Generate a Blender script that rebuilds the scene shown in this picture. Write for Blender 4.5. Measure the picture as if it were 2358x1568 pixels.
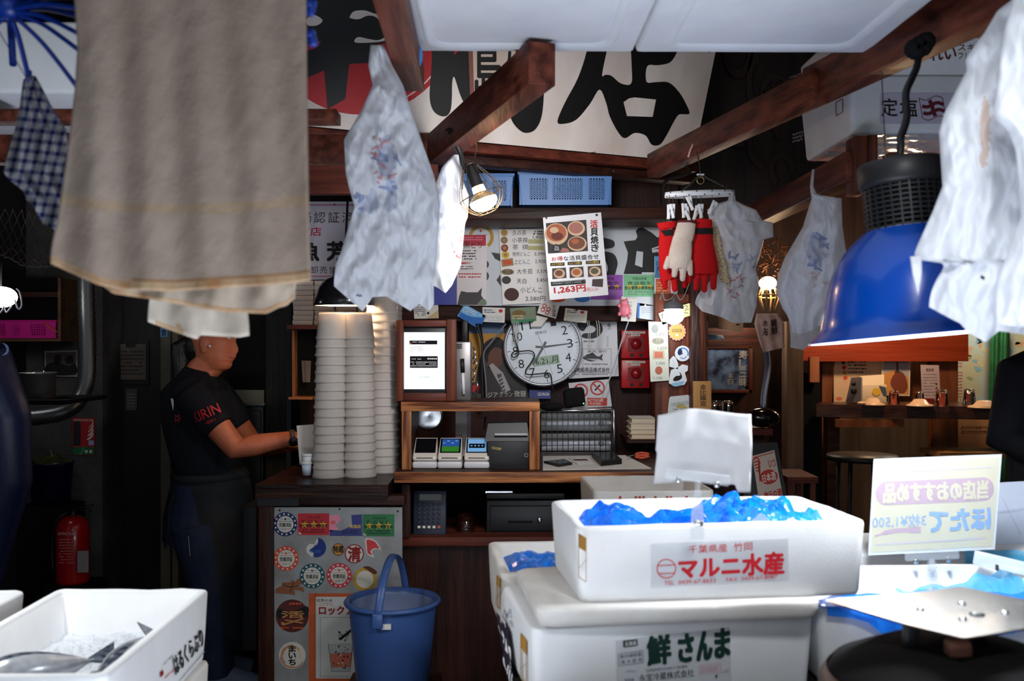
import bpy, bmesh, math, random
from mathutils import Vector as V, Matrix, noise
from math import sin, cos, pi, radians as R
for _o in list(bpy.data.objects): bpy.data.objects.remove(_o)
SC = bpy.context.scene; COL = SC.collection
# ---------------------------------------------------------------- camera, world, exposure, big lights
cam = bpy.data.cameras.new('camera'); CAM = bpy.data.objects.new('camera', cam); COL.objects.link(CAM)
CAM.location = (0, 0, 1.53); CAM.rotation_euler = (R(90), 0, 0)
cam.lens = 35; cam.sensor_width = 36; cam.clip_start = .05
cam.dof.use_dof = True; cam.dof.focus_distance = 4.2; cam.dof.aperture_fstop = 4.0
SC.camera = CAM
SC.view_settings.view_transform = 'Standard'; SC.view_settings.look = 'None'
SC.view_settings.exposure = 0.0; SC.view_settings.gamma = 1
W_ = bpy.data.worlds.new('world'); SC.world = W_; W_.use_nodes = True
W_.node_tree.nodes['Background'].inputs[0].default_value = (.78, .88, 1, 1)
W_.node_tree.nodes['Background'].inputs[1].default_value = .13
def light(kind, name, loc, energy, color=(1, 1, 1), to=None, size=.1, spot=90, blend=.6):
    l = bpy.data.lights.new(name, kind); l.energy = energy; l.color = color
    if kind == 'AREA': l.shape = 'RECTANGLE'; l.size, l.size_y = size if isinstance(size, tuple) else (size, size)
    else: l.shadow_soft_size = size
    if kind == 'SPOT': l.spot_size = R(spot); l.spot_blend = blend
    o = bpy.data.objects.new(name, l); COL.objects.link(o); o.location = loc
    if to is not None: o.rotation_euler = (V(to) - V(loc)).to_track_quat('-Z', 'Y').to_euler()
    return o
light('AREA', 'market_aisle_daylight', (-.2, -1.8, 2.4), 22, (.90, .95, 1), (.1, 3, 1.5), (3.4, 1.6))
light('AREA', 'bounce_fill_below', (.25, .95, .62), 44, (.80, .87, 1), (.3, 1.35, 2.3), (1.8, .7))  # added upward area light standing in for bounce from below
light('SPOT', 'shop_front_lamp', (-1.16, 2.02, 1.70), 32, (.95, .98, 1), (-.9, 2.02, .9), .07, 125)
light('SPOT', 'stall_lamp', (.55, .95, 2.3), 40, (.94, .97, 1), (.45, 2.0, 1.0), .12, 80)
light('SPOT', 'counter_fill_spot', (.14, 2.60, 2.0), 60, (.98, .98, 1), (-.1, 4.6, 1.75), .12, 92, .9)  # added unseen spot brightening the counter wall and cups; no lamp hangs here
# ---------------------------------------------------------------- photograph measuring
F, CX, CY, CZ = 2292.5, 1179.0, 784.0, 1.53
def P(px, py, D): return V(((px - CX) / F * D, D, CZ - (py - CY) / F * D))
class Plane:
    """A real plane in the room; at() gives the point of it seen at a measured place of the photograph."""
    def __init__(s, p, n):
        s.p, s.n = V(p), V(n).normalized()
        if s.n.dot(V((0, 0, CZ)) - s.p) < 0: s.n = -s.n
    def at(s, px, py, off=0):
        d = V(((px - CX) / F, 1, -(py - CY) / F)); o = V((0, 0, CZ))
        t = (s.p - o).dot(s.n) / d.dot(s.n)
        return o + d * t + s.n * off
def front(D): return Plane((0, D, 0), (0, -1, 0))
def plane3(a, b, c): return Plane(a, (V(b) - V(a)).cross(V(c) - V(a)))
# ---------------------------------------------------------------- materials
def lin(c): c /= 255.; return c / 12.92 if c <= .04045 else ((c + .055) / 1.055) ** 2.4
def S(r, g, b): return (lin(r), lin(g), lin(b), 1)
MATS = {}
def mat(name, col, rough=.6, metal=0, spec=.4, bump=0, bscale=60, col2=None, vscale=6, stretch=(1, 1, 1), lo=.35, hi=.7,
        emit=0, trans=0, clear=0, transl=0, alpha=0, detail=4, bstretch=None, coat=0):
    if name in MATS: return MATS[name]
    m = bpy.data.materials.new(name); m.use_nodes = True; nt = m.node_tree; N = nt.nodes; L = nt.links
    b = N['Principled BSDF']; out = N['Material Output']
    b.inputs['Base Color'].default_value = col; b.inputs['Roughness'].default_value = rough
    b.inputs['Metallic'].default_value = metal; b.inputs['Specular IOR Level'].default_value = spec
    b.inputs['Transmission Weight'].default_value = trans; b.inputs['Coat Weight'].default_value = coat
    if emit:
        b.inputs['Emission Color'].default_value = col; b.inputs['Emission Strength'].default_value = emit
    tc = None
    def coords(st):
        nonlocal tc
        if tc is None: tc = N.new('ShaderNodeTexCoord')
        mp = N.new('ShaderNodeMapping'); mp.inputs['Scale'].default_value = st
        L.new(tc.outputs['Object'], mp.inputs['Vector']); return mp.outputs['Vector']
    csock = None
    if col2 is not None:
        n = N.new('ShaderNodeTexNoise'); n.inputs['Scale'].default_value = vscale; n.inputs['Detail'].default_value = detail
        L.new(coords(stretch), n.inputs['Vector'])
        r = N.new('ShaderNodeValToRGB'); r.color_ramp.elements[0].position = lo; r.color_ramp.elements[1].position = hi
        r.color_ramp.elements[0].color = col; r.color_ramp.elements[1].color = col2
        L.new(n.outputs['Fac'], r.inputs['Fac']); csock = r.outputs['Color']; L.new(csock, b.inputs['Base Color'])
        if emit: L.new(csock, b.inputs['Emission Color'])
    if bump:
        n = N.new('ShaderNodeTexNoise'); n.inputs['Scale'].default_value = bscale; n.inputs['Detail'].default_value = 3
        L.new(coords(bstretch or stretch), n.inputs['Vector'])
        bp = N.new('ShaderNodeBump'); bp.inputs['Strength'].default_value = bump; bp.inputs['Distance'].default_value = .01
        L.new(n.outputs['Fac'], bp.inputs['Height']); L.new(bp.outputs['Normal'], b.inputs['Normal'])
    sh = b.outputs['BSDF']
    if transl:
        t = N.new('ShaderNodeBsdfTranslucent'); t.inputs['Color'].default_value = col
        if csock: L.new(csock, t.inputs['Color'])
        x = N.new('ShaderNodeMixShader'); x.inputs[0].default_value = transl
        L.new(sh, x.inputs[1]); L.new(t.outputs[0], x.inputs[2]); sh = x.outputs[0]
    if alpha:
        t = N.new('ShaderNodeBsdfTransparent'); x = N.new('ShaderNodeMixShader'); x.inputs[0].default_value = alpha
        t.inputs['Color'].default_value = (col if clear else (1, 1, 1, 1))
        L.new(sh, x.inputs[1]); L.new(t.outputs[0], x.inputs[2]); sh = x.outputs[0]
    if sh is not b.outputs['BSDF']: L.new(sh, out.inputs['Surface'])
    MATS[name] = m; return m
def wood(name, c1, c2, axis='x', sc=9, rough=.5, bump=.25, lo=.35, hi=.7, spec=.22):
    st = {'x': (.07, 1, 1), 'y': (1, .07, 1), 'z': (1, 1, .07)}[axis]
    return mat(name, c1, rough, col2=c2, vscale=sc * 4, stretch=st, bump=bump, bscale=90, lo=lo, hi=hi, detail=6, spec=spec)
def flat(name, r, g, b, rough=.6, **k): return mat(name, S(r, g, b), rough, **k)
INK = flat('ink_black', 14, 14, 16, .6); WHITE = flat('paper_white', 226, 226, 224, .6)
RED = flat('print_red', 196, 24, 38, .6); PAPER = flat('paper_warm', 226, 220, 208, .7)
DRED = flat('print_dark_red', 140, 20, 24, .6); GREY = flat('print_grey', 120, 122, 126); LGREY = flat('print_light_grey', 178, 180, 184)
NAVY = flat('print_navy', 24, 40, 92); BLUE = flat('print_blue', 60, 120, 190); GREEN = flat('print_green', 40, 130, 80)
YEL = flat('print_yellow', 226, 186, 60); GOLD = flat('print_gold', 190, 146, 50); PINK = flat('print_pink', 232, 140, 160)
ORANGE = flat('print_orange', 214, 84, 40); PURPLE = flat('print_purple', 150, 80, 170); BROWNINK = flat('print_brown', 84, 40, 24)
CREAM = flat('print_cream', 232, 216, 150)
FOAM = mat('white_foam', (.80, .81, .82, 1), .75, bump=.10, bscale=330, col2=(.74, .75, .76, 1), vscale=9, spec=.2)
FOAMD = mat('aged_foam', (.68, .66, .63, 1), .8, bump=.12, bscale=300, col2=(.55, .52, .48, 1), vscale=7, spec=.2)
DWOOD = wood('dark_wood', (.014, .0045, .003, 1), (.05, .014, .008, 1), 'x')
DWOODZ = wood('dark_wood_upright', (.014, .0045, .003, 1), (.055, .016, .009, 1), 'z')
RWOODX = wood('red_brown_beam', (.055, .011, .006, 1), (.22, .055, .028, 1), 'y', 8)
RWOOD = wood('red_brown_board', (.06, .013, .008, 1), (.16, .036, .020, 1), 'x', 8)
RWOODZ = wood('red_brown_post', (.065, .016, .009, 1), (.20, .055, .026, 1), 'z', 8)
OWOOD = wood('worn_orange_wood', (.11, .030, .012, 1), (.62, .25, .09, 1), 'x', 9, .45, .4, .38, .66)
OWOODZ = wood('worn_orange_upright', (.11, .030, .012, 1), (.62, .25, .09, 1), 'z', 9, .45, .4, .38, .66)
BLACK = mat('black_plastic', (.010, .010, .011, 1), .45); MBLACK = mat('matte_black', (.006, .006, .007, 1), .8, spec=.15)
STEEL = mat('steel', (.6, .61, .62, 1), .28, 1, bump=.05, bscale=30); WIRE = mat('dark_wire', (.10, .085, .07, 1), .45, .8)
BLUEP = mat('blue_basket_plastic', S(50, 112, 178), .4, transl=.1); WPLAST = mat('white_plastic', S(228, 230, 232), .35)
CLEAR = mat('clear_acrylic', (.7, .73, .78, 1), .08, spec=.6, alpha=.82); GLASS = mat('drinking_glass', (1, 1, 1, 1), .03, trans=1)
FILM = mat('blue_film', S(0, 132, 240), .14, spec=.7, transl=.5, alpha=.12, bump=.3, bscale=30)
BAG = mat('white_bag_plastic', (.84, .86, .90, 1), .42, transl=.4, alpha=.06, bump=.5, bscale=26, spec=.35)
BAGBLUE = mat('bag_blue_print', S(160, 170, 202), .45, transl=.35, bump=.5, bscale=26)
BAGRED = mat('bag_red_print', S(216, 160, 164), .45, transl=.35, bump=.5, bscale=26)
BAGPALE = mat('bag_pale_blue_print', S(196, 202, 218), .45, transl=.35, bump=.5, bscale=26); BAGPINK = mat('bag_pale_red_print', S(222, 196, 196), .45, transl=.35)
# ---------------------------------------------------------------- mesh builder
WL = {}
_tx = {}
def text_mesh(s, bold):
    k = (s, bold)
    if k not in _tx:
        c = bpy.data.curves.new('t', 'FONT'); c.body = s; c.resolution_u = 2; c.offset = bold
        o = bpy.data.objects.new('t', c); COL.objects.link(o)
        dg = bpy.context.evaluated_depsgraph_get(); me = bpy.data.meshes.new_from_object(o.evaluated_get(dg))
        vs = [(v.co.x, v.co.y) for v in me.vertices]; fs = [tuple(p.vertices) for p in me.polygons]
        bpy.data.objects.remove(o); bpy.data.curves.remove(c); bpy.data.meshes.remove(me)
        if not vs: vs = [(0, 0), (1, 1)]
        x0 = min(v[0] for v in vs); x1 = max(v[0] for v in vs); y0 = min(v[1] for v in vs); y1 = max(v[1] for v in vs)
        _tx[k] = ([((x - x0) / max(1e-6, x1 - x0), (y1 - y) / max(1e-6, y1 - y0)) for x, y in vs], fs)
    return _tx[k]
def smoothpts(pts, n=6, closed=False):
    out = []; k = len(pts); rng = range(k if closed else k - 1)
    for i in rng:
        g = (lambda j: pts[j % k]) if closed else (lambda j: pts[max(0, min(k - 1, j))])
        a, b, c, d = [V(g(i + j)) for j in (-1, 0, 1, 2)]
        for t in range(n):
            t /= n
            out.append(.5 * ((2 * b) + (c - a) * t + (2 * a - 5 * b + 4 * c - d) * t * t + (3 * b - a - 3 * c + d) * t ** 3))
    if not closed: out.append(V(pts[-1]))
    return out
LV = .0007
class MB:
    def __init__(s): s.v, s.f, s.m, s.s, s.mats = [], [], [], [], []
    def mi(s, m):
        if m not in s.mats: s.mats.append(m)
        return s.mats.index(m)
    def add(s, vs, fs, m, smooth=False):
        o = len(s.v); s.v += [V(v) for v in vs]; i = s.mi(m)
        for f in fs: s.f.append([o + j for j in f]); s.m.append(i); s.s.append(smooth)
        return s
    def box(s, c, size, m, rot=None, bev=0, seg=2):
        if bev:
            b = bmesh.new(); bmesh.ops.create_cube(b, size=1)
            for v in b.verts: v.co = V((v.co.x * size[0], v.co.y * size[1], v.co.z * size[2]))
            bmesh.ops.bevel(b, geom=b.edges[:], offset=bev, segments=seg, affect='EDGES', profile=.5)
            vs = [v.co.copy() for v in b.verts]; b.verts.index_update(); fs = [[v.index for v in f.verts] for f in b.faces]; b.free()
        else:
            x, y, z = [a / 2 for a in size]
            vs = [V(p) for p in ((-x, -y, -z), (x, -y, -z), (x, y, -z), (-x, y, -z), (-x, -y, z), (x, -y, z), (x, y, z), (-x, y, z))]
            fs = [(3, 2, 1, 0), (4, 5, 6, 7), (0, 1, 5, 4), (1, 2, 6, 5), (2, 3, 7, 6), (3, 0, 4, 7)]
        if rot is not None: vs = [rot @ v for v in vs]
        return s.add([v + V(c) for v in vs], fs, m, bool(bev))
    def hexa(s, a, b, m, smooth=False):   # two matching quads
        return s.add(list(a) + list(b), [(3, 2, 1, 0), (4, 5, 6, 7), (0, 1, 5, 4), (1, 2, 6, 5), (2, 3, 7, 6), (3, 0, 4, 7)], m, smooth)
    def bx(s, x0, x1, y0, y1, z0, z1, m, bev=0):
        return s.box(((x0 + x1) / 2, (y0 + y1) / 2, (z0 + z1) / 2), (abs(x1 - x0), abs(y1 - y0), abs(z1 - z0)), m, None, bev)
    def fbox(s, px0, py0, px1, py1, D, depth, m, bev=0):  # box whose front face at distance D is measured in the photograph
        a, b = P(px0, py0, D), P(px1, py1, D)
        return s.bx(a.x, b.x, D, D + depth, b.z, a.z, m, bev)
    def beam(s, p, q, w, h, m, bev=.003):
        p, q = V(p), V(q); d = q - p
        return s.box((p + q) / 2, (w, d.length, h), m, d.to_track_quat('Y', 'Z').to_matrix(), bev)
    def tube(s, pts, r, m, seg=8, caps=True, closed=False, smooth=True, flat=1, up=None):
        pts = [V(p) for p in pts]; n = len(pts); rs = r if isinstance(r, (list, tuple)) else [r] * n
        vs, fs = [], []; prev = None
        for i, p in enumerate(pts):
            if closed: t = pts[(i + 1) % n] - pts[i - 1]
            else: t = pts[min(i + 1, n - 1)] - pts[max(i - 1, 0)]
            t = t.normalized() if t.length > 1e-9 else V((0, 0, 1))
            if prev is None:
                ref = V(up) if up else (V((0, 0, 1)) if abs(t.z) < .9 else V((1, 0, 0)))
                a = t.cross(ref).normalized()
            else:
                a = prev - t * prev.dot(t); a = a.normalized() if a.length > 1e-6 else t.orthogonal().normalized()
            prev = a; b = t.cross(a)
            for k in range(seg):
                th = 2 * pi * k / seg; vs.append(p + (a * cos(th) + b * sin(th) * flat) * rs[i])
        for i in range(n if closed else n - 1):
            j = (i + 1) % n
            for k in range(seg):
                l = (k + 1) % seg; fs.append((i * seg + k, i * seg + l, j * seg + l, j * seg + k))
        if caps and not closed: fs += [tuple(range(seg))[::-1], tuple(range((n - 1) * seg, n * seg))]
        return s.add(vs, fs, m, smooth)
    def lathe(s, prof, c, m, seg=32, M=None, smooth=True, close=False):
        vs, fs = [], []; n = len(prof); c = V(c)
        for r, z in prof:
            for k in range(seg):
                th = 2 * pi * k / seg; v = V((r * cos(th), r * sin(th), z)); vs.append((M @ v if M else v) + c)
        for i in range(n if close else n - 1):
            j = (i + 1) % n
            for k in range(seg):
                l = (k + 1) % seg; fs.append((i * seg + k, i * seg + l, j * seg + l, j * seg + k))
        return s.add(vs, fs, m, smooth)
    def ball(s, c, r, m, seg=16, M=None):
        r = r if isinstance(r, (tuple, list)) else (r, r, r); vs, fs = [], []; h = seg // 2
        for i in range(h + 1):
            a = pi * i / h
            for k in range(seg):
                t = 2 * pi * k / seg; v = V((r[0] * sin(a) * cos(t), r[1] * sin(a) * sin(t), r[2] * cos(a))); vs.append((M @ v if M else v) + V(c))
        for i in range(h):
            for k in range(seg):
                l = (k + 1) % seg; fs.append((i * seg + k, (i + 1) * seg + k, (i + 1) * seg + l, i * seg + l))
        return s.add(vs, fs, m, True)
    def grid(s, fn, nu, nv, m, thick=0, matfn=None, smooth=True, closed=False):
        vs = [V(fn(i / nu, j / nv)) for j in range(nv + 1) for i in range(nu + 1)]; w = nu + 1
        fs = [(j * w + i, j * w + i + 1, (j + 1) * w + i + 1, (j + 1) * w + i) for j in range(nv) for i in range(nu)]
        o = len(s.f); s.add(vs, fs, m, smooth)
        if matfn:
            for k in range(len(fs)):
                mm = matfn((k % nu + .5) / nu, (k // nu + .5) / nv)
                if mm: s.m[o + k] = s.mi(mm)
        if thick:
            b = [v + V((0, thick, 0)) for v in vs]; n = len(vs)
            fs2 = [tuple(reversed(f)) for f in fs]
            s.add(b, fs2, m, smooth)
            base = len(s.v) - 2 * n; i0 = s.mi(m)
            ring = [i for i in range(w)] + [j * w + nu for j in range(1, nv + 1)] + [nv * w + i for i in range(nu - 1, -1, -1)] + [j * w for j in range(nv - 1, 0, -1)]
            for k in range(len(ring)):
                a, c = ring[k], ring[(k + 1) % len(ring)]
                s.f.append([base + c, base + a, base + n + a, base + n + c]); s.m.append(i0); s.s.append(smooth)
        return s
    # --- printing on planes, measured in the photograph
    def slab(s, pl, quad, th, m):
        a = [pl.at(*q) for q in quad]; b = [v - pl.n * th for v in a]; return s.hexa(b, a, m)
    def pp(s, pl, pts, m, lv=1):
        return s.add([pl.at(x, y, LV * lv) for x, y in pts], [tuple(range(len(pts)))], m)
    def sp(s, pl, pts, m, lv=1, n=5):
        return s.pp(pl, [(p.x, p.y) for p in smoothpts([(x, y, 0) for x, y in pts], n, True)], m, lv)
    def rc(s, pl, x0, y0, x1, y1, m, lv=1): return s.pp(pl, [(x0, y0), (x1, y0), (x1, y1), (x0, y1)], m, lv)
    def frame(s, pl, x0, y0, x1, y1, w, m, lv=1):
        for a in ((x0, y0, x1, y0 + w), (x0, y1 - w, x1, y1), (x0, y0, x0 + w, y1), (x1 - w, y0, x1, y1)): s.rc(pl, *a, m, lv)
        return s
    def el(s, pl, x, y, rx, ry, m, lv=1, n=28, rot=0):
        c, d = cos(rot), sin(rot)
        return s.pp(pl, [(x + rx * cos(2 * pi * k / n) * c - ry * sin(2 * pi * k / n) * d, y + rx * cos(2 * pi * k / n) * d + ry * sin(2 * pi * k / n) * c) for k in range(n)], m, lv)
    def ring(s, pl, x, y, r, w, m, lv=1, n=36, ry=None, a0=0, a1=2 * pi):
        ry = ry or r; k = ry / r; vs, fs = [], []
        for i in range(n + 1):
            a = a0 + (a1 - a0) * i / n
            for q in (r, r - w): vs.append(pl.at(x + q * cos(a), y + q * k * sin(a), LV * lv))
        return s.add(vs, [(2 * i, 2 * i + 1, 2 * i + 3, 2 * i + 2) for i in range(n)], m)
    def ln(s, pl, pts, w, m, lv=1, sm=0):
        if sm: pts = [(p.x, p.y) for p in smoothpts([(x, y, 0) for x, y in pts], sm)]
        vs, fs = [], []; n = len(pts); ws = w if isinstance(w, list) else [w] * n
        if len(ws) != n: ws = [ws[min(len(ws) - 1, int(i * (len(ws) - 1) / (n - 1) + .5))] for i in range(n)]
        for i, (x, y) in enumerate(pts):
            a, b = pts[max(0, i - 1)], pts[min(n - 1, i + 1)]; dx, dy = b[0] - a[0], b[1] - a[1]; l = math.hypot(dx, dy) or 1
            for q in (-.5, .5): vs.append(pl.at(x - dy / l * ws[i] * q, y + dx / l * ws[i] * q, LV * lv))
        return s.add(vs, [(2 * i, 2 * i + 1, 2 * i + 3, 2 * i + 2) for i in range(n - 1)], m)
    def tx(s, pl, t, q, m, lv=1, bold=0.0, mirror=False):
        """text into a box (x0,y0,x1,y1) or a quad of four corners (tl,tr,br,bl)"""
        vs, fs = text_mesh(t, 0 if bold > 0 else bold)
        if len(q) == 4 and not isinstance(q[0], tuple): q = [(q[0], q[1]), (q[2], q[1]), (q[2], q[3]), (q[0], q[3])]
        o = []
        for u, v in vs:
            if mirror: u = 1 - u
            x = (q[0][0] * (1 - u) + q[1][0] * u) * (1 - v) + (q[3][0] * (1 - u) + q[2][0] * u) * v
            y = (q[0][1] * (1 - u) + q[1][1] * u) * (1 - v) + (q[3][1] * (1 - u) + q[2][1] * u) * v
            o.append((x, y))
        if bold <= .012: return s.add([pl.at(x, y, LV * lv) for x, y in o], fs, m)
        hh = math.hypot(q[3][0] - q[0][0], q[3][1] - q[0][1]) * bold * .85
        for i, (dx, dy) in enumerate(((-1, -.7), (1, -.7), (1, .7), (-1, .7), (0, 0), (0, 1), (0, -1)) if bold > .035 else ((-.7, 0), (.7, 0), (0, .7), (0, -.7))):
            s.add([pl.at(x + dx * hh, y + dy * hh, LV * lv + .00002 * i) for x, y in o], fs, m)
        return s
    def vt(s, pl, t, x0, y0, x1, y1, m, lv=1, bold=0, gap=.12, slant=0):
        h = (y1 - y0) / len(t)
        for i, ch in enumerate(t):
            dx = slant * i
            s.tx(pl, ch, (x0 + dx, y0 + h * (i + gap / 2), x1 + dx, y0 + h * (i + 1 - gap / 2)), m, lv, bold)
        return s
    def scrib(s, pl, x0, y0, x1, y1, rows, m, lv=1, seed=0, fill=.45, dy=0):
        """rows of unreadable small print"""
        g = random.Random(seed); h = (y1 - y0) / rows
        for i in range(rows):
            x = x0; y = y0 + h * (i + .2)
            while x < x1:
                w = g.uniform(.5, 1.3) * h * .7; e = min(x1, x + w); yy = y + dy * (x - x0)
                if g.random() < .88: s.rc(pl, x, yy, e, yy + h * fill * g.uniform(.7, 1), m, lv)
                x = e + h * .16
        return s
    def blob(s, c, rr, m, seg=24, seed=0, amp=.25, fr=6, M=None):
        k = len(s.v); s.ball(c, rr, m, seg, M)
        for i in range(k, len(s.v)):
            d = s.v[i] - V(c); q = noise.noise(d * fr + V((seed, seed * 2, 0))); s.v[i] = V(c) + d * (1 + amp * q)
        return s
    def build(s, name, parent=None, label=None, cat=None, group=None, kind=None, base=None, remesh=0, smooth=0, decimate=0):
        lo = V((min(v.x for v in s.v), min(v.y for v in s.v), min(v.z for v in s.v)))
        hi = V((max(v.x for v in s.v), max(v.y for v in s.v), max(v.z for v in s.v)))
        b = V(base) if base is not None else V(((lo.x + hi.x) / 2, (lo.y + hi.y) / 2, lo.z))
        me = bpy.data.meshes.new(name); me.from_pydata([v - b for v in s.v], [], s.f)
        for m in s.mats: me.materials.append(m)
        me.polygons.foreach_set('material_index', s.m); me.polygons.foreach_set('use_smooth', s.s); me.update()
        o = bpy.data.objects.new(name, me); COL.objects.link(o)
        o.location = b - (WL[parent.name] if parent else V()); WL[o.name] = b
        if parent: o.parent = parent
        if remesh:
            r = o.modifiers.new('r', 'REMESH'); r.mode = 'VOXEL'; r.voxel_size = remesh; r.use_smooth_shade = True
            if smooth: q = o.modifiers.new('s', 'SMOOTH'); q.iterations = smooth
            if decimate: q = o.modifiers.new('d', 'DECIMATE'); q.ratio = decimate
            dg = bpy.context.evaluated_depsgraph_get(); n = bpy.data.meshes.new_from_object(o.evaluated_get(dg))
            o.modifiers.clear(); o.data = n; n.name = name
            if not n.materials: n.materials.append(s.mats[0])
        return props(o, label, cat, group, kind)
def props(o, label=None, cat=None, group=None, kind=None):
    for k, v in (('label', label), ('category', cat), ('group', group), ('kind', kind)):
        if v: o[k] = v
    return o
def thing(name, label, cat, loc, group=None):
    o = bpy.data.objects.new(name, None); COL.objects.link(o); o.location = loc; WL[o.name] = V(loc)
    o.empty_display_size = .05
    return props(o, label, cat, group)
def dup(o, loc, label=None, rotz=0, scale=None, parent=None):
    c = o.copy(); COL.objects.link(c)
    if parent is not None: c.parent = parent
    else:
        c.location = loc; c.rotation_euler = (0, 0, rotz); WL[c.name] = V(loc)
        if scale: c.scale = scale
        if label: c['label'] = label
    for k in list(o.children): dup(k, None, parent=c)
    return c
def poly_at(pts, y, col):
    for i in range(len(pts) - 1):
        a, b = pts[i], pts[i + 1]
        if y <= b[0]: t = (y - a[0]) / max(1e-6, b[0] - a[0]); return a[col] + (b[col] - a[col]) * max(0, min(1, t))
    return pts[-1][col]
# ================================================================= the setting
GROUND = mat('wet_concrete', (.03, .029, .028, 1), .35, bump=.3, bscale=40, col2=(.06, .055, .05, 1), vscale=4)
MB().bx(-3.2, 4.2, -.6, 9, -.1, 0, GROUND).build('floor', kind='structure')
MB().bx(-3.2, 4.2, 1.0, 9, 3.15, 3.25, MBLACK).build('ceiling', kind='structure')
WALLL = mat('dark_wall', (.012, .010, .010, 1), .7, col2=(.030, .024, .022, 1), vscale=3, bump=.2, bscale=20)  # near-black base colour with random mottling
MB().bx(-3.2, -3.0, .8, 9, 0, 3.15, WALLL).build('wall_left', kind='structure')
MB().bx(4.0, 4.2, .8, 9, 0, 3.15, WALLL).build('wall_right', kind='structure')
m = MB(); m.bx(-3.0, -1.02, 5.3, 5.5, 0, 3.15, WALLL); m.build('wall_back_left', kind='structure')
PLY = wood('red_plywood', (.020, .0045, .0035, 1), (.040, .010, .007, 1), 'z', 5, .45, .12)
PLY2 = wood('dark_plywood', (.012, .008, .007, 1), (.030, .016, .012, 1), 'z', 5, .5, .12)
MB().bx(-1.02, .74, 4.8, 4.9, 0, 3.15, PLY).build('wall_back', kind='structure')
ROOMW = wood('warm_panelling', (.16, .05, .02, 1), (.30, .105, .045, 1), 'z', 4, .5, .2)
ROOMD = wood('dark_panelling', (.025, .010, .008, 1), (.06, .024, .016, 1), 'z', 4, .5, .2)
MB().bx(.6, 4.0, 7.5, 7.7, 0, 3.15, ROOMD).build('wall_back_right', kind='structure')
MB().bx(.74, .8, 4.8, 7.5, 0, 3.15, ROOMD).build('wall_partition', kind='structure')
# left-hand wall strip, door and jamb
CONC = mat('stained_concrete', (.045, .040, .037, 1), .85, col2=(.085, .075, .068, 1), vscale=7, bump=.4, bscale=50)
m = MB(); m.fbox(60, 250, 236, 1600, 4.95, .3, CONC); m.build('wall_pier', kind='structure')
DOORM = mat('black_painted_door', (.008, .007, .007, 1), .5, col2=(.016, .013, .013, 1), vscale=5)
pd = front(5.2)
m = MB(); m.fbox(240, 500, 376, 1560, 5.2, .06, DOORM)
dr = m.build('door_1', kind='structure')
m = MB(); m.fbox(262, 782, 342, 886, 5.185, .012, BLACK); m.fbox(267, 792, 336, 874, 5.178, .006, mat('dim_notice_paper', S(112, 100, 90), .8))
m.scrib(front(5.177), 272, 806, 330, 866, 7, flat('notice_print', 48, 42, 38)); m.rc(front(5.177), 290, 786, 312, 800, BLACK, 2)
m.build('notice_frame', label='notice sheet in black frame on the dark door', cat='notice')
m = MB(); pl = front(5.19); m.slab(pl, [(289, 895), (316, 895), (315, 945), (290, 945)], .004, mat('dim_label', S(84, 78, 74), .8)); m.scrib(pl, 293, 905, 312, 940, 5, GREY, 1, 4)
m.build('paper_label', label='small paper label low on the dark door', cat='label')
JAMB = mat('khaki_steel_jamb', (.10, .09, .065, 1), .5, col2=(.14, .12, .09, 1), vscale=6)
m = MB(); m.fbox(370, 560, 410, 1560, 5.15, .12, JAMB); m.fbox(392, 560, 396, 1560, 5.145, .02, DOORM); m.build('door_frame', kind='structure')
m = MB(); pl = front(5.14); m.slab(pl, [(369, 754), (386, 754), (386, 776), (369, 776)], .003, flat('sticker_blue', 96, 150, 196)); m.tx(pl, '食', (371, 757, 384, 774), INK, 1, .02)
m.build('blue_sticker', label='little blue sticker with black character on the khaki door jamb', cat='sticker')
m = MB(); m.ball(P(407, 955, 5.1), .02, STEEL); m.tube([P(396, 972, 5.1), P(398, 952, 5.06), P(410, 930, 5.06)], .008, STEEL); m.tube([P(378, 972, 5.08), P(404, 972, 5.08)], .010, STEEL)
m.build('door_handle', parent=dr)
# ---------------------------------------------------------------- the big post right of the wall
m = MB(); m.fbox(1508, 676, 1594, 1500, 4.55, .12, RWOODZ, .004); m.build('pillar', kind='structure')
DPOST = wood('dark_worn_post', (.022, .006, .004, 1), (.16, .045, .022, 1), 'z', 7, .45, .4, .45, .75)
m = MB(); m.fbox(1592, 640, 1629, 1500, 4.48, .2, DPOST, .004); m.build('pillar_post', kind='structure')
# rail across the wall with the cards, beams above
m = MB(); m.fbox(905, 700, 1632, 740, 4.62, .12, DWOOD, .004); m.build('beam_rail', kind='structure')
m = MB(); m.fbox(1000, 477, 1545, 505, 4.15, .3, DWOOD, .004); m.build('shelf_plank', kind='structure')
# wall above the shelf, under the sign
m = MB(); a, b = P(600, 312, 3.62), P(1000, 312, 3.62)
m.bx(-1.0, -.28, 3.75, 3.8, P(0, 446, 3.75).z, P(0, 306, 3.75).z, RWOOD); m.build('trim_1', kind='structure')
A, B_ = P(620, 282, 3.52), P(1596, 374, 4.3)
UD = (B_ - A); UD.z = 0; UL = UD.length; UD.normalize(); ND = V((UD.y, -UD.x, 0))
def onsign(t, dz, off): return A + UD * t + V((0, 0, dz)) + ND * off
m = MB()
m.beam(onsign(-.1, -.022, -.05), onsign(UL + .02, -.022, -.05), .10, .038, RWOOD)
m.beam(onsign(.45, -.068, -.06), onsign(UL + .02, -.068, -.06), .08, .034, DWOOD)
m.build('beam_under_sign', kind='structure')
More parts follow.
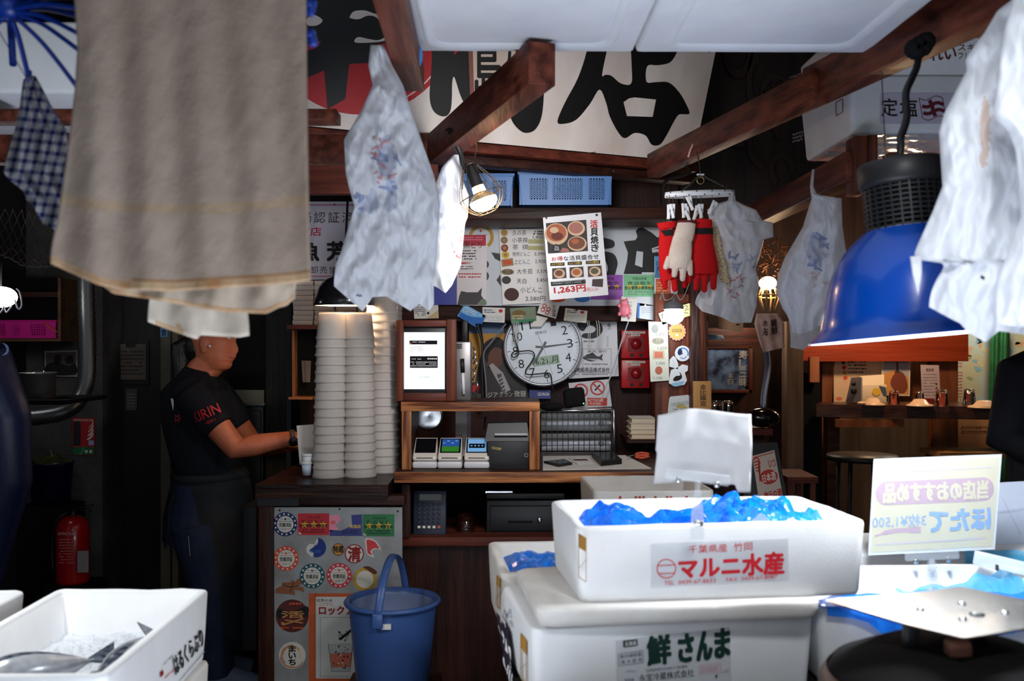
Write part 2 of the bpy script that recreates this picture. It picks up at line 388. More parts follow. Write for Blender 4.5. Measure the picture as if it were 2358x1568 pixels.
# ---------------------------------------------------------------- great brush-lettered sign, leaning forward at the top
TI = R(20); WD = (ND * sin(TI) + V((0, 0, cos(TI))))
SIGNW = mat('painted_sign_board', S(226, 215, 207), .6, col2=S(200, 184, 172), vscale=5, stretch=(1, 1, .3), spec=.2)
a, b, c, d = A, onsign(UL, 0, 0), onsign(UL, 0, 0) + WD * .8, A + WD * .8
m = MB(); NN = UD.cross(WD).normalized()
if NN.y > 0: NN = -NN
m.hexa([p - NN * .03 for p in (a, b, c, d)], [a, b, c, d], SIGNW)
sp = Plane(a, NN)
SRED = flat('sign_red', 176, 14, 22, .5); SINK = flat('sign_black', 10, 9, 10, .5)
m.el(sp, 830, 40, 224, 224, SRED, 1, 64); m.ring(sp, 830, 40, 213, 3, SIGNW, 2, 20, a0=R(20), a1=R(75))
m.pp(sp, [(560, -60), (897, -60), (892, 40), (905, 75), (890, 98), (860, 104), (853, 145), (804, 147), (795, 228), (754, 251), (746, 162), (700, 182), (560, 190)], SINK, 3)
m.sp(sp, [(805, 38), (815, 26), (840, 24), (868, 32), (884, 20), (892, 45), (889, 82), (884, 62), (866, 40), (846, 36), (826, 44), (808, 42)], SIGNW, 4)
m.sp(sp, [(816, 92), (826, 85), (850, 90), (872, 92), (892, 82), (884, 94), (850, 98), (820, 98)], SIGNW, 4)
m.sp(sp, [(706, 44), (722, 34), (742, 46), (730, 58), (708, 58)], SIGNW, 4)
m.pp(sp, [(702, 104), (740, 94), (724, 112), (702, 118)], SRED, 4)
m.sp(sp, [(978, 80), (985, 101), (994, 122), (992, 170), (989, 220), (994, 248), (1006, 263), (1024, 268), (1036, 257), (1040, 230), (1041, 190), (1046, 178), (1060, 220), (1072, 242), (1090, 254), (1112, 240), (1108, 170), (1090, 100), (1080, 70)], SINK, 3)
m.pp(sp, [(1044, 104), (1066, 106), (1046, 126)], SRED, 4)
m.sp(sp, [(1166, 90), (1168, 180), (1170, 240), (1177, 275), (1193, 297), (1211, 306), (1233, 297), (1248, 262), (1254, 184), (1262, 90)], SINK, 3)
STRIP = flat('aged_sign_strip', 196, 176, 160)
m.pp(sp, [(1076, 60), (1222, 60), (1222, 130), (1108, 232), (1083, 252)], STRIP, 5); m.pp(sp, [(1076, 60), (1086, 60), (1092, 246), (1083, 252)], flat('sign_strip_edge', 128, 76, 62), 6)
m.tx(sp, '島', (1094, 84, 1150, 218), SINK, 7, .025); m.tx(sp, '川', (1164, 82, 1210, 158), SINK, 7, .03)
m.sp(sp, [(1362, 60), (1416, 60), (1401, 101), (1386, 171), (1394, 172), (1408, 175), (1429, 192), (1453, 192), (1454, 150), (1453, 80), (1480, 62), (1552, 66), (1561, 100), (1559, 118), (1543, 143), (1515, 150), (1490, 152), (1488, 188), (1510, 189), (1539, 190), (1563, 212), (1580, 241), (1587, 261), (1574, 263), (1559, 267), (1535, 310), (1522, 330), (1510, 335), (1498, 331), (1486, 312), (1461, 306), (1439, 318), (1424, 306), (1404, 269), (1395, 236), (1380, 206), (1358, 239), (1327, 275), (1297, 285), (1283, 279), (1300, 237), (1330, 180), (1350, 120)], SINK, 3, 4)
m.pp(sp, [(1435, 235), (1448, 226), (1461, 224), (1510, 229), (1502, 269), (1443, 267)], SIGNW, 4)
m.ln(sp, [(1353, 352), (1372, 350)], 1.5, BROWNINK, 3); m.el(sp, 1633, 118, 3, 3, INK, 3, 8)
m.build('shop_sign', label='big white signboard with black brush characters and red disc leaning out above the counter', cat='sign')
# dark wall and black painted board right of the sign
m = MB(); q0, q1 = P(1560, 60, 4.9), P(1860, 60, 4.7)
m.hexa([P(1560, -40, 4.95), P(1900, -40, 4.9), P(1900, 470, 4.9), P(1560, 470, 4.95)], [P(1560, -40, 4.9), P(1900, -40, 4.85), P(1900, 470, 4.85), P(1560, 470, 4.9)], PLY2)
pb = front(4.84); BR = flat('faded_brush_print', 46, 34, 26, .8)
for k, (x, y, w, h) in enumerate(((1700, 120, 34, 60), (1745, 190, 26, 80), (1782, 210, 30, 40), (1700, 300, 40, 40), (1760, 330, 40, 60), (1800, 390, 30, 40))):
    m.ring(pb, x, y, w, 12, BR, 1, 24, ry=h, a0=.4 * k, a1=.4 * k + 4.5)
m.ring(pb, 1795, 200, 18, 6, BR, 2, ry=26); m.ring(pb, 1812, 205, 14, 6, BR, 3, ry=24)
m.build('wall_upper_right', kind='structure')
# ---------------------------------------------------------------- certificate sign left
m = MB(); pl = front(4.5); CERT = flat('cert_board_lilac_white', 206, 202, 214, .5); MAG = flat('magenta_rule', 172, 60, 110)
m.slab(pl, [(560, 464), (1010, 464), (1010, 641), (560, 646)], .01, CERT)
m.rc(pl, 565, 471, 1005, 473, MAG); m.pp(pl, [(565, 637), (1005, 632), (1005, 634), (565, 639)], MAG)
for i, ch in enumerate('都水道局認証済店舗'): x = 593 + 32.5 * i; m.tx(pl, ch, (x, 488, x + 26, 513), INK, 1, .012)
m.tx(pl, '認定店', (660, 523, 740, 543), flat('magenta_print', 196, 40, 84), 1, .03)
for i, ch in enumerate('魚芳商店'): x = 690 + 64 * i; m.tx(pl, ch, (x, 557, x + 44, 600), INK, 1, .05)
for i, ch in enumerate('市場卸売協同組合'): x = 672 + 21.5 * i; m.tx(pl, ch, (x, 613, x + 17, 630), INK, 1, .01)
m.el(pl, 770, 471, 2, 2, INK, 2, 8)
m.build('certificate_sign', label='lilac white certificate sign with magenta rules behind the big towel', cat='sign')
# white brush sign behind the posters
m = MB(); pl = front(4.6); SW = flat('white_sign_board', 208, 212, 216, .5)
m.slab(pl, [(1060, 516), (1548, 508), (1548, 704), (1060, 704)], .012, SW)
m.sp(pl, [(1370, 545), (1392, 548), (1412, 554), (1415, 566), (1404, 572), (1370, 572)], SINK); m.sp(pl, [(1385, 580), (1412, 584), (1422, 603), (1419, 622), (1413, 636), (1396, 636), (1400, 618), (1394, 600)], SINK)
m.pp(pl, [(1436, 556), (1463, 553), (1468, 545), (1464, 532), (1470, 525), (1480, 524), (1501, 536), (1514, 547), (1530, 540), (1530, 572), (1501, 574), (1502, 582), (1516, 580), (1522, 626), (1476, 631), (1436, 631), (1444, 600), (1446, 582)], SINK)
m.pp(pl, [(1466, 578), (1481, 580), (1479, 616), (1462, 610)], SW, 2); m.pp(pl, [(1500, 572), (1524, 564), (1524, 568), (1502, 574)], SW, 2); m.rc(pl, 1478, 627, 1530, 632, SW, 2)
m.pp(pl, [(1131, 581), (1151, 584), (1152, 602), (1140, 596)], SINK); m.sp(pl, [(1120, 600), (1126, 608), (1122, 617), (1114, 614)], SINK); m.sp(pl, [(1120, 626), (1126, 634), (1122, 645), (1114, 640)], SINK); m.pp(pl, [(1143, 645), (1152, 632), (1154, 660)], SINK)
m.ring(pl, 1108, 546, 29, 8, GOLD, 1, 30, a0=-3.3, a1=.9); m.ln(pl, [(1094, 541), (1124, 541)], 1, GREY, 1); m.el(pl, 1107, 532, 3, 3, ORANGE, 2, 12)
for x0, x1, c in ((1360, 1434, PURPLE), (1436, 1509, flat('cert_green', 126, 190, 140))):
    m.rc(pl, x0, 633, x1, 683, c, 2)
    m.tx(pl, '平成24年度', (x0 + 20, 638, x1 - 20, 645), INK, 4); m.tx(pl, '食品衛生', (x0 + 8, 648, x1 - 8, 656), INK, 4)
    for k in range(3):
        cx = x0 + 14 + 23 * k; m.pp(pl, [(cx + (8 if i % 2 == 0 else 3.4) * sin(i * pi / 5), 660 - (8 if i % 2 == 0 else 3.4) * cos(i * pi / 5)) for i in range(10)], YEL, 3)
    m.tx(pl, '自主管理点検実施店', (x0 + 3, 659, x1 - 3, 667), INK, 5, .02); m.scrib(pl, x0 + 10, 670, x1 - 10, 681, 2, GREY, 4, 3)
m.rc(pl, 1360, 682, 1434, 690, PURPLE, 1); m.el(pl, 1284, 688, 18, 8, ORANGE, 1); m.el(pl, 1341, 688, 18, 8, BLUE, 1)
m.build('brush_sign', label='long white sign with black brush strokes hidden behind the menu posters', cat='sign')
# ---------------------------------------------------------------- posters on the sign wall
m = MB(); pl = front(4.585); m.slab(pl, [(1052, 540), (1122, 541), (1120, 704), (1052, 702)], .004, flat('leaflet_paper', 214, 204, 202, .35))
m.rc(pl, 1053, 541, 1119, 566, flat('leaflet_red', 186, 44, 62)); m.tx(pl, '黒どり', (1068, 556, 1110, 572), INK, 2, .01); m.scrib(pl, 1064, 545, 1112, 555, 2, PINK, 2, 1)
m.scrib(pl, 1060, 575, 1098, 600, 4, INK, 1, 2); m.pp(pl, [(1056, 604), (1090, 605), (1056, 609)], RED); m.scrib(pl, 1056, 612, 1090, 622, 2, INK, 1, 5); m.scrib(pl, 1056, 628, 1108, 642, 2, RED, 1, 6)
m.pp(pl, [(1062, 670), (1075, 673), (1100, 673), (1110, 662), (1108, 680), (1118, 695), (1118, 702), (1053, 702), (1058, 680)], flat('leaflet_bird_grey', 66, 62, 62)); m.sp(pl, [(1104, 694), (1112, 688), (1119, 692), (1119, 702), (1100, 702)], flat('leaflet_moss', 120, 130, 110), 2)
m.build('poultry_leaflet', label='narrow leaflet with red header and dark bird at its foot', cat='leaflet')
m = MB(); m.slab(front(4.592), [(940, 590), (1062, 590), (1062, 702), (940, 702)], .006, flat('royal_blue_card', 16, 40, 150, .35)); m.build('blue_placard', label='plain royal blue panel behind the hanging white bags', cat='placard')
m = MB(); pl = front(4.58); m.slab(pl, [(1149, 528), (1251, 526), (1265, 697), (1157, 702)], .004, flat('menu_card_paper', 214, 208, 202, .35))
for (x, y, r, c) in ((1161, 536, 8, GOLD), (1161, 553, 8, flat('menu_olive', 130, 110, 76)), (1162, 571, 8.5, flat('menu_rust', 150, 60, 40)), (1164, 587, 9, YEL)): m.el(pl, x, y, r, r, c); m.el(pl, x, y, r * .5, r * .5, flat('menu_seal', 170, 130, 90), 2)
m.pp(pl, [(1154, 598), (1181, 594), (1183, 611), (1156, 615)], flat('menu_tan', 170, 140, 96)); m.pp(pl, [(1158, 600), (1178, 598), (1179, 608), (1160, 611)], ORANGE, 2)
m.el(pl, 1169, 626, 15, 7, flat('menu_bronze', 140, 120, 84)); m.tx(pl, '特上品', (1158, 622, 1180, 631), INK, 2); m.el(pl, 1166, 645, 10.5, 9, flat('menu_dark', 56, 56, 58)); m.el(pl, 1178, 678, 17, 15, flat('menu_mushroom', 70, 30, 20))
for t, x0, x1, y, h in (('久の茶', 1180, 1212, 530, 12), ('小茶撰', 1179, 1215, 547, 12), ('茶  撰', 1180, 1216, 563, 12), ('徳用どんこ', 1180, 1220, 580, 10), ('上どんこ', 1184, 1220, 597, 11), ('大冬茹', 1190, 1226, 619, 12), ('天白', 1190, 1212, 641, 12), ('小どんこ', 1198, 1248, 661, 13)): m.tx(pl, t, (x0, y, x1, y + h), INK, 2)
for t, x0, x1, y, h in (('1,400', 1227, 1250, 542, 9), ('2,390', 1230, 1255, 581, 8), ('2,920', 1232, 1256, 598, 9), ('3,370', 1236, 1261, 621, 9), ('3,450', 1235, 1261, 641, 9), ('2,580円', 1210, 1256, 682, 12)): m.tx(pl, t, (x0, y, x1, y + h), INK, 2, .01)
m.rc(pl, 1216, 551, 1251, 561, flat('menu_note_yellow', 196, 190, 130), 2); m.rc(pl, 1216, 566, 1252, 576, flat('menu_note_yellow', 196, 190, 130), 2); m.scrib(pl, 1228, 531, 1250, 541, 2, INK, 3, 8, .8)
m.build('tea_menu_card', label='handwritten menu card with coloured round seals and prices', cat='menu')
m = MB(); pl = front(4.13); m.slab(pl, [(1250, 501), (1384, 489), (1401, 679), (1266, 691)], .004, flat('poster_paper', 222, 220, 222, .3))
sk = lambda x0, y0, x1, y1: [(x0 + (a - 501) * .09, a - (x - 1250) * .06) for x, a in ()]
m.pp(pl, [(1257, 514), (1350, 506), (1354, 578), (1262, 584)], flat('photo_dark_grill', 58, 46, 42))
SH1, SH2, SH3, SH4 = flat('shell_rust', 180, 96, 56), flat('shell_cream', 222, 186, 150), flat('shell_rose', 176, 112, 98), flat('shell_brown', 122, 72, 48)
m.el(pl, 1281, 539, 27, 25, SH2, 2); m.el(pl, 1281, 536, 23, 20, SH1, 3); m.el(pl, 1283, 544, 14, 9, flat('shell_deep', 110, 40, 24), 4); m.el(pl, 1276, 530, 10, 7, SH2, 5)
m.el(pl, 1327, 526, 20, 17, SH2, 2); m.el(pl, 1326, 525, 16, 13, SH3, 3); m.el(pl, 1329, 561, 22, 17, SH2, 2); m.el(pl, 1328, 560, 19, 14, SH4, 3); m.el(pl, 1324, 556, 9, 6, SH1, 4); m.pp(pl, [(1288, 580), (1296, 570), (1308, 573), (1312, 580)], SH3, 2)
m.pp(pl, [(1272, 567), (1280, 562), (1290, 565), (1291, 577), (1282, 582), (1273, 579)], INK, 5); m.tx(pl, '鱻', (1276, 566, 1288, 578), LGREY, 6)
for i, (ch, c) in enumerate(zip('活貝焼き', (RED, INK, INK, INK))): y = 507 + 18.4 * i; m.tx(pl, ch, (1359 + i * .8, y, 1376 + i * .8, y + 17), c, 2, .04)
m.tx(pl, 'お得', [(1270, 592), (1295, 590), (1296, 600), (1270, 602)], RED, 2, .035); m.tx(pl, 'な活貝盛合せ', [(1297, 590), (1378, 585), (1379, 596), (1298, 601)], INK, 2, .035)
for i, x in enumerate((1267, 1307, 1349)):
    y = 605 - i * 2.4; m.pp(pl, [(x, y + .5), (x + 33, y - 1), (x + 33, y + 7), (x, y + 8)], INK, 2); m.tx(pl, ('ホタテ貝焼き', 'ホンビノス貝焼き', 'サザエ壺焼き')[i], [(x + 3, y + 1.5), (x + 30, y), (x + 30, y + 5.5), (x + 3, y + 7)], YEL, 3, .02)
    m.pp(pl, [(x + 4, y + 13), (x + 36, y + 11), (x + 38, y + 35), (x + 5, y + 38)], flat('photo_table', 78, 62, 54), 2)
    m.el(pl, x + 21, y + 25, 13, 11, SH2, 3); m.el(pl, x + 20, y + 24, 9, 7, (SH4, SH1, flat('shell_olive', 92, 84, 58))[i], 4)
m.pp(pl, [(1268, 649), (1348, 643), (1349, 653), (1269, 659)], INK, 2); m.scrib(pl, 1272, 648, 1346, 656, 2, LGREY, 3, 4, .5, -.07)
m.pp(pl, [(1364, 643), (1389, 642), (1388, 661), (1363, 659)], flat('photo_small_dark', 66, 48, 44), 2)
m.tx(pl, '1,263円', [(1275, 661), (1347, 655), (1349, 671), (1277, 677)], RED, 2, .05); m.tx(pl, '（税込み）', [(1349, 662), (1379, 660), (1379, 670), (1350, 672)], RED, 2)
m.el(pl, 1374, 495, 3, 3, INK, 3, 10); m.el(pl, 1258, 502, 2.5, 2.5, BROWNINK, 3, 10)
m.build('shellfish_poster', label='white price poster with photos of grilled shellfish and red price', cat='poster')
m = MB(); pl = front(4.57); m.slab(pl, [(1507, 590), (1560, 590), (1560, 704), (1507, 704)], .003, flat('leaflet_white', 206, 208, 210))
m.rc(pl, 1508, 590, 1530, 640, flat('leaflet_sky', 90, 160, 210)); m.rc(pl, 1510, 642, 1545, 690, flat('leaflet_coral', 200, 80, 70)); m.vt(pl, '自然', 1511, 600, 1519, 624, INK, 2); m.scrib(pl, 1512, 648, 1540, 686, 6, YEL, 2, 9)
for k in range(5): m.ln(pl, [(1508 + 4 * k, 640), (1516 + 4 * k, 612)], 1.4, NAVY, 2)
m.build('festival_leaflet', label='blue and coral leaflet half hidden behind the red gloves', cat='leaflet')
# ---------------------------------------------------------------- cards pinned along the rail
PIN = flat('pin_head', 170, 60, 50, .3)
def card(q, c, lab, deco=None, D=4.6, name='business_card', cat='card', grp=None):
    pl = front(D); m = MB(); m.slab(pl, q, .0015, c)
    if deco: deco(m, pl)
    return m.build(name, label=lab, cat=cat)
cw = flat('card_white', 220, 216, 208, .5)
def d1(m, p): m.pp(p, [(982, 733), (1009, 714), (1009, 733)], flat('card_tan', 206, 176, 130)); m.scrib(p, 954, 706, 980, 728, 5, NAVY, 2); m.el(p, 986, 721, 3, 3, INK, 2, 10)
card([(952, 702), (1009, 702), (1010, 733), (954, 734)], cw, 'white and tan card pinned above the tablet frame', d1)
def d2(m, p): m.pp(p, [(1060, 718), (1075, 726), (1090, 730), (1118, 731), (1104, 756), (1056, 730)], flat('card_wave', 30, 106, 190)); m.scrib(p, 1070, 706, 1096, 716, 2, WHITE, 2, 1, .5, .5); m.tx(p, '永浜', [(1066, 710), (1078, 716), (1076, 722), (1064, 716)], WHITE, 2)
card([(1070, 700), (1120, 728), (1103, 757), (1053, 728)], flat('card_sky', 96, 170, 222, .3), 'tilted sky blue card with wave pattern', d2)
def d3(m, p): m.el(p, 1153, 716, 5, 4, RED, 2, 12); m.scrib(p, 1115, 712, 1140, 722, 2, NAVY, 2, 2); m.scrib(p, 1115, 728, 1158, 740, 3, LGREY, 2, 3); m.el(p, 1117, 714, 2.5, 2.5, BLUE, 3, 10)
card([(1111, 707), (1163, 709), (1162, 743), (1111, 741)], cw, 'white card with red heart pinned beside the sky blue card', d3)
def d4(m, p): m.pp(p, [(1177, 738), (1235, 734), (1235, 738), (1177, 745)], GREEN, 2); m.scrib(p, 1180, 725, 1205, 737, 2, CREAM, 2, 1); m.el(p, 1195, 722, 16, 8, flat('card_brown', 116, 90, 40), 1)
card([(1174, 710), (1233, 706), (1235, 737), (1177, 745)], flat('card_moss', 76, 98, 52, .4), 'moss green card pinned above the clock', d4)
def d5(m, p):
    for x, y in ((1254, 704), (1263, 712), (1250, 713), (1260, 720)): m.ring(p, x, y, 5, 1.8, RED, 2, 16)
    m.vt(p, '天婦羅', 1272, 702, 1280, 730, BROWNINK, 2)
card([(1246, 691), (1289, 702), (1280, 734), (1237, 721)], cw, 'tilted white card with four red rings', d5, 4.585)
card([(1236, 726), (1262, 732), (1246, 752), (1222, 752)], cw, 'small blank slip tucked under the card with red rings', None, 4.61, 'paper_slip', 'slip')
def d6(m, p): m.el(p, 1341, 719, 4.5, 3.5, RED, 2, 12); m.scrib(p, 1306, 714, 1328, 722, 2, NAVY, 2, 5); m.scrib(p, 1304, 726, 1346, 740, 3, LGREY, 2, 6); m.el(p, 1328, 714, 2.5, 2.5, BROWNINK, 4, 10)
card([(1302, 709), (1353, 716), (1350, 744), (1298, 738)], flat('card_ivory', 216, 210, 190, .5), 'ivory card hanging alone right of the clock top', d6)
def d7(m, p): m.vt(p, 'にく太', 1446, 694, 1455, 726, INK, 2); m.el(p, 1447, 734, 1.5, 1.5, INK, 2, 8)
card([(1431, 682), (1468, 688), (1464, 741), (1430, 739)], cw, 'white swing tag with handwriting behind the pink pig', d7, 4.59, 'swing_tag', 'tag')
m = MB(); PG = flat('pig_pink', 232, 130, 146, .4)
m.ball(P(1438, 713, 4.56), (.027, .02, .034), PG, 14); m.ball(P(1436, 697, 4.55), (.018, .016, .016), PG, 12); m.ball(P(1430, 690, 4.55), (.006, .005, .009), PG, 8); m.ball(P(1443, 690, 4.55), (.006, .005, .009), PG, 8)
for x, y in ((1426, 723), (1448, 727), (1425, 703), (1450, 716)): m.ball(P(x, y, 4.55), (.008, .008, .010), PG, 8)
m.build('pig_charm', label='small pink rubber pig hanging on the rail', cat='charm')
def d8(m, p): m.pp(p, [(1468, 697), (1473, 698), (1472, 733), (1467, 732)], BLUE, 2); m.scrib(p, 1478, 708, 1504, 722, 3, LGREY, 2, 7); m.el(p, 1486, 703, 2.5, 2.5, WPLAST, 3, 10)
card([(1468, 697), (1512, 704), (1507, 738), (1467, 732)], flat('card_pale_blue', 208, 216, 224, .5), 'pale card with blue edge left of the white lamp', d8)
def d9(m, p): m.tx(p, '12!', [(1566, 706), (1590, 700), (1592, 712), (1568, 718)], GREY, 2); m.scrib(p, 1570, 718, 1594, 724, 1, GREY, 2)
card([(1545, 710), (1588, 698), (1597, 724), (1556, 738)], flat('note_yellow', 214, 202, 140, .6), 'yellow handwritten note behind the white lamp', d9, 4.52, 'sticky_note', 'note')
def d10(m, p): m.tx(p, '木', [(1520, 722), (1530, 719), (1534, 733), (1524, 736)], INK, 2, .02)
card([(1516, 722), (1545, 710), (1552, 738), (1526, 748)], flat('note_cream', 214, 206, 176, .6), 'cream note with black character left behind the white lamp', d10, 4.53, 'sticky_note', 'note')
# ---------------------------------------------------------------- things on the post
m = MB(); pl = front(4.53); m.slab(pl, [(1493, 740), (1537, 742), (1541, 876), (1498, 879)], .004, flat('long_menu_paper', 220, 222, 206, .4))
m.el(pl, 1508, 757, 8, 10, flat('seal_grey', 150, 152, 150)); m.el(pl, 1515, 785, 14.5, 8, flat('seal_olive', 176, 172, 150)); m.tx(pl, '特上品', (1504, 780, 1527, 790), GREY, 2); m.rc(pl, 1503, 807, 1530, 827, flat('seal_tan', 206, 186, 158)); m.rc(pl, 1507, 810, 1526, 824, flat('seal_coral', 206, 120, 96), 2); m.el(pl, 1517, 853, 8.5, 9.5, flat('seal_rust', 182, 100, 80))
for t, x, y in (('1,300', 1511, 766), ('1,620', 1515, 798), ('1,000', 1511, 833), ('1,100', 1505, 867)): m.tx(pl, t, (x, y, x + 20, y + 8), GREY, 2)
m.build('price_strip', label='long pale price strip with four seals on the red-brown post', cat='price list')
def sticker(pts, c, lab, deco, D=4.54):
    pl = front(D); m = MB(); a = [pl.at(*q) for q in pts]; n = len(a); b = [v + V((0, .001, 0)) for v in a]
    m.add(a + b, [tuple(range(n)), tuple(range(2 * n - 1, n - 1, -1))] + [((i + 1) % n, i, n + i, n + (i + 1) % n) for i in range(n)], c)
    deco(m, pl); m.build('sticker', label=lab, cat='sticker')
def circ(x, y, r, n=28, a=0, k=0): return [(x + (r + a * sin(k * t)) * cos(t), y + (r + a * sin(k * t)) * sin(t)) for t in [2 * pi * i / n for i in range(n)]]
def e1(m, p): m.el(p, 1559, 764, 17, 17, flat('rosette_gold', 214, 178, 96)); m.tx(p, '認証店', (1547, 757, 1570, 765), BROWNINK, 2); m.rc(p, 1556, 768, 1562, 774, PAPER, 2)
sticker(circ(1559, 764, 20, 96, 1.2, 16), flat('rosette_rose', 226, 160, 140), 'scalloped gold rosette sticker under the white lamp', e1)
def e2(m, p): m.ring(p, 1572, 814, 14, 3, BLUE, 1, 24, a0=-2.5, a1=.4); m.sp(p, [(1561, 808), (1568, 803), (1571, 810), (1566, 818), (1561, 815)], NAVY, 2); m.ring(p, 1573, 818, 8, 1.5, BLUE, 2, 20, a0=.2, a1=2.6); m.el(p, 1570, 814, 2, 2, NAVY, 3, 8)
sticker(circ(1572, 814, 18), flat('sticker_white', 222, 226, 230), 'round white sticker with a blue fish ring', e2)
sticker([(1542, 828), (1551, 819), (1556, 824), (1562, 838), (1561, 850), (1548, 846), (1541, 844)], flat('sticker_white', 222, 226, 230), 'torn white sticker below the round fish one', lambda m, p: m.ln(p, [(1548, 828), (1553, 836), (1549, 844)], 1, LGREY, 1))
def e3(m, p): m.sp(p, [(1550, 873), (1556, 866), (1566, 864), (1564, 856), (1569, 862), (1570, 870), (1562, 876), (1552, 877)], INK, 2); m.sp(p, [(1545, 884), (1560, 880), (1575, 878), (1570, 886), (1555, 890)], flat('sticker_aqua', 140, 190, 220), 1)
sticker([(1541, 872), (1545, 852), (1560, 846), (1572, 839), (1584, 842), (1584, 853), (1577, 858), (1582, 876), (1576, 886), (1554, 890), (1540, 882)], flat('sticker_white', 222, 226, 230), 'white tiger-cut sticker with black animal and blue water', e3)
def e4(m, p): m.tx(p, 'FUNKY FISH SALOON', [(1545, 928), (1584, 922), (1586, 930), (1546, 936)], flat('badge_grey', 130, 134, 136), 2); m.sp(p, [(1556, 936), (1566, 930), (1578, 934), (1584, 942), (1568, 940)], flat('badge_gold', 190, 168, 100), 2); m.scrib(p, 1550, 940, 1582, 952, 2, GREY, 2, 3)
sticker([(1541, 918), (1544, 913), (1585, 909), (1588, 915), (1592, 945), (1590, 965), (1538, 965), (1538, 945)], flat('badge_white', 206, 212, 212), 'large white badge sticker at the foot of the post', e4)
m = MB(); m.fbox(1597, 878, 1638, 950, 4.42, .015, wood('pale_plaque', S(206, 156, 96), S(182, 128, 72), 'z', 5)); m.vt(front(4.42), '金比羅宮', 1612, 884, 1626, 936, INK, 1, .015)
m.build('wooden_plaque', label='pale wooden plaque with vertical black characters on the dark post', cat='plaque')
# ================================================================= left counter cabinet with stickered steel front
t = thing('counter_cabinet', 'dark wooden counter cabinet with a steel front covered in stickers', 'counter', (P(760, 1100, 3.95).x, 4.0, 0))
TOPZ = P(0, 1116, 3.72).z
CTOP = wood('charred_counter_top', (.018, .008, .006, 1), (.10, .036, .018, 1), 'x', 6, .32, .35, .5, .8)
m = MB(); x0, x1 = P(588, 0, 3.72).x, P(906, 0, 3.86).x - .004
m.hexa([V((x0, 3.72, TOPZ - .05)), V((x1, 3.72, TOPZ - .05)), V((x1, 4.65, TOPZ - .05)), V((x0 + .02, 4.65, TOPZ - .05))], [V((x0, 3.72, TOPZ)), V((x1, 3.72, TOPZ)), V((x1, 4.65, TOPZ)), V((x0 + .02, 4.65, TOPZ))], CTOP)
m.build('counter_top', t)
m = MB(); m.fbox(594, 1142, 932, 1164, 3.745, .06, DWOOD, .003); m.build('fascia', t)
m = MB(); m.fbox(593, 1140, 688, 1165, 3.735, .012, mat('blackened_iron', (.03, .03, .033, 1), .5, .6)); m.build('corner_bracket', t)
m = MB(); m.fbox(594, 1164, 630, 1660, 3.75, .06, DWOODZ, .003); m.build('post', t)
for xs in (x0 + .03, x1 - .03): MB().bx(xs, xs + .02, 3.82, 4.6, 0, TOPZ - .05, DWOODZ).build('side_board', t)
m = MB(); pl = front(3.76); SHEET = mat('weathered_steel_sheet', S(158, 159, 158), .5, .3, col2=S(120, 114, 102), vscale=7, lo=.45, hi=.8, bump=.05)
m.slab(pl, [(629, 1168), (926, 1168), (928, 1640), (631, 1640)], .008, SHEET)
for x, y in ((644, 1175), (916, 1177), (782, 1172)): m.el(pl, x, y, 2.5, 2.5, INK, 1, 8)
sheet = m.build('steel_sheet', t, label='weathered steel sheet')
SEALP = flat('seal_paper', 212, 206, 192, .5)
def stk(fn, lab, nm='sticker', lv=0.4):
    m = MB(); fn(m); m.build(nm, sheet, label=lab)
def seal(x, y, r, c):
    def f(m):
        m.el(pl, x, y, r, r, c, .5); m.el(pl, x, y, r * .68, r * .68, SEALP, 1)
        for k in range(14):
            a = 2 * pi * k / 14 + .1; m.rc(pl, x + r * .84 * cos(a) - 2, y + r * .84 * sin(a) - 2, x + r * .84 * cos(a) + 2, y + r * .84 * sin(a) + 2, SEALP, 1)
        m.tx(pl, '受講済証', (x - r * .5, y - r * .12, x + r * .5, y + r * .22), INK, 2, .03); m.el(pl, x, y - r * .42, r * .09, r * .09, c, 2, 10)
        m.rc(pl, x - r * .58, y - r * .26, x + r * .58, y - r * .23, c, 2); m.rc(pl, x - r * .58, y + r * .34, x + r * .58, y + r * .36, c, 2); m.scrib(pl, x - r * .3, y + r * .4, x + r * .3, y + r * .55, 1, GREY, 2); m.scrib(pl, x - r * .4, y - r * .5, x - r * .15, y - r * .35, 1, GREY, 2); m.scrib(pl, x + r * .15, y - r * .5, x + r * .4, y - r * .35, 1, GREY, 2)
    return f
for x, y, r, c, l in ((657, 1207, 28, NAVY, 'navy ring seal sticker'), (659, 1286, 29, flat('seal_orange', 206, 74, 48), 'orange ring seal sticker'), (719, 1326, 29, flat('seal_teal', 26, 78, 86), 'teal ring seal sticker'), (781, 1325, 29, flat('seal_crimson', 196, 52, 66), 'crimson ring seal sticker')): stk(seal(x, y, r, c), l)
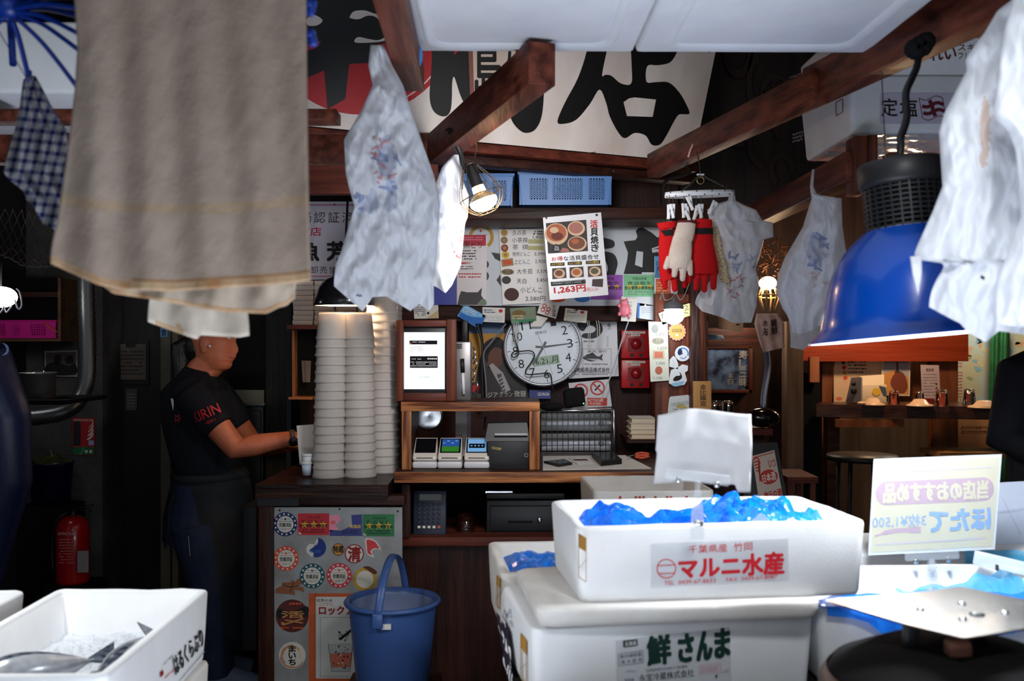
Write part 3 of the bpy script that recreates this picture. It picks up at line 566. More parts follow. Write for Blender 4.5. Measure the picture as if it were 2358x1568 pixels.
def cert(x0, y0, x1, y1, c, torn=False):
    def f(m):
        if torn:
            m.pp(pl, [(x0, y0 + 4), (x0 + 20, y0), (x0 + 26, y0 + 12), (x0 + 12, y0 + 26), (x0 + 22, y0 + 34), (x0, y0 + 40)], PINK, .5); m.pp(pl, [(x0, y1), (x0, y1 - 14), (x0 + 26, y1 - 12), (x0 + 52, y0 + 26), (x0 + 50, y0 + 2), (x1, y0), (x1, y1)], flat('cert_indigo', 58, 62, 126), .5)
            m.scrib(pl, x0 + 28, y1 - 14, x1 - 12, y1 - 4, 2, INK, 1); m.tx(pl, '実施店', (x0 + 46, y0 + 24, x1 - 3, y0 + 32), YEL, 1, .03); m.tx(pl, '検', (x0 + 2, y0 + 14, x0 + 14, y0 + 24), ORANGE, 1, .03); return
        m.rc(pl, x0, y0, x1, y1, c, .5); m.tx(pl, '平成24年度', (x0 + 22, y0 + 6, x1 - 20, y0 + 12), INK, 1); m.tx(pl, '食 品 衛 生', (x0 + 8, y0 + 14, x1 - 10, y0 + 22), INK, 1)
        for k in range(3):
            cx = x0 + 16 + (x1 - x0 - 30) / 2 * k; m.pp(pl, [(cx + (10 if i % 2 == 0 else 4) * sin(i * pi / 5), (y0 + y1) / 2 + 1 - (10 if i % 2 == 0 else 4) * cos(i * pi / 5)) for i in range(10)], YEL, 1)
        m.tx(pl, '自主管理点検実施店', (x0 + 4, y0 + 24, x1 - 4, y0 + 32), INK, 2, .03); m.scrib(pl, x0 + 10, y1 - 15, x1 - 10, y1 - 4, 2, INK, 2)
        m.pp(pl, [(x0 + 2, y1 - 8), (x0 + 10, y1 - 2), (x0 + 2, y1 - 2)], SEALP, 2)
    return f
stk(cert(686, 1182, 758, 1232, flat('cert_red', 190, 38, 50)), 'red star certificate sticker'); stk(cert(759, 1184, 834, 1234, PURPLE, True), 'torn pink and indigo certificate sticker'); stk(cert(835, 1184, 908, 1235, flat('cert_leaf', 46, 118, 70)), 'green star certificate sticker')
def s1(m): m.pp(pl, [(705, 1262), (712, 1252), (724, 1253), (730, 1240), (740, 1242), (722, 1256), (726, 1270), (718, 1282), (706, 1272)], SEALP, .5); m.sp(pl, [(733, 1239), (744, 1244), (751, 1258), (748, 1272), (738, 1281), (724, 1283), (721, 1272), (712, 1268), (724, 1258), (732, 1252)], flat('sticker_cobalt', 26, 48, 118), .7); m.scrib(pl, 712, 1266, 738, 1274, 2, BLUE, 1)
stk(s1, 'torn cobalt blue round sticker')
def s2(m): m.el(pl, 779, 1265, 14, 14, flat('sticker_ochre', 204, 140, 50), .5); m.ring(pl, 779, 1265, 14, 1.5, INK, 1); m.tx(pl, '特選', (768, 1257, 790, 1272), INK, 1, .04)
stk(s2, 'small ochre sticker with two characters')
def s3(m): m.el(pl, 816, 1275, 22, 22, SEALP, .5); m.ring(pl, 816, 1275, 22, 2.5, DRED, 1); m.tx(pl, '清', (802, 1259, 830, 1292), DRED, 1, .04)
stk(s3, 'white round sticker with dark red character')
def s4(m): m.sp(pl, [(842, 1240), (862, 1243), (872, 1254), (877, 1266), (866, 1264), (856, 1270), (862, 1283), (846, 1276), (842, 1258)], SEALP, .5); m.sp(pl, [(845, 1243), (861, 1246), (869, 1255), (873, 1263), (862, 1262), (853, 1269), (857, 1278), (847, 1273), (845, 1258)], flat('fish_red', 206, 60, 62), 1)
stk(s4, 'red fish head sticker')
def s5(m): m.ring(pl, 840, 1334, 27, 7, GOLD, .5); m.el(pl, 840, 1334, 20, 20, SEALP, .5); m.sp(pl, [(836, 1306), (850, 1304), (868, 1316), (862, 1322), (846, 1312)], BROWNINK, 1)
stk(s5, 'scuffed gold ring sticker behind the bucket rim')
def s6(m): m.pp(pl, [(634, 1356), (650, 1348), (650, 1341), (670, 1340), (672, 1334), (678, 1340), (690, 1331), (696, 1344), (684, 1350), (698, 1352), (701, 1364), (690, 1360), (678, 1358), (680, 1370), (660, 1368), (634, 1366)], flat('fishfin_brown', 136, 82, 50), .5); m.ln(pl, [(650, 1346), (668, 1352), (690, 1348)], 1.5, INK, 1); m.ln(pl, [(676, 1340), (668, 1364)], 1.5, INK, 1)
stk(s6, 'brown fish cut-out sticker')
def s7(m): m.el(pl, 673, 1418, 38, 38, flat('sticker_maroon', 84, 32, 26), .5); m.sp(pl, [(640, 1402), (672, 1408), (708, 1396), (706, 1420), (676, 1416), (642, 1424)], INK, 1); m.vt(pl, '活〆', 648, 1406, 700, 1440, flat('sticker_amber', 190, 130, 70), 2, .05); m.scrib(pl, 656, 1386, 694, 1396, 1, ORANGE, 2, 2); m.scrib(pl, 646, 1442, 700, 1450, 1, ORANGE, 2)
stk(s7, 'large maroon round sticker with amber brush characters')
def s8(m):
    m.el(pl, 673, 1509, 31, 31, SEALP, .5)
    for k in range(5): m.ring(pl, 673, 1509, 29 - 2.4 * k, 1.6, (RED, GOLD, DRED, ORANGE, YEL)[k], 1, 20, a0=.5 + .9 * k, a1=3 + .9 * k)
    m.vt(pl, 'まいち', 665, 1486, 681, 1532, INK, 2, .05)
stk(s8, 'pale round sticker with red swirls and vertical characters')
def s9(m):
    m.rc(pl, 711, 1366, 900, 1640, flat('poster_orange', 190, 84, 40), .4); m.rc(pl, 727, 1374, 890, 1562, flat('poster_offwhite', 196, 194, 188), .7); m.rc(pl, 725, 1366, 727, 1566, flat('poster_edge', 140, 60, 30), .8)
    m.tx(pl, '世界の氷', (729, 1379, 766, 1386), INK, 1, .02); m.tx(pl, 'コクボの', (735, 1387, 766, 1395), flat('poster_rust', 176, 70, 50), 1, .01); m.tx(pl, 'ロックアイス', (735, 1396, 856, 1415), DRED, 1, .05)
    m.frame(pl, 737, 1421, 880, 1558, 1, GREY, 1)
    m.pp(pl, [(757, 1483), (812, 1480), (806, 1545), (764, 1545)], flat('glass_print', 172, 172, 170), 1); m.ln(pl, [(756, 1482), (764, 1546), (806, 1546), (813, 1480)], 2, GREY, 2); m.pp(pl, [(760, 1505), (811, 1502), (806, 1536), (764, 1536)], flat('drink_coral', 196, 104, 76), 2)
    g = random.Random(3)
    for k in range(40):
        x, y = g.uniform(766, 804), g.uniform(1484, 1540); m.pp(pl, [(x, y), (x + g.uniform(2, 6), y + g.uniform(-3, 2)), (x + g.uniform(0, 5), y + g.uniform(2, 6))], (SEALP, GREY, INK)[k % 3], 3)
    for k in range(22):
        x, y = g.uniform(777, 800), g.uniform(1452, 1474); m.pp(pl, [(x, y), (x + g.uniform(2, 5), y + g.uniform(-3, 2)), (x + g.uniform(0, 4), y + g.uniform(2, 5))], (GREY, INK)[k % 2], 3)
    m.ln(pl, [(782, 1472), (830, 1434)], 6, INK, 3)
stk(s9, 'orange bordered ice poster', 'ice_poster')
# ================================================================= middle counter
t = thing('service_counter', 'dark wooden service counter with worn orange edge and open shelf under it', 'counter', (.0, 4.2, 0))
SZ = P(0, 1087, 3.86).z
m = MB(); m.bx(P(908, 0, 3.86).x, P(1500, 0, 3.86).x + .1, 3.86, 4.75, SZ - .03, SZ, DWOOD)
m.bx(P(908, 0, 3.86).x, P(1500, 0, 3.86).x + .1, 3.845, 3.862, SZ - .04, SZ + .001, OWOOD, .002); m.build('counter_board', t)
m = MB(); m.fbox(926, 1237, 1520, 1258, 3.92, .6, RWOOD, .002); m.build('lower_shelf', t)
m = MB(); m.fbox(928, 1258, 1520, 1660, 3.98, .03, DWOODZ); m.build('front_panel', t)
m = MB(); m.bx(-.42, .75, 4.52, 4.54, .02, SZ - .03, MBLACK); m.build('back_panel', t)
MB().fbox(926, 1116, 944, 1237, 3.90, .05, DWOODZ).build('upright', t); MB().bx(.55, .59, 3.90, 4.5, 0, SZ - .04, DWOODZ).build('upright', t)
# under the counter: calculator, tumbler, cash drawer
cz = P(0, 1237, 3.92).z
t = thing('calculator', 'large dark navy desk calculator standing upright under the counter', 'calculator', (P(990, 0, 4.0).x, 4.02, cz))
m = MB(); Mr = Matrix.Rotation(R(-10), 3, 'X'); CAL = mat('navy_calculator_plastic', (.012, .016, .035, 1), .5)
s_ = 4.0 / F; w, h = 76 * s_, 104 * s_; c0 = P(990, 1182, 4.0)
m.box(c0, (w, .02, h), CAL, Mr, .004); m.build('case', t)
pk = Plane(c0 + Mr @ V((0, -.0112, 0)), Mr @ V((0, -1, 0)))
m = MB(); m.rc(pk, 966, 1138, 1016, 1152, mat('lcd_off', (.02, .025, .02, 1), .15)); m.build('display', t)
for r_ in range(6):
    for k in range(5):
        m = MB(); x, y = 961 + 11.5 * k, 1158 + 10.5 * r_; c = CAL if r_ < 5 else (PAPER if k < 4 else flat('key_red', 210, 90, 70))
        m.box(pk.at(x + 4, y + 3, .002), (.012, .006, .010), c if r_ < 5 else c, Mr, .001); m.build('key', t, label='red key' if (r_ == 5 and k == 4) else None)
m = MB(); m.lathe([(.001, 0), (.030, 0), (.035, .012), (.040, .09), (.037, .09), (.032, .014), (.001, .010)], P(1072, 1236, 4.05) * 1, GLASS, 24)
m.build('tumbler', label='clear ribbed glass tumbler under the counter beside the calculator', cat='glass')
t = thing('cash_drawer', 'black steel cash drawer with silver key lock under the counter', 'cash drawer', (P(1260, 0, 4.0).x, 4.2, cz))
m = MB(); m.fbox(1120, 1152, 1400, 1236, 4.02, .4, BLACK, .004); m.build('casing', t)
m = MB(); m.fbox(1128, 1165, 1392, 1222, 4.01, .02, mat('drawer_black', (.014, .014, .015, 1), .4), .003); m.fbox(1170, 1200, 1226, 1204, 4.005, .01, MBLACK); m.build('drawer_front', t)
m = MB(); m.lathe([(.001, -.006), (.010, -.006), (.010, .006), (.001, .006)], P(1242, 1196, 4.003), STEEL, 16, Matrix.Rotation(R(90), 3, 'X')); m.box(P(1243, 1196, 3.992), (.003, .016, .014), STEEL); m.build('key_lock', t)
m = MB(); m.fbox(1118, 1131, 1180, 1136, 4.03, .02, STEEL); m.fbox(1120, 1136, 1300, 1149, 4.02, .2, BLACK, .002); m.build('black_tray', label='flat black tray with a bright lip resting on the cash drawer', cat='tray', base=None)
# ================================================================= shelf box with terminals and printer
t = thing('desktop_shelf', 'worn orange-edged wooden desktop shelf holding card terminals and printer', 'shelf', (P(1085, 0, 4.0).x, 4.1, SZ))
def facing(x0, y0, x1, y1, D, dep, face, body):
    m = MB(); m.fbox(x0, y0, x1, y1, D + .012, dep, body); m.fbox(x0, y0, x1, y1, D, .014, face, .002); return m
m = MB(); a = P(923, 0, 3.93).x; b = P(1243, 0, 3.93).x; zt = P(0, 926, 3.93).z
m.bx(a, b, 3.944, 4.24, zt - .036, zt, DWOOD); m.bx(a, b, 3.93, 3.945, zt - .036, zt + .001, OWOOD, .002); m.build('top_board', t)
for x0, x1, mm in ((925, 947, OWOODZ), (1219, 1243, OWOODZ)):
    m = MB(); a_, b_ = P(x0, 0, 3.93).x, P(x1, 0, 3.93).x; m.bx(a_, b_, 3.944, 4.24, SZ, zt - .036, DWOODZ); m.bx(a_, b_, 3.93, 3.945, SZ, zt - .036, mm, .002); m.build('side_board', t)
# three payment terminals
TW = flat('terminal_white', 224, 214, 204, .35); TW2 = flat('terminal_base_white', 214, 212, 214, .4)
DARKGL = mat('dark_screen', (.006, .006, .008, 1), .12); SCRB = mat('screen_sky', S(110, 160, 205), .3, emit=.5); SCRN = mat('screen_navy', S(40, 80, 150), .3, emit=.4); SCRG = mat('screen_green', S(50, 120, 40), .3, emit=.4)
for k, (x0, x1, lab) in enumerate(((949, 1006, 'white card payment terminal with a dark screen, left end of its row'), (1007, 1064, 'white card payment terminal with blue and green screen in the middle'), (1068, 1127, 'white card payment terminal with pale blue screen beside the printer'))):
    D0 = 3.96; w = (x1 - x0) * D0 / F; cx = P((x0 + x1) / 2, 0, D0).x
    t = thing('payment_terminal', lab, 'card terminal', (cx, D0 + .05, SZ), 'card payment terminals')
    m = MB(); m.box((cx, D0 + .06, SZ + .014), (w, .12, .028), TW2, None, .008, 3); m.build('dock', t)
    Mr = Matrix.Rotation(R(38), 3, 'X'); c = V((cx, D0 + .068, SZ + .068))
    m = MB(); m.box((cx, D0 + .055, SZ + .040), (w * .98, .105, .020), TW, None, .008, 3)
    m.hexa([V((cx + s1 * w * .48, y, z)) for s1, y, z in ((-1, D0 + .006, SZ + .045), (1, D0 + .006, SZ + .045), (1, D0 + .11, SZ + .045), (-1, D0 + .11, SZ + .045))], [V((cx + s1 * w * f, y, z)) for s1, f, y, z in ((-1, .47, D0 + .018, SZ + .054), (1, .47, D0 + .018, SZ + .054), (1, .44, D0 + .11, SZ + .112), (-1, .44, D0 + .11, SZ + .112))], TW); m.build('body', t)
    pk = plane3(V((cx - .1, D0 + .018, SZ + .0545)), V((cx + .1, D0 + .018, SZ + .0545)), V((cx, D0 + .11, SZ + .1125)))
    def q(u, v): return V((cx + (u - .5) * w * .84, D0 + .026 + v * .078, SZ + .0602 + v * .049))
    m = MB(); up = V((0, -.0006, .001))
    def sq(u0, v0, u1, v1, mm, l): m.add([q(u0, v0) + up * l, q(u1, v0) + up * l, q(u1, v1) + up * l, q(u0, v1) + up * l], [(0, 1, 2, 3)], mm)
    sq(0, 0, 1, 1, DARKGL, 1)
    if k == 1: sq(.08, .06, .92, .42, SCRG, 2); sq(.08, .42, .92, .94, SCRN, 2); [sq(.12 + .2 * i, .62 + .14 * (i % 2), .24 + .2 * i, .68 + .14 * (i % 2), SCRB, 3) for i in range(4)]
    if k == 2: sq(.06, .05, .94, .95, SCRB, 2); sq(.12, .3, .86, .6, DARKGL, 3); [sq(.2 + .17 * i, .4, .28 + .17 * i, .48, SCRB, 4) for i in range(4)]
    m.build('screen', t)
    m = MB(); m.box((cx, D0 + .0025, SZ + .043), (w * .66, .004, .003), INK); m.build('card_slot', t)
# receipt printer
t = thing('receipt_printer', 'black receipt printer inside the wooden desktop shelf', 'printer', (P(1170, 0, 4.0).x, 4.07, SZ))
m = MB(); m.fbox(1122, 1016, 1222, 1087, 3.97, .17, mat('printer_charcoal', (.014, .014, .016, 1), .5), .004); m.build('body', t)
m = MB(); m.hexa([P(1116, 1017, 3.975), P(1220, 1017, 3.975), P(1216, 1017, 4.13) + V((.03, 0, 0)), P(1116, 1017, 4.13)], [P(1124, 975, 4.0), P(1214, 973, 4.0), P(1214, 970, 4.12) + V((.02, 0, 0)), P(1124, 972, 4.12)], BLACK); m.build('cover', t)
m = MB(); m.fbox(1139, 998, 1215, 1003, 3.965, .02, LGREY, .001); m.build('paper_cutter', t, label='silver paper edge')
m = MB(); pl = front(3.969); m.pp(pl, [(1132, 1028), (1155, 1031), (1153, 1037), (1133, 1034)], flat('printer_gold_label', 150, 130, 80)); m.tx(pl, 'EPSON', (1135, 1030, 1147, 1034), NAVY, 2); m.frame(pl, 1208, 1044, 1216, 1052, 1, LGREY); m.build('label_plate', t)
m = MB(); m.tube(smoothpts([P(1130, 990, 4.1), P(1118, 1010, 4.1), P(1114, 1000, 4.1), P(1118, 960, 4.12)], 5), .004, BLACK); m.build('power_cable', t)
# things seen behind the open shelf
m = MB(); c = P(986, 958, 4.27); Mx = Matrix.Rotation(R(90), 3, 'X')
m.lathe([(.001, 0), (.05, -.006), (.062, .004), (.055, .006), (.001, .0)], c, STEEL, 24, Mx); m.build('steel_dish', label='shiny steel dish hanging behind the desktop shelf', cat='dish')
m = MB(); m.fbox(1049, 930, 1075, 1050, 4.3, .004, flat('paper_roll_white', 205, 200, 194)); m.scrib(front(4.298), 1050, 1000, 1066, 1012, 2, RED); m.fbox(1075, 940, 1084, 1050, 4.28, .02, CLEAR); m.build('paper_sheet', label='tall white sheet standing behind the card terminals', cat='paper')
# ================================================================= tablet in its wooden frame
t = thing('tablet_stand', 'dark wooden frame holding a lit tablet on the desktop shelf', 'tablet stand', (P(985, 0, 4.02).x, 4.02, zt))
pl = front(3.99); D0 = 3.985
for x0, y0, x1, y1, mm in ((911, 737, 929, 924, RWOODZ), (1028, 735, 1050, 924, RWOODZ), (929, 737, 1028, 752, RWOOD), (929, 905, 1028, 924, RWOOD)):
    m = MB(); m.fbox(x0, y0, x1, y1, D0 - .02, .05, mm, .003); m.build('frame_bar', t)
m = MB(); m.fbox(925, 745, 1034, 912, D0 + .006, .012, BLACK, .004); tb = m.build('tablet', t)
pl = front(D0 + .0055); m = MB(); SCR = mat('tablet_screen', S(206, 226, 236), .3, emit=1.0)
m.rc(pl, 928, 765, 1024, 896, SCR); SW2 = mat('tablet_page', S(232, 234, 236), .3, emit=.9); m.rc(pl, 943, 784, 1007, 866, SW2, 2); m.rc(pl, 943, 784, 1007, 793, DARKGL, 3); m.rc(pl, 944, 820, 1008, 847, DARKGL, 3); m.el(pl, 946, 791, 2, 2, ORANGE, 4, 10); m.scrib(pl, 950, 786, 980, 790, 1, WHITE, 4)
m.scrib(pl, 945, 796, 976, 812, 5, LGREY, 3, 2); m.scrib(pl, 946, 832, 1006, 845, 3, WHITE, 4, 3); [m.el(pl, 986 + 4.6 * k, 826, 2, 2, WHITE, 4, 10) for k in range(5)]; m.scrib(pl, 948, 825, 970, 829, 1, WHITE, 4); m.scrib(pl, 966, 867, 990, 870, 1, LGREY, 3)
m.build('screen', tb)
# strong box with marker
t = thing('metal_box', 'tall narrow steel box standing between the tablet frame and the wall poster', 'box', (P(1064, 0, 4.2).x, 4.22, zt))
m = MB(); m.fbox(1050, 787, 1084, 926, 4.1, .12, mat('dull_steel_box', S(150, 146, 146), .4, .5, col2=S(110, 106, 106), vscale=6), .003); m.build('body', t)
m = MB(); [m.fbox(1052, 792 + 4 * k, 1064, 794 + 4 * k, 4.096, .006, INK) for k in range(3)]; m.build('vent_slots', t)
m = MB(); m.tube([P(1068, 908, 4.09), P(1066, 858, 4.09)], .0065, WPLAST, 10); m.build('marker_pen', label='white marker pen with black cap clipped to the steel box', cat='pen')
MB().tube([P(1066, 858, 4.09), P(1064.5, 826, 4.09)], .0085, BLACK, 10).build('cap', bpy.data.objects['marker_pen'])
m = MB(); m.fbox(1064, 738, 1077, 790, 4.59, .02, BLACK, .002); m.build('black_clip', label='black binder clip above the steel box', cat='clip')
m = MB()
for k, (x, y) in enumerate(((1090, 812), (1094, 838), (1089, 862), (1096, 888), (1091, 824))): m.tube(smoothpts([P(x, y - 12, 4.16), P(x + 4, y, 4.15), P(x - 1, y + 14, 4.16)], 4), .004, STEEL, 6)
m.build('key_chain', label='bunch of chain links and keys hanging beside the steel box', cat='keys')
# ================================================================= wall of the clock
m = MB(); pl = front(4.74); m.slab(pl, [(1080, 770), (1190, 770), (1218, 922), (1086, 922)], .004, flat('ad_dark', 34, 28, 28, .35)); m.pp(pl, [(1080, 768), (1190, 768), (1190, 800), (1112, 800), (1100, 850), (1094, 880), (1080, 880)], flat('ad_amber', 196, 140, 50), 1); m.rc(pl, 1080, 742, 1160, 768, flat('ad_skyblue', 92, 116, 150), 1)
m.sp(pl, [(1112, 800), (1125, 786), (1146, 782), (1160, 792), (1160, 826), (1148, 846), (1130, 850), (1118, 830)], flat('ad_skin', 110, 70, 54), 2); m.sp(pl, [(1110, 806), (1120, 786), (1146, 776), (1162, 790), (1160, 804), (1140, 800), (1126, 814), (1122, 836)], INK, 3)
m.pp(pl, [(1110, 850), (1128, 842), (1150, 868), (1172, 902), (1104, 922), (1100, 880)], flat('ad_suit', 52, 50, 48), 2); m.pp(pl, [(1126, 842), (1134, 836), (1158, 858), (1176, 898), (1160, 904), (1142, 872)], flat('ad_shirt', 176, 172, 170), 3); m.pp(pl, [(1144, 862), (1154, 860), (1164, 900), (1156, 908), (1150, 884)], flat('ad_tie', 84, 82, 92), 4)
for k in range(4): m.pp(pl, [(1147 + 3 * k, 872 + 8 * k), (1157 + 2 * k, 866 + 8 * k), (1158 + 2 * k, 869 + 8 * k), (1148 + 3 * k, 875 + 8 * k)], LGREY, 5)
m.tx(pl, 'ョージア', (1100, 903, 1146, 916), SEALP, 5, .0); m.tx(pl, 'グラン', (1150, 901, 1180, 914), SEALP, 5, .0); m.tx(pl, '微糖', (1184, 899, 1211, 914), SEALP, 5, .01)
m.pp(pl, [(1088, 888), (1100, 884), (1108, 892), (1096, 904), (1088, 902)], RED, 4)
m.build('coffee_poster', label='dark advertising poster of a suited man beside the clock', cat='poster')
m = MB(); pl = front(4.73); m.slab(pl, [(1219, 898), (1268, 898), (1268, 918), (1219, 918)], .004, flat('coffee_card_blue', 54, 66, 130, .4)); m.tx(pl, 'GEORGIA', (1238, 904, 1265, 911), WHITE, 2, .02); m.build('blue_card', label='small blue lettered card under the clock', cat='card')
m = MB(); pl = front(4.73); m.slab(pl, [(1310, 736), (1420, 734), (1425, 866), (1310, 872)], .003, flat('fish_poster_paper', 206, 206, 210, .5))
m.sp(pl, [(1330, 744), (1350, 740), (1380, 742), (1388, 760), (1376, 776), (1356, 780), (1340, 776), (1344, 768), (1364, 766), (1372, 758), (1364, 750), (1352, 752), (1344, 762), (1334, 758)], flat('poster_black_swirl', 40, 40, 44), 1)
m.frame(pl, 1342, 803, 1408, 860, .8, GREY, 1); m.sp(pl, [(1342, 824), (1352, 816), (1366, 815), (1378, 821), (1388, 815), (1386, 824), (1388, 830), (1378, 827), (1364, 832), (1352, 830)], flat('fish_ink', 60, 62, 66), 2, 4); m.pp(pl, [(1358, 816), (1364, 811), (1370, 816)], flat('fish_ink', 60, 62, 66), 2); m.pp(pl, [(1348, 826), (1380, 826), (1366, 830)], LGREY, 3); m.el(pl, 1348, 821, 1, 1, WHITE, 4, 6)
m.tx(pl, '漁具 港町', (1352, 806, 1398, 812), GREY, 2); m.scrib(pl, 1346, 836, 1400, 842, 1, GREY, 2, 3); m.tx(pl, '築地船用品株式会社', (1318, 846, 1404, 858), INK, 2, .02); m.scrib(pl, 1322, 860, 1400, 865, 1, GREY, 2); m.scrib(pl, 1344, 782, 1370, 792, 1, GREY, 2); m.vt(pl, '十一月', 1399, 738, 1406, 760, GREY, 2); m.vt(pl, '船具漁具', 1396, 772, 1402, 800, LGREY, 2)
m.build('ship_chandler_poster', label='white poster with a printed fish right of the clock', cat='poster')
m = MB(); pl = front(4.73); m.slab(pl, [(1309, 882), (1401, 873), (1409, 936), (1318, 940)], .003, flat('prohibit_poster', 204, 204, 208, .4))
for x, y in ((1337, 900), (1376, 893)):
    m.ring(pl, x, y, 17, 3.5, flat('prohibit_red', 190, 60, 56), 2); m.ln(pl, [(x - 11, y - 11), (x + 11, y + 11)], 3.2, flat('prohibit_red', 190, 60, 56), 3)
m.ln(pl, [(1370, 899), (1382, 886)], 3.5, INK, 2); m.el(pl, 1337, 898, 6, 8, GREY, 1); m.rc(pl, 1352, 916, 1398, 934, flat('prohibit_red2', 196, 70, 64), 1); m.tx(pl, 'INTERDICTION', (1322, 919, 1388, 925), SEALP, 2, .02); m.tx(pl, 'DE FUMER', (1345, 927, 1384, 932), SEALP, 2, .02)
m.build('prohibition_poster', label='white notice with two red prohibition circles below the fish poster', cat='notice')
# clock
t = thing('wall_clock', 'large round white wall clock with silver rim and digital date', 'clock', P(1250, 892, 4.68))
CD = 4.66; cl = front(CD); cc = P(1250, 799, CD); rr = 91.5 * CD / F; Mx = Matrix.Rotation(R(90), 3, 'X')
m = MB(); m.lathe([(.001, -.055), (rr * .97, -.055), (rr, -.03), (rr, .0), (rr * .975, .012), (rr * .93, .012), (rr * .91, .002), (rr * .91, -.01)], cc, mat('clock_rim_silver', S(178, 180, 184), .35, .6), 56, Mx); m.build('rim', t)
m = MB(); m.lathe([(.0001, .0), (rr * .92, .0)], cc, flat('clock_face', 222, 230, 238, .4), 56, Mx, False)
ro = R(-8)
def ck(a, r): a = R(a) + ro; return 1250 + r * sin(a), 799 - r * cos(a)
for k in range(60):
    a = 6 * k; p, q = ck(a, 79 if k % 5 else 75), ck(a, 82); m.ln(cl, [p, q], 1.4 if k % 5 == 0 else .6, INK if k % 5 == 0 else GREY, 2)
for k in range(1, 13):
    x, y = ck(30 * k, 63); w = 6.5 if k < 10 else 11; c, s = cos(ro), sin(ro)
    m.tx(cl, str(k), [(x + u * c - v * s, y + u * s + v * c) for u, v in ((-w, -10), (w, -10), (w, 10), (-w, 10))], INK, 3, -.004)
c, s = cos(ro), sin(ro); rq = lambda x, y, w, h: [(x + u * c - v * s, y + u * s + v * c) for u, v in ((-w, -h), (w, -h), (w, h), (-w, h))]
m.tx(cl, 'SEIKO', rq(*ck(0, 34), 13, 3.4), INK, 3, .005); m.build('face', t)
m = MB(); x, y = 1257, 830; m.pp(cl, rq(x, y, 31, 10.5), flat('lcd_green', 158, 182, 160, .3), 2); m.tx(cl, '6.21.月', rq(x + 2, y, 26, 8), INK, 3, .012); m.build('date_display', t)
m = MB(); m.ln(cl, [ck(-80, 17), (1251, 799), ck(90.5, 65)], [4.5, 4.5, 2.2], flat('hand_grey', 70, 72, 76, .4), 5); m.build('minute_hand', t)
m = MB(); m.ln(cl, [ck(37, 14), (1251, 799), ck(217.5, 47)], [5.5, 5.5, 3], flat('hand_grey', 70, 72, 76, .4), 7); m.build('hour_hand', t)
m = MB(); m.ln(cl, [ck(-14, 32), (1251, 799), ck(168, 66)], [2.5, 1.5, 1], flat('second_hand', 196, 198, 200), 9); m.el(cl, 1251, 799, 3, 3, GREY, 10, 14); m.build('second_hand', t)
m = MB(); CB = [(1178, 742), (1186, 780), (1192, 800), (1194, 815), (1183, 823), (1178, 817), (1184, 810), (1200, 809), (1222, 808), (1231, 818), (1222, 836), (1211, 852), (1214, 862), (1240, 861), (1262, 859), (1269, 866), (1272, 890), (1280, 916)]
m.tube(smoothpts([P(x, y, 4.615) for x, y in CB], 5), .0032, INK, 6); m.build('black_cable', label='thin black cable looping down across the clock face', cat='cable')
m = MB()
for k, pts in enumerate(([(1105, 745), (1112, 800), (1114, 860), (1116, 925)], [(1098, 745), (1110, 790), (1110, 850), (1112, 925)], [(1165, 745), (1130, 790), (1114, 815), (1118, 870), (1121, 925)])): m.tube(smoothpts([P(x, y, 4.6 - .02 * k) for x, y in pts], 5), .006 if k < 2 else .004, (MBLACK, BLACK, GREY)[k], 6)
m.build('hanging_cables', label='bunch of dark cables hanging between the steel box and the clock', cat='cables', )
m = MB(); m.tube(smoothpts([P(1447, 740, 4.58), P(1430, 790, 4.6), P(1412, 850, 4.62), P(1392, 900, 4.6), P(1384, 925, 4.6)], 5), .0032, LGREY, 6); m.build('grey_cord', label='thin grey cord running down from the swing tag', cat='cord')
for x in (1180, 1184, 1188, 1192, 1352, 1356, 1373, 1378):
    MB().tube(smoothpts([P(x, 738, 4.6), P(x + 3, 762, 4.59), P(x + 1, 790 if x < 1300 else 800, 4.6)], 4), .0016, flat('raffia', 208, 204, 196), 5).build('white_string', label='loose white string hanging over the upper ' + ('left' if x < 1300 else 'right') + ' of the clock rim', cat='string', group='white strings over the clock ' + ('left' if x < 1300 else 'right'))
# red alarm boxes
for k, (y0, y1) in enumerate(((760, 826), (828, 894))):
    t = thing('alarm_box', ('upper' if k == 0 else 'lower') + ' red alarm call box on the brown wall beside the price strip', 'alarm box', P(1465, y1, 4.74), 'red alarm boxes')
    m = MB(); RB = flat('alarm_red', 168, 18, 26, .35); m.fbox(1431, y0, 1496, y1, 4.70, .08, RB, .004); m.build('casing', t)
    m = MB(); pl = front(4.698); m.rc(pl, 1446, y0 + 18, 1484, y0 + 50, flat('alarm_dark_red', 120, 12, 18)); c = P(1465, y0 + 32, 4.695); m.lathe([(.0001, .012), (.018, .012), (.024, .004), (.026, -.004)], c, flat('alarm_dome', 140, 16, 22, .25), 20, Matrix.Rotation(R(90), 3, 'X')); m.ball(c + V((0, -.014, 0)), .003, STEEL, 8); m.build('push_dome', t)
    m = MB(); m.rc(pl, 1442, y0 + 3, 1486, y0 + 8, SEALP, 2); m.scrib(pl, 1444, y0 + 4, 1484, y0 + 7, 1, BROWNINK, 3); m.build('label_plate', t)
    m = MB(); m.rc(pl, 1453, y0 + 9, 1474, y0 + 14, SEALP, 2); m.scrib(pl, 1455, y0 + 10, 1472, y0 + 13, 1, BROWNINK, 3); m.build('label_plate', t)
    for x in (1451, 1472): MB().rc(pl, x, y0 + 54, x + 8, y0 + 61, INK, 2).build('button', t)
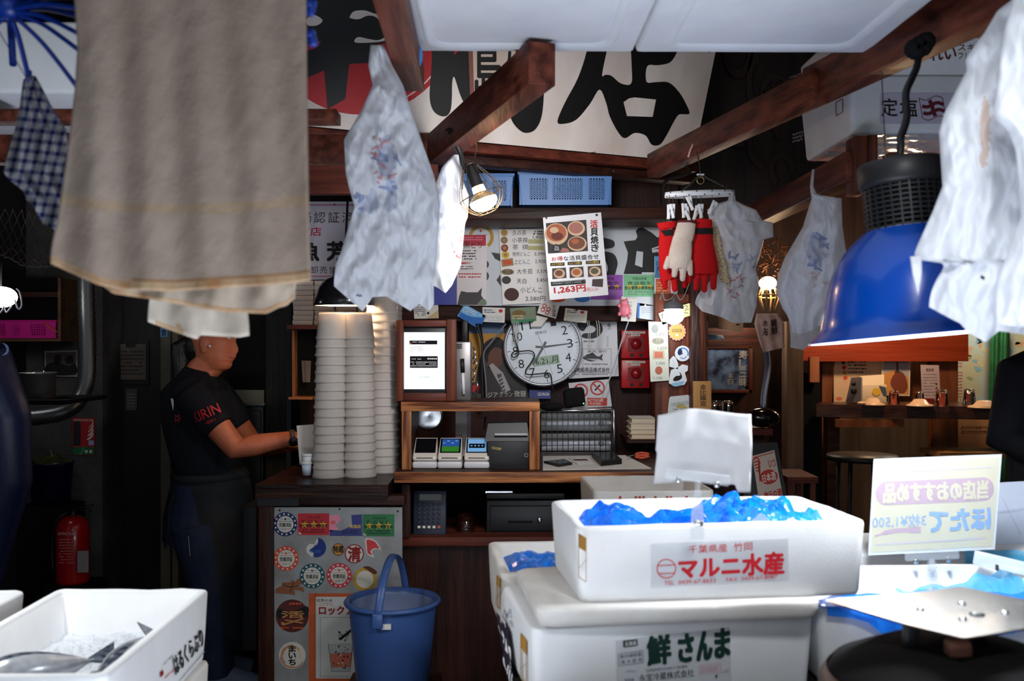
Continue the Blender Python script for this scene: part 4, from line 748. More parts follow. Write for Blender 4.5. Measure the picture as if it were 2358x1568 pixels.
# speaker-like black device on counter back
t = thing('desk_speaker', 'black rounded desk device with a green light above the heater', 'speaker', P(1310, 940, 4.5))
m = MB(); m.box(P(1322, 915, 4.5), (.095, .07, .085), MBLACK, Matrix.Rotation(R(-6), 3, 'Y'), .015, 3); m.build('body', t)
m = MB(); m.ball(P(1270, 936, 4.47), (.055, .04, .022), MBLACK, 14); m.build('base', t)
m = MB(); m.ball(P(1344, 929, 4.462), .003, mat('green_led', S(120, 255, 120), .4, emit=4), 8); m.build('indicator_light', t)
# heater
t = thing('electric_heater', 'electric heater with two quartz tubes behind a silver wire grille', 'heater', (P(1328, 0, 4.5).x, 4.55, SZ))
m = MB(); hb = [P(1240, 1050, 4.5), P(1416, 1046, 4.5), P(1412, 944, 4.5), P(1240, 946, 4.5)]
m.hexa([v + V((0, .12, 0)) for v in hb], [v + V((0, .10, 0)) for v in hb], BLACK)
for a, b in ((0, 1), (2, 3), (1, 2), (3, 0)):
    m.tube([hb[a], hb[b]], .006, STEEL, 8); m.hexa([hb[a], hb[b], hb[b] + V((0, .11, 0)), hb[a] + V((0, .11, 0))], [v + V((0, 0, .003)) for v in (hb[a], hb[b], hb[b] + V((0, .11, 0)), hb[a] + V((0, .11, 0)))], STEEL)
m.build('casing', t)
for y in (972, 1018):
    m = MB(); m.grid(lambda u, v, y=y: P(1246 + 162 * u, y, 4.56) + V((0, .03 * sin(pi * v) + .01, (v - .5) * .08)), 1, 8, STEEL); m.build('reflector', t)
    m = MB(); m.tube([P(1252, y + 4, 4.54), P(1404, y + 2, 4.54)], .011, flat('quartz_tube', 190, 196, 210, .2), 12); m.ball(P(1250, y + 4, 4.53), .014, GREY, 10); m.ball(P(1384, y + 3, 4.53), .014, GREY, 10); m.build('quartz_tube', t)
m = MB()
for k in range(14): x = 1246 + 12.4 * k; m.tube([P(x, 947, 4.495), P(x + (.5 if k < 7 else -.5), 1048, 4.495)], .0016, WIRE, 5)
for y in (953, 998, 1043): m.tube([P(1242, y, 4.492), P(1413, y, 4.492)], .0016, WIRE, 5)
m.build('wire_grille', t)
# papers, phones, scissors on the counter
z = SZ
def tab(px, py): # point on the counter top
    D = (CZ - z) * F / (py - CY); return P(px, py, D)
m = MB(); q = [tab(1250, 1083), tab(1500, 1080), tab(1440, 1050), tab(1250, 1052)]; m.hexa(q, [v + V((0, 0, .004)) for v in q], flat('paper_pile', 200, 194, 184)); m.build('newspaper', label='spread white papers on the counter before the heater', cat='paper')
z = SZ + .005
m = MB(); q = [tab(1310, 1055), tab(1356, 1056), tab(1368, 1069), tab(1330, 1070)]; m.hexa(q, [v + V((0, 0, .002)) for v in q], flat('leaflet_pale', 206, 200, 196)); q2 = [v + V((0, 0, .0025)) for v in (tab(1318, 1058), tab(1350, 1058), tab(1356, 1062), tab(1324, 1062))]; m.add(q2, [(0, 1, 2, 3)], flat('leaflet_block', 90, 60, 54)); m.build('printed_leaflet', label='small printed leaflet lying between the two phones', cat='leaflet')
for (pts, lab, nm) in (([(1252, 1066), (1300, 1061), (1318, 1070), (1286, 1075)], 'flat black phone lying face up left on the papers', 'smartphone'), ([(1362, 1052), (1410, 1050), (1432, 1068), (1384, 1073)], 'chunky black phone in a thick case lying right on the papers', 'smartphone')):
    h = .008 if '1252' in str(pts) else .02
    t = thing(nm, lab, 'phone', tab(*pts[3]), None); q = [tab(*p) for p in pts]; q = [q[3], q[2], q[1], q[0]]
    m = MB(); m.hexa(q, [v + V((0, 0, h)) for v in q], BLACK); m.build('body', t); c = sum(q, V()) / 4
    m = MB(); m.add([c + (v - c) * .82 + V((0, 0, h + .001)) for v in q], [(0, 1, 2, 3)], DARKGL); m.build('screen', t)
t = thing('scissors', 'orange handled scissors at the right end of the counter', 'scissors', tab(1480, 1062))
m = MB(); [m.tube(smoothpts([tab(1464, y) + V((0, 0, .012)), tab(1478, y - 2) + V((0, 0, .014)), tab(1494, y) + V((0, 0, .012)), tab(1478, y + 3) + V((0, 0, .012))], 5, True), .005, flat('orange_grip', 222, 90, 60, .4), 6, closed=True) for y in (1052, 1058)]; m.build('handle', t)
m = MB(); m.beam(tab(1464, 1054) + V((0, 0, .012)), tab(1444, 1058) + V((0, 0, .012)), .008, .003, STEEL); m.build('blade', t)
# books on a ledge by the post
LZ = P(0, 1010, 4.5).z
m = MB(); m.fbox(1444, 1012, 1510, 1020, 4.42, .3, DWOOD); m.build('book_ledge', label='dark wooden ledge under the stacked books beside the post', cat='ledge')
for k, (x0, y0, x1, y1, c, lab) in enumerate(((1452, 999, 1508, 1011, flat('book_tan', 196, 160, 130), 'bottom tan book of the stack beside the post'), (1450, 988, 1508, 999, flat('book_cream', 206, 186, 160), 'second book from the bottom of the stack beside the post'), (1450, 974, 1508, 988, flat('book_pages', 214, 196, 168), 'third book from the bottom, with cream page edges'), (1452, 962, 1508, 974, flat('book_grey', 180, 170, 160), 'greyish topmost book of the stack beside the post'))):
    t = thing('book', lab, 'book', P((x0 + x1) / 2, y1, 4.5), 'books stacked on the ledge')
    m = MB(); m.fbox(x0 + 3, y0 + 1.4, x1, y1 - 1.4, 4.44, .13, flat('page_edge', 214, 198, 172)); m.build('pages', t)
    m = MB(); m.fbox(x0, y0, x1, y0 + 1.4, 4.435, .14, c); m.fbox(x0, y1 - 1.4, x1, y1, 4.435, .14, c); m.build('cover', t)
# ================================================================= foam boxes
def rrect(w, l, ins, r, n=5, k=8):
    """rounded rectangle loop 0..w x 0..l inset by ins"""
    out = []; x0, y0, x1, y1 = ins, ins, w - ins, l - ins; r = max(.002, r)
    cs = [((x0 + r, y0 + r), pi), ((x1 - r, y0 + r), 1.5 * pi), ((x1 - r, y1 - r), 0), ((x0 + r, y1 - r), .5 * pi)]
    for i, (c, a) in enumerate(cs):
        for j in range(n + 1):
            t = a + .5 * pi * j / n; out.append((c[0] + r * cos(t), c[1] + r * sin(t)))
        p = out[-1]; c2, a2 = cs[(i + 1) % 4]; q = (c2[0] + r * cos(a2), c2[1] + r * sin(a2))
        for j in range(1, k): out.append((p[0] + (q[0] - p[0]) * j / k, p[1] + (q[1] - p[1]) * j / k))
    return out
class Foam:
    def __init__(s, label, o, yaw, W, L, H, m=FOAM, wall=.03, open_=True, taper=.008, cat='foam box', name='foam_box', group=None, depth=None, r=.022, dent=.0025, part='body'):
        s.o = V(o); s.W, s.L, s.H, s.wall = W, L, H, wall
        s.u = V((cos(R(yaw)), sin(R(yaw)), 0)); s.v = V((-sin(R(yaw)), cos(R(yaw)), 0)); z0 = s.o.z - H
        e = .006
        prof = [(taper + .012, 0, r), (taper + .003, .003, r), (taper, .012, r), (taper * .6, H * .4, r), (0, H - .008, r), (.002, H - .002, r), (e, H, r)]
        if open_:
            fl = depth or .025
            prof += [(wall - .012, H, r * .8), (wall - .008, H - .004, r * .8), (wall - .006, H - .012, r * .8), (wall, H - .014, r * .8), (wall + .012, fl + .012, r), (wall + .022, fl, r * .7)]
        mb = MB(); vs = []; n = None
        for i, (ins, z, rr) in enumerate(prof):
            lp = rrect(W, L, ins, max(.004, rr - ins * .3)); n = len(lp)
            for x, y in lp:
                p = s.o + s.u * x + s.v * y; p.z = z0 + z
                q = noise.noise(p * 14 + V((H * 99, W * 31, 0))); q2 = noise.noise(p * 45)
                p += V((q, noise.noise(p * 14 + V((9, 9, 9))), 0)) * dent * .5
                if i >= 4 and i <= 9: p.z += (q * .9 + q2 * .5) * dent
                vs.append(p)
        fs = [tuple(range(n))[::-1]]
        for i in range(len(prof) - 1):
            for k in range(n): l = (k + 1) % n; fs.append((i * n + k, i * n + l, (i + 1) * n + l, (i + 1) * n + k))
        fs.append(tuple(range((len(prof) - 1) * n, len(prof) * n)))
        mb.add(vs, fs, m, True)
        c = s.o + s.u * W / 2 + s.v * L / 2; c.z = z0
        s.t = thing(name, label, cat, c, group); s.body = mb.build(part, s.t); s.z0 = z0
        k = taper / H; g_ = .0016; zz = V((0, 0, 1)); s.fp = Plane(s.o - s.v * g_, -s.v - zz * k); s.lp = Plane(s.o - s.u * g_, -s.u - zz * k); s.rp = Plane(s.o + s.u * (W + g_), s.u - zz * k)
    def pt(s, a, b, z): p = s.o + s.u * (a * s.W) + s.v * (b * s.L); return V((p.x, p.y, s.o.z + z))
def part(m, name, par, **k): return m.build(name, par, **k)
FILML = mat('label_film', S(214, 217, 224), .3, alpha=.5)
TAPE = flat('orange_brown_tape', 190, 140, 60, .5)
def tape(b, q, name='tape_label'):
    m = MB(); pl = b.lp; (a, c, d, e) = q; t = lambda f, g: (f[0] + (g[0] - f[0]), f[1])
    lerp = lambda p, r, k: (p[0] + (r[0] - p[0]) * k, p[1] + (r[1] - p[1]) * k)
    m.pp(pl, [a, c, lerp(c, d, .33), lerp(a, e, .33)], TAPE, 2)
    for p, r in ((a, e), (c, d), (e, d)): m.ln(pl, [p, r], 1.8, TAPE, 3)
    m.ln(pl, [lerp(a, e, .8), lerp(c, d, .5)], 1, GREY, 3); part(m, name, b.t)
A_ = Foam('open white foam box with red fish dealer lettering on its front and blue film inside', P(1330, 1215, 2.0), 6.8, .613, .35, .158)
pl = A_.fp; m = MB(); m.pp(pl, [(1498, 1252), (1815, 1240), (1816, 1336), (1499, 1354)], FILML, .5)
m.tx(pl, '千葉県産', [(1585, 1256), (1674, 1251), (1674, 1270), (1585, 1275)], RED, 2, .004); m.tx(pl, '竹岡', [(1689, 1250), (1732, 1247), (1732, 1267), (1689, 1270)], RED, 2, .004)
m.tx(pl, 'マルニ水産', [(1563, 1287), (1803, 1270), (1804, 1320), (1564, 1332)], RED, 2, .05)
m.tx(pl, 'TEL  0439-67-8633', [(1529, 1338), (1647, 1331), (1647, 1341), (1529, 1347)], RED, 2, .002); m.tx(pl, 'FAX  0439-67-8087', [(1672, 1330), (1789, 1322), (1789, 1332), (1672, 1339)], RED, 2, .002)
m.ring(pl, 1534, 1309, 22.5, 2.2, RED, 2, 40); m.ln(pl, [(1514, 1302), (1555, 1300)], 2, RED, 2); m.ln(pl, [(1515, 1321), (1553, 1319)], 2, RED, 2)
part(m, 'printed_label', A_.t, label='film label with red lettering')
tape(A_, [(1335, 1228), (1352, 1238), (1352, 1340), (1335, 1328)])
def crumple(b, name, hfun, label, nu=46, nv=22, seed=0, amp=.018, u0=.07, u1=.93, v0=.09, v1=.91, mm=FILM, parent=None, z0=0):
    m = MB()
    def fn(u, v):
        p = b.pt(u0 + (u1 - u0) * u, v0 + (v1 - v0) * v, z0 + hfun(u, v)); q = p * 17 + V((seed, seed * 3, 0))
        d = V((noise.noise(q), noise.noise(q + V((7, 0, 0))), abs(noise.noise(q * .8 + V((0, 9, 0)))) * 1.8 - .6 + .8 * abs(noise.noise(q * 2.1)) - .2))
        e = min(1, min(u, 1 - u) * 12, min(v, 1 - v) * 6); d.x *= e; d.y *= e
        return p + d * amp
    m.grid(fn, nu, nv, mm, smooth=False); return m.build(name, label=label, cat='plastic film', base=None)
def interp(tab, u):
    for i in range(len(tab) - 1):
        if u <= tab[i + 1][0]: t = (u - tab[i][0]) / (tab[i + 1][0] - tab[i][0]); t = t * t * (3 - 2 * t); return tab[i][1] + (tab[i + 1][1] - tab[i][1]) * t
    return tab[-1][1]
HA = [(0, -.03), (.04, -.004), (.1, .004), (.2, -.004), (.35, -.016), (.5, -.010), (.62, .012), (.68, .03), (.74, .018), (.82, .028), (.9, -.002), (1, -.02)]
crumple(A_, 'blue_film', lambda u, v: interp(HA, u) - .05 * max(0, v - .55) - (.03 * max(0, .25 - v) if u < .6 else .06 * max(0, .2 - v)), 'crumpled blue plastic film filling the red-lettered foam box', 90, 40, 3, .024)
LID = Foam('loose flat foam slab used as a lid under the red-lettered box', P(1238, 1404, 1.965), 7, .592, .365, .040, FOAMD, open_=False, taper=.004, cat='foam slab', name='foam_slab', r=.03, dent=.004)
B0 = Foam('white foam box with green brush lettering at the bottom of the near stack', P(1226, 1451, 1.985), 10, .605, .37, .16, FOAM, open_=False)
pl = B0.fp; m = MB(); G_ = flat('dark_green_ink', 18, 54, 46, .5); GB = flat('slate_ink', 70, 80, 92)
m.pp(pl, [(1417, 1474), (1680, 1444), (1686, 1590), (1420, 1600)], FILML, .5)
m.pp(pl, [(1434, 1475), (1467, 1471), (1468, 1486), (1435, 1490)], G_, 2); m.tx(pl, '北海道', [(1438, 1477), (1464, 1474), (1465, 1484), (1438, 1487)], WHITE, 3, .02)
def stamp(m, pl, q, l1, l2):
    lerp = lambda a, b, k: (a[0] + (b[0] - a[0]) * k, a[1] + (b[1] - a[1]) * k)
    for i in range(4): m.ln(pl, [q[i], q[(i + 1) % 4]], 1, GB, 2)
    f = lambda u, v: lerp(lerp(q[0], q[1], u), lerp(q[3], q[2], u), v)
    m.tx(pl, l1, [f(.06, .1), f(.94, .1), f(.94, .44), f(.06, .44)], GB, 2, .01); m.tx(pl, l2, [f(.08, .56), f(.94, .56), f(.94, .9), f(.08, .9)], GB, 2, .01)
stamp(m, pl, [(1424, 1505), (1480, 1497), (1481, 1525), (1425, 1532)], '紫外線殺菌', '海 水 使 用')
m.tx(pl, '鮮', [(1490, 1467), (1542, 1461), (1544, 1525), (1493, 1531)], G_, 2, .05)
for ch, x0, x1, y0, y1 in (('さ', 1563, 1595, 1460, 1522), ('ん', 1606, 1638, 1454, 1518), ('ま', 1647, 1679, 1448, 1512)): m.tx(pl, ch, [(x0, y0 + 2), (x1, y0 - 2), (x1, y1 - 2), (x0, y1 + 2)], G_, 2, .055)
m.tx(pl, '北海道根室市北浜町1丁目9番地', [(1486, 1540), (1582, 1530), (1583, 1537), (1487, 1547)], GB, 2, .01); m.tx(pl, '永宝冷蔵株式会社', [(1471, 1553), (1597, 1539), (1598, 1557), (1472, 1570)], INK, 2, .005); m.tx(pl, '製造者', [(1438, 1562), (1460, 1560), (1460, 1568), (1438, 1570)], GB, 2)
for a, b in (((1610, 1531), (1659, 1526)), ((1659, 1526), (1660, 1547)), ((1660, 1547), (1611, 1552)), ((1611, 1552), (1610, 1531))): m.ln(pl, [a, b], .8, flat('stamp_pink', 214, 130, 146), 2)
m.scrib(pl, 1614, 1534, 1656, 1549, 4, flat('stamp_pink', 214, 130, 146), 2, 5, .4, -.1); m.tx(pl, '4月', [(1664, 1540), (1678, 1538), (1678, 1548), (1664, 1550)], LGREY, 2); m.rc(pl, 1647, 1553, 1651, 1560, INK, 2); m.scrib(pl, 1432, 1540, 1474, 1549, 1, LGREY, 2, 2)
part(m, 'printed_label', B0.t, label='film label with green brush lettering')
tape(B0, [(1201, 1458), (1214, 1474), (1214, 1580), (1201, 1560)])
m = MB(); g = random.Random(5); BL_ = flat('faint_blue_print', 130, 138, 160)
for k in range(26): x, y = g.uniform(1160, 1180), g.uniform(1398, 1460); m.ln(B0.lp, [(x, y), (x + g.uniform(-3, 3), y + g.uniform(4, 12))], 1.6, BL_, 2)
part(m, 'faded_print', B0.t)
# torn fish label on the left side
m = MB()
def fn(u, v):
    p = B0.pt(-.0, .99 - .85 * u * .35 - .25 * v, -.055 - .12 * v - .02 * u) - B0.u * (.004 + .010 * abs(noise.noise(V((u * 3, v * 3, 1)))) + .012 * (1 - u) * (1 - v))
    return p
m.grid(fn, 12, 16, INK, .001, matfn=lambda u, v: WHITE if noise.noise(V((u * 9, v * 4 + u * 3, 4))) > .2 else flat('torn_label_plum', 40, 28, 44), smooth=False)
part(m, 'torn_label', B0.t, label='torn black and white label')
C_ = Foam('open foam box behind the near stack, only its left end showing', P(1153, 1322, 2.40), 6, .50, .39, .171, FOAMD)
tape(C_, [(1146, 1324), (1152, 1330), (1151, 1402), (1144, 1392)])
crumple(C_, 'blue_film', lambda u, v: -.035 + .045 * max(0, 1 - abs(u - .12) * 9) * (1 - v * .6) + .02 * max(0, 1 - abs(u - .3) * 8) , 'scrap of blue film in the left end of the half hidden foam box', 30, 14, 8, .014)
F_ = Foam('greyish foam box with traces of red lettering on its rim, in front of the counter', P(1366, 1131, 3.15), 3, .39, .36, .25, FOAMD, wall=.02)
m = MB(); [m.rc(F_.fp, 1425 + 9 * k, 1142, 1431 + 9 * k, 1150, flat('faded_red', 170, 70, 60), 2) for k in (0, 4, 5, 6, 9, 12, 13, 17)]; part(m, 'lettering', F_.t)
# trestle under the boxes, only for standing on
t = thing('display_table', 'plain board table carrying the near stack of foam boxes', 'table', (.75, 2.0, 0))
MB().bx(.0, 1.75, 1.25, 2.7, B0.z0 - .04, B0.z0, MBLACK).build('table_top', t)
for x in (.1, 1.65):
    for y in (1.35, 2.6): MB().bx(x - .03, x + .03, y - .03, y + .03, 0, B0.z0 - .04, DWOODZ).build('leg', t)
ST = thing('crate_stand', 'low crate standing behind the display table', 'crate', (.48, 3.3, 0)); MB().bx(.26, .70, 3.15, 3.5, 0, F_.z0, DWOOD).build('body', ST)
# ---------------------------------------------------------------- right: boxes under the blue lamp
G1 = Foam('open foam box under the blue lamp with blue film spilling over its front', P(1886, 1402, 2.12), 4, .66, .40, .163)
m = MB(); pl = G1.fp; stamp(m, pl, [(2043, 1471), (2094, 1467), (2095, 1493), (2044, 1497)], '紫外線殺菌', '海 水 使 用')
m.tx(pl, '鮮', (2108, 1436, 2160, 1500), G_, 2, .05)
for ch, x in (('さ', 2178), ('ん', 2216), ('ま', 2254)): m.tx(pl, ch, (x, 1436, x + 32, 1496), G_, 2, .055)
part(m, 'printed_label', G1.t)
MB()
m = MB(); HD = [(0, .02), (.12, .03), (.2, .055), (.32, .085), (.5, .085), (.62, .06), (.78, .05), (1, .1)]
def fn(u, v):
    uu = .02 + .97 * u
    if v < .3: k = v / .3; p = G1.pt(uu, .16 * (1 - k) - .004, .012 + .012 * noise.noise(V((u * 9, v * 6, 2))))
    else: k = (v - .3) / .7; p = G1.pt(uu, -.012 - .02 * k, .010 - interp(HD, u) * k)
    q = p * 18; return p + V((0, -abs(noise.noise(q)) * .016, noise.noise(q + V((3, 3, 3))) * .012))
m.grid(fn, 44, 16, FILM, smooth=False); m.build('blue_film', label='blue film folded over the front rim of the box under the lamp', cat='plastic film')
crumple(G1, 'blue_film', lambda u, v: -.05 + .05 * u * u - .03 * (1 - v), 'blue film lining the inside of the box under the lamp', 36, 18, 12, .014, .5, .94, .12, .88, mat('lit_blue_film', S(90, 200, 245), .2, transl=.5, alpha=.2, bump=.3, bscale=20))  # paler copy of the blue film, lamplight put into its colour
G2 = Foam('closed foam box standing behind the lit box, brightest under the lamp', P(1985, 1277, 2.60), 2, .64, .3, .205, open_=False)
m = MB(); m.grid(lambda u, v: G2.pt(.42 + .62 * u, -.03 - .05 * v - .02 * u, .012 - .16 * v + .03 * (1 - u) * 0) + V((0, 0, .012 * noise.noise(V((u * 6, v * 5, 2))))), 24, 10, mat('lit_blue_film', S(90, 200, 245), .2, transl=.5, alpha=.2, bump=.3, bscale=20), smooth=False)  # blue film again, with the lamp's glow put into its colour
m.build('lit_blue_film', label='pale aqua film hanging over the right part of the brightest foam box', cat='plastic film')
def clip(t, px, pyt, pyb, D, halfw, bary, tilt=0):
    """clear acrylic price-card clip: bar, neck, clamp"""
    a, b = P(px - halfw, bary - tilt, D - .004), P(px + halfw, bary + tilt, D - .004)
    m = MB(); m.beam(a, b, .012, .022, CLEAR, .003); part(m, 'clip_bar', t)
    for x in (-.6, .6): MB().box(P(px + halfw * x, bary + 12 + tilt * x, D - .008), (.008, .012, .012), STEEL, None, .002).build('spring', t)
    m = MB(); m.tube([P(px, bary + 8, D), P(px, pyt, D)], .006, CLEAR, 10); m.lathe([(.004, .02), (.011, .012), (.012, 0), (.006, -.014), (.004, -.02)], P(px, pyt, D), CLEAR, 16); part(m, 'neck', t)
    m = MB(); m.hexa([P(px - 12, pyt + 12, D - .014), P(px + 12, pyt + 12, D - .014), P(px + 12, pyt + 12, D - .006), P(px - 12, pyt + 12, D - .006)][::-1], [P(px - 20, pyb, D - .030), P(px + 20, pyb, D - .030), P(px + 20, pyb, D - .022), P(px - 20, pyb, D - .022)][::-1], CLEAR); m.hexa([P(px - 12, pyt + 12, D + .006), P(px + 12, pyt + 12, D + .006), P(px + 12, pyt + 12, D + .012), P(px - 12, pyt + 12, D + .012)][::-1], [P(px - 16, pyb - 8, D + .03), P(px + 16, pyb - 8, D + .03), P(px + 16, pyb - 8, D + .035), P(px - 16, pyb - 8, D + .035)][::-1], CLEAR); part(m, 'clamp', t)
    MB().box(P(px + 3, pyt + 55, D - .022), (.017, .006, .012), STEEL, None, .002).build('spring', t)
# paper card with its clip on the red-lettered box
D = 2.0
t = thing('card_clip', 'clear plastic price card clip on the front rim of the red-lettered box', 'clip', P(1607, 1252, 1.985))
clip(t, 1606, 1150, 1250, 1.99, 74, 1098, 9)
m = MB()
def fn(u, v):
    xl = 1517 - 14 * v + (4 if v > .5 else 0); xr = 1733 - 2 * v; yt = (957, 941, 948, 954)[min(3, int(u * 3.99))]; yt = interp([(0, 957), (.33, 941), (1, 955)], u); yb = interp([(0, 1116), (.2, 1114), (.24, 1108), (.84, 1118), (.87, 1136), (1, 1136)], u)
    p = P(xl + (xr - xl) * u, yt + (yb - yt) * v, 2.0); f = .012 * (1 - abs(v - .42) / .42 if v < .42 else max(0, 1 - (v - .42) / .58)) + .010 * max(0, 1 - abs(u - .3 + .15 * v) * 7) * (1 - v)
    return p + V((0, .012 - f + .003 * noise.noise(V((u * 5, v * 5, 0))), 0))
CP = mat('damp_card', S(216, 216, 216), .6, col2=S(206, 206, 208), vscale=8, transl=.25)
m.grid(fn, 32, 24, CP, .0012)
pq = front(1.985)
g = random.Random(9)
m.build('paper_card', label='creased white paper card seen from behind, held up by the clip on the red-lettered box', cat='price card')
# laminated price card seen from behind
DC = 2.52; pc = Plane(P(2140, 1260, DC), (-.05, -1, -.12)); t = thing('price_card', 'laminated yellow price card seen from behind with mirrored blue and mauve writing', 'price card', P(2150, 1275, DC))
m = MB(); LAM = mat('laminate', S(232, 236, 238), .15, alpha=.25); YP = mat('pale_yellow_card', S(228, 223, 200), .5, transl=.3)
m.slab(pc, [(2012, 1057), (2307, 1046), (2291, 1265), (1999, 1279)], .0015, LAM); part(m, 'laminate_sleeve', t)
m = MB(); m.pp(pc, [(2018, 1063), (2301, 1052), (2286, 1258), (2004, 1272)], YP, 1)
MV, PB = flat('mauve_print', 178, 156, 168), flat('periwinkle_ink', 134, 164, 208); bl = lambda k, x: (2018 + k, 0)
m.ln(pc, [(2030, 1088), (2286, 1075)], 3, flat('rule_lilac', 196, 190, 200), 2); m.ln(pc, [(2015, 1254), (2270, 1239)], 3, flat('rule_lilac', 196, 190, 200), 2)
cap = [(2040 + 24 * cos(a), 1136 + 27 * sin(a)) for a in [pi * .5 + pi * k / 10 for k in range(11)]] + [(2266 + 22 * cos(a), 1126 + 27 * sin(a)) for a in [-pi * .5 + pi * k / 10 for k in range(11)]]
m.pp(pc, cap, MV, 2); m.tx(pc, '当店のおすすめ品', [(2036, 1113), (2274, 1106), (2274, 1147), (2034, 1157)], YP, 3, .05, True)
m.tx(pc, 'ほたて', [(2141, 1176), (2280, 1168), (2278, 1216), (2140, 1224)], PB, 3, .05, True); m.tx(pc, '3枚¥1,500', [(2008, 1187), (2132, 1182), (2132, 1212), (2008, 1218)], PB, 3, .005, True)
m.ln(pc, [(2014, 1234), (2060, 1222), (2120, 1220)], [4, 10, 14], MV, 2, 5); part(m, 'price_sheet', t, label='yellow price sheet with mirrored writing')
clip(t, 2146, 1305, 1372, DC - .02, 62, 1279, -3)
pc2 = Plane(P(2400, 1240, 2.72), (-.2, -1, -.1)); m = MB(); m.slab(pc2, [(2285, 1112), (2520, 1100), (2510, 1285), (2280, 1270)], .0015, flat('blue_white_card', 206, 214, 230, .4))
m.ln(pc2, [(2294, 1180), (2360, 1172)], 5, flat('card_faint', 190, 196, 216), 2); m.ln(pc2, [(2310, 1150), (2350, 1230)], 3, flat('card_faint', 190, 196, 216), 2)
m.build('price_card', label='plain bluish white price card at the right edge behind the yellow one', cat='price card')
t = thing('card_clip', 'long clear plastic clip lying slantwise below the bluish white card', 'clip', P(2300, 1330, 2.5)); a, b = P(2242, 1282, 2.50), P(2440, 1328, 2.42)
MB().beam(a, b, .012, .034, mat('lilac_acrylic', (.86, .88, .98, 1), .1, alpha=.45), .003).build('clip_bar', t)
for k in (.25, .6): MB().box(a + (b - a) * k + V((0, -.012, -.012)), (.006, .008, .014), WIRE, None, .001).build('spring', t)
# ---------------------------------------------------------------- kitchen scale with square pan
SC_ = thing('market_scale', 'dark market scale with a square polished steel pan on two posts', 'scale', (.68, 1.52, B0.z0))
zp = 1.10; c4 = [V((.51, 1.626, zp)), V((.653, 1.439, zp)), V((.928, 1.554, zp)), V((.785, 1.741, zp))]; cc4 = sum(c4, V()) / 4
PAN = mat('polished_pan', (.50, .49, .47, 1), .27, 1, bump=.03, bscale=8)
m = MB()
def fn(u, v):
    p = (c4[0] * (1 - u) + c4[1] * u) * (1 - v) + (c4[3] * (1 - u) + c4[2] * u) * v; e = max(abs(u - .5), abs(v - .5)) * 2
    return p + V((0, 0, .012 * max(0, e - .75) * 4 * max(0, .6 - abs(u - v))  - .004 * max(0, 1 - e)))
m.grid(fn, 20, 20, PAN); o = len(m.v); m.grid(lambda u, v: fn(u, v) - V((0, 0, .003)), 20, 20, mat('pan_edge', (.25, .2, .18, 1), .4, .8)); part(m, 'pan', SC_)
for k in ((.35, .35), (.65, .65), (.35, .65), (.65, .35)): p = fn(*k); MB().lathe([(.0001, .004), (.006, .003), (.007, 0)], p, STEEL, 10).build('pan_bolt', SC_)
m = MB(); SCB = mat('scale_cast_iron', (.006, .005, .005, 1), .8, bump=.2, bscale=30, spec=.04)
m.lathe([(.001, 0), (.20, 0), (.205, .02), (.205, .20), (.19, .23), (.12, .262), (.05, .272), (.001, .274)], V((.69, 1.53, B0.z0)), SCB, 48); part(m, 'drum', SC_)
m = MB(); m.lathe([(.204, .185), (.210, .19), (.210, .205), (.198, .222)], V((.69, 1.53, B0.z0)), mat('brass_rim', (.10, .045, .02, 1), .35, .7), 48); part(m, 'rim', SC_)
for dx in (-.075, .045): MB().box(V((.69 + dx, 1.56 + dx * .3, 1.075)), (.020, .02, .05), BLACK, None, .003).build('post', SC_)
MB().box(V((.665, 1.485, 1.07)), (.036, .03, .03), mat('rusty_weight', (.13, .05, .03, 1), .8, bump=.4, bscale=40), None, .008).build('weight_block', SC_)
# ---------------------------------------------------------------- left: fish box
H1 = Foam('open white foam box of ice and fish with black side lettering, lower left corner', (-1.072, 1.74, .942), .5, .36, .62, .168, FOAM, wall=.028, depth=.03)
H2 = Foam('foam box supporting the fish box, lower left corner', (-1.072, 1.74, H1.z0), .5, .362, .62, .17, FOAMD, open_=False)
pl = H1.rp; m = MB(); m.tx(pl, 'はるくらぶり', [(396, 1514), (463, 1445), (469, 1484), (404, 1556)], INK, 2, .03)
m.ln(pl, [(412, 1568), (470, 1500)], 1.2, GREY, 2); m.scrib(pl, 376, 1526, 398, 1530, 1, GREY, 2, 3, 1, -1.0); m.pp(pl, [(367, 1548), (374, 1542), (376, 1552), (369, 1560)], DRED, 2); m.scrib(pl, 378, 1558, 400, 1562, 2, RED, 2, 4, 1, -.9)
part(m, 'lettering', H1.t)
I1 = Foam('foam box corner with blue film at the left edge', (-1.75, 1.95, .936), 0, .595, .42, .165, FOAM)
crumple(I1, 'blue_film', lambda u, v: -.02, 'blue film in the foam box at the left edge', 20, 12, 4, .012)
t = thing('display_table', 'low board table carrying the fish box', 'table', (-1.2, 2.0, 0)); MB().bx(-1.8, -.66, 1.5, 2.5, H2.z0 - .04, H2.z0, DWOOD).build('table_top', t)
for x in (-1.72, -.74):
    for y in (1.58, 2.42): MB().bx(x - .03, x + .03, y - .03, y + .03, 0, H2.z0 - .04, DWOODZ).build('leg', t)
MB().bx(-1.74, -1.17, 1.97, 2.35, H2.z0, I1.z0, FOAMD, .01).build('foam_box', label='foam box under the blue film box at the left edge', cat='foam box')
ICE = mat('crushed_ice', (.86, .89, .93, 1), .12, spec=.6, bump=.8, bscale=120, transl=.2)
m = MB()
def fn(u, v):
    p = H1.pt(.09 + .82 * u, .05 + .9 * v, -.092); q = p * 30
    return p + V((0, 0, .012 * noise.noise(q * .3) + .007 * noise.noise(q) + .005 * noise.noise(q * 3)))
m.grid(fn, 70, 110, ICE, smooth=False); m.build('crushed_ice', label='crushed ice filling the fish box', cat='ice', kind='stuff')
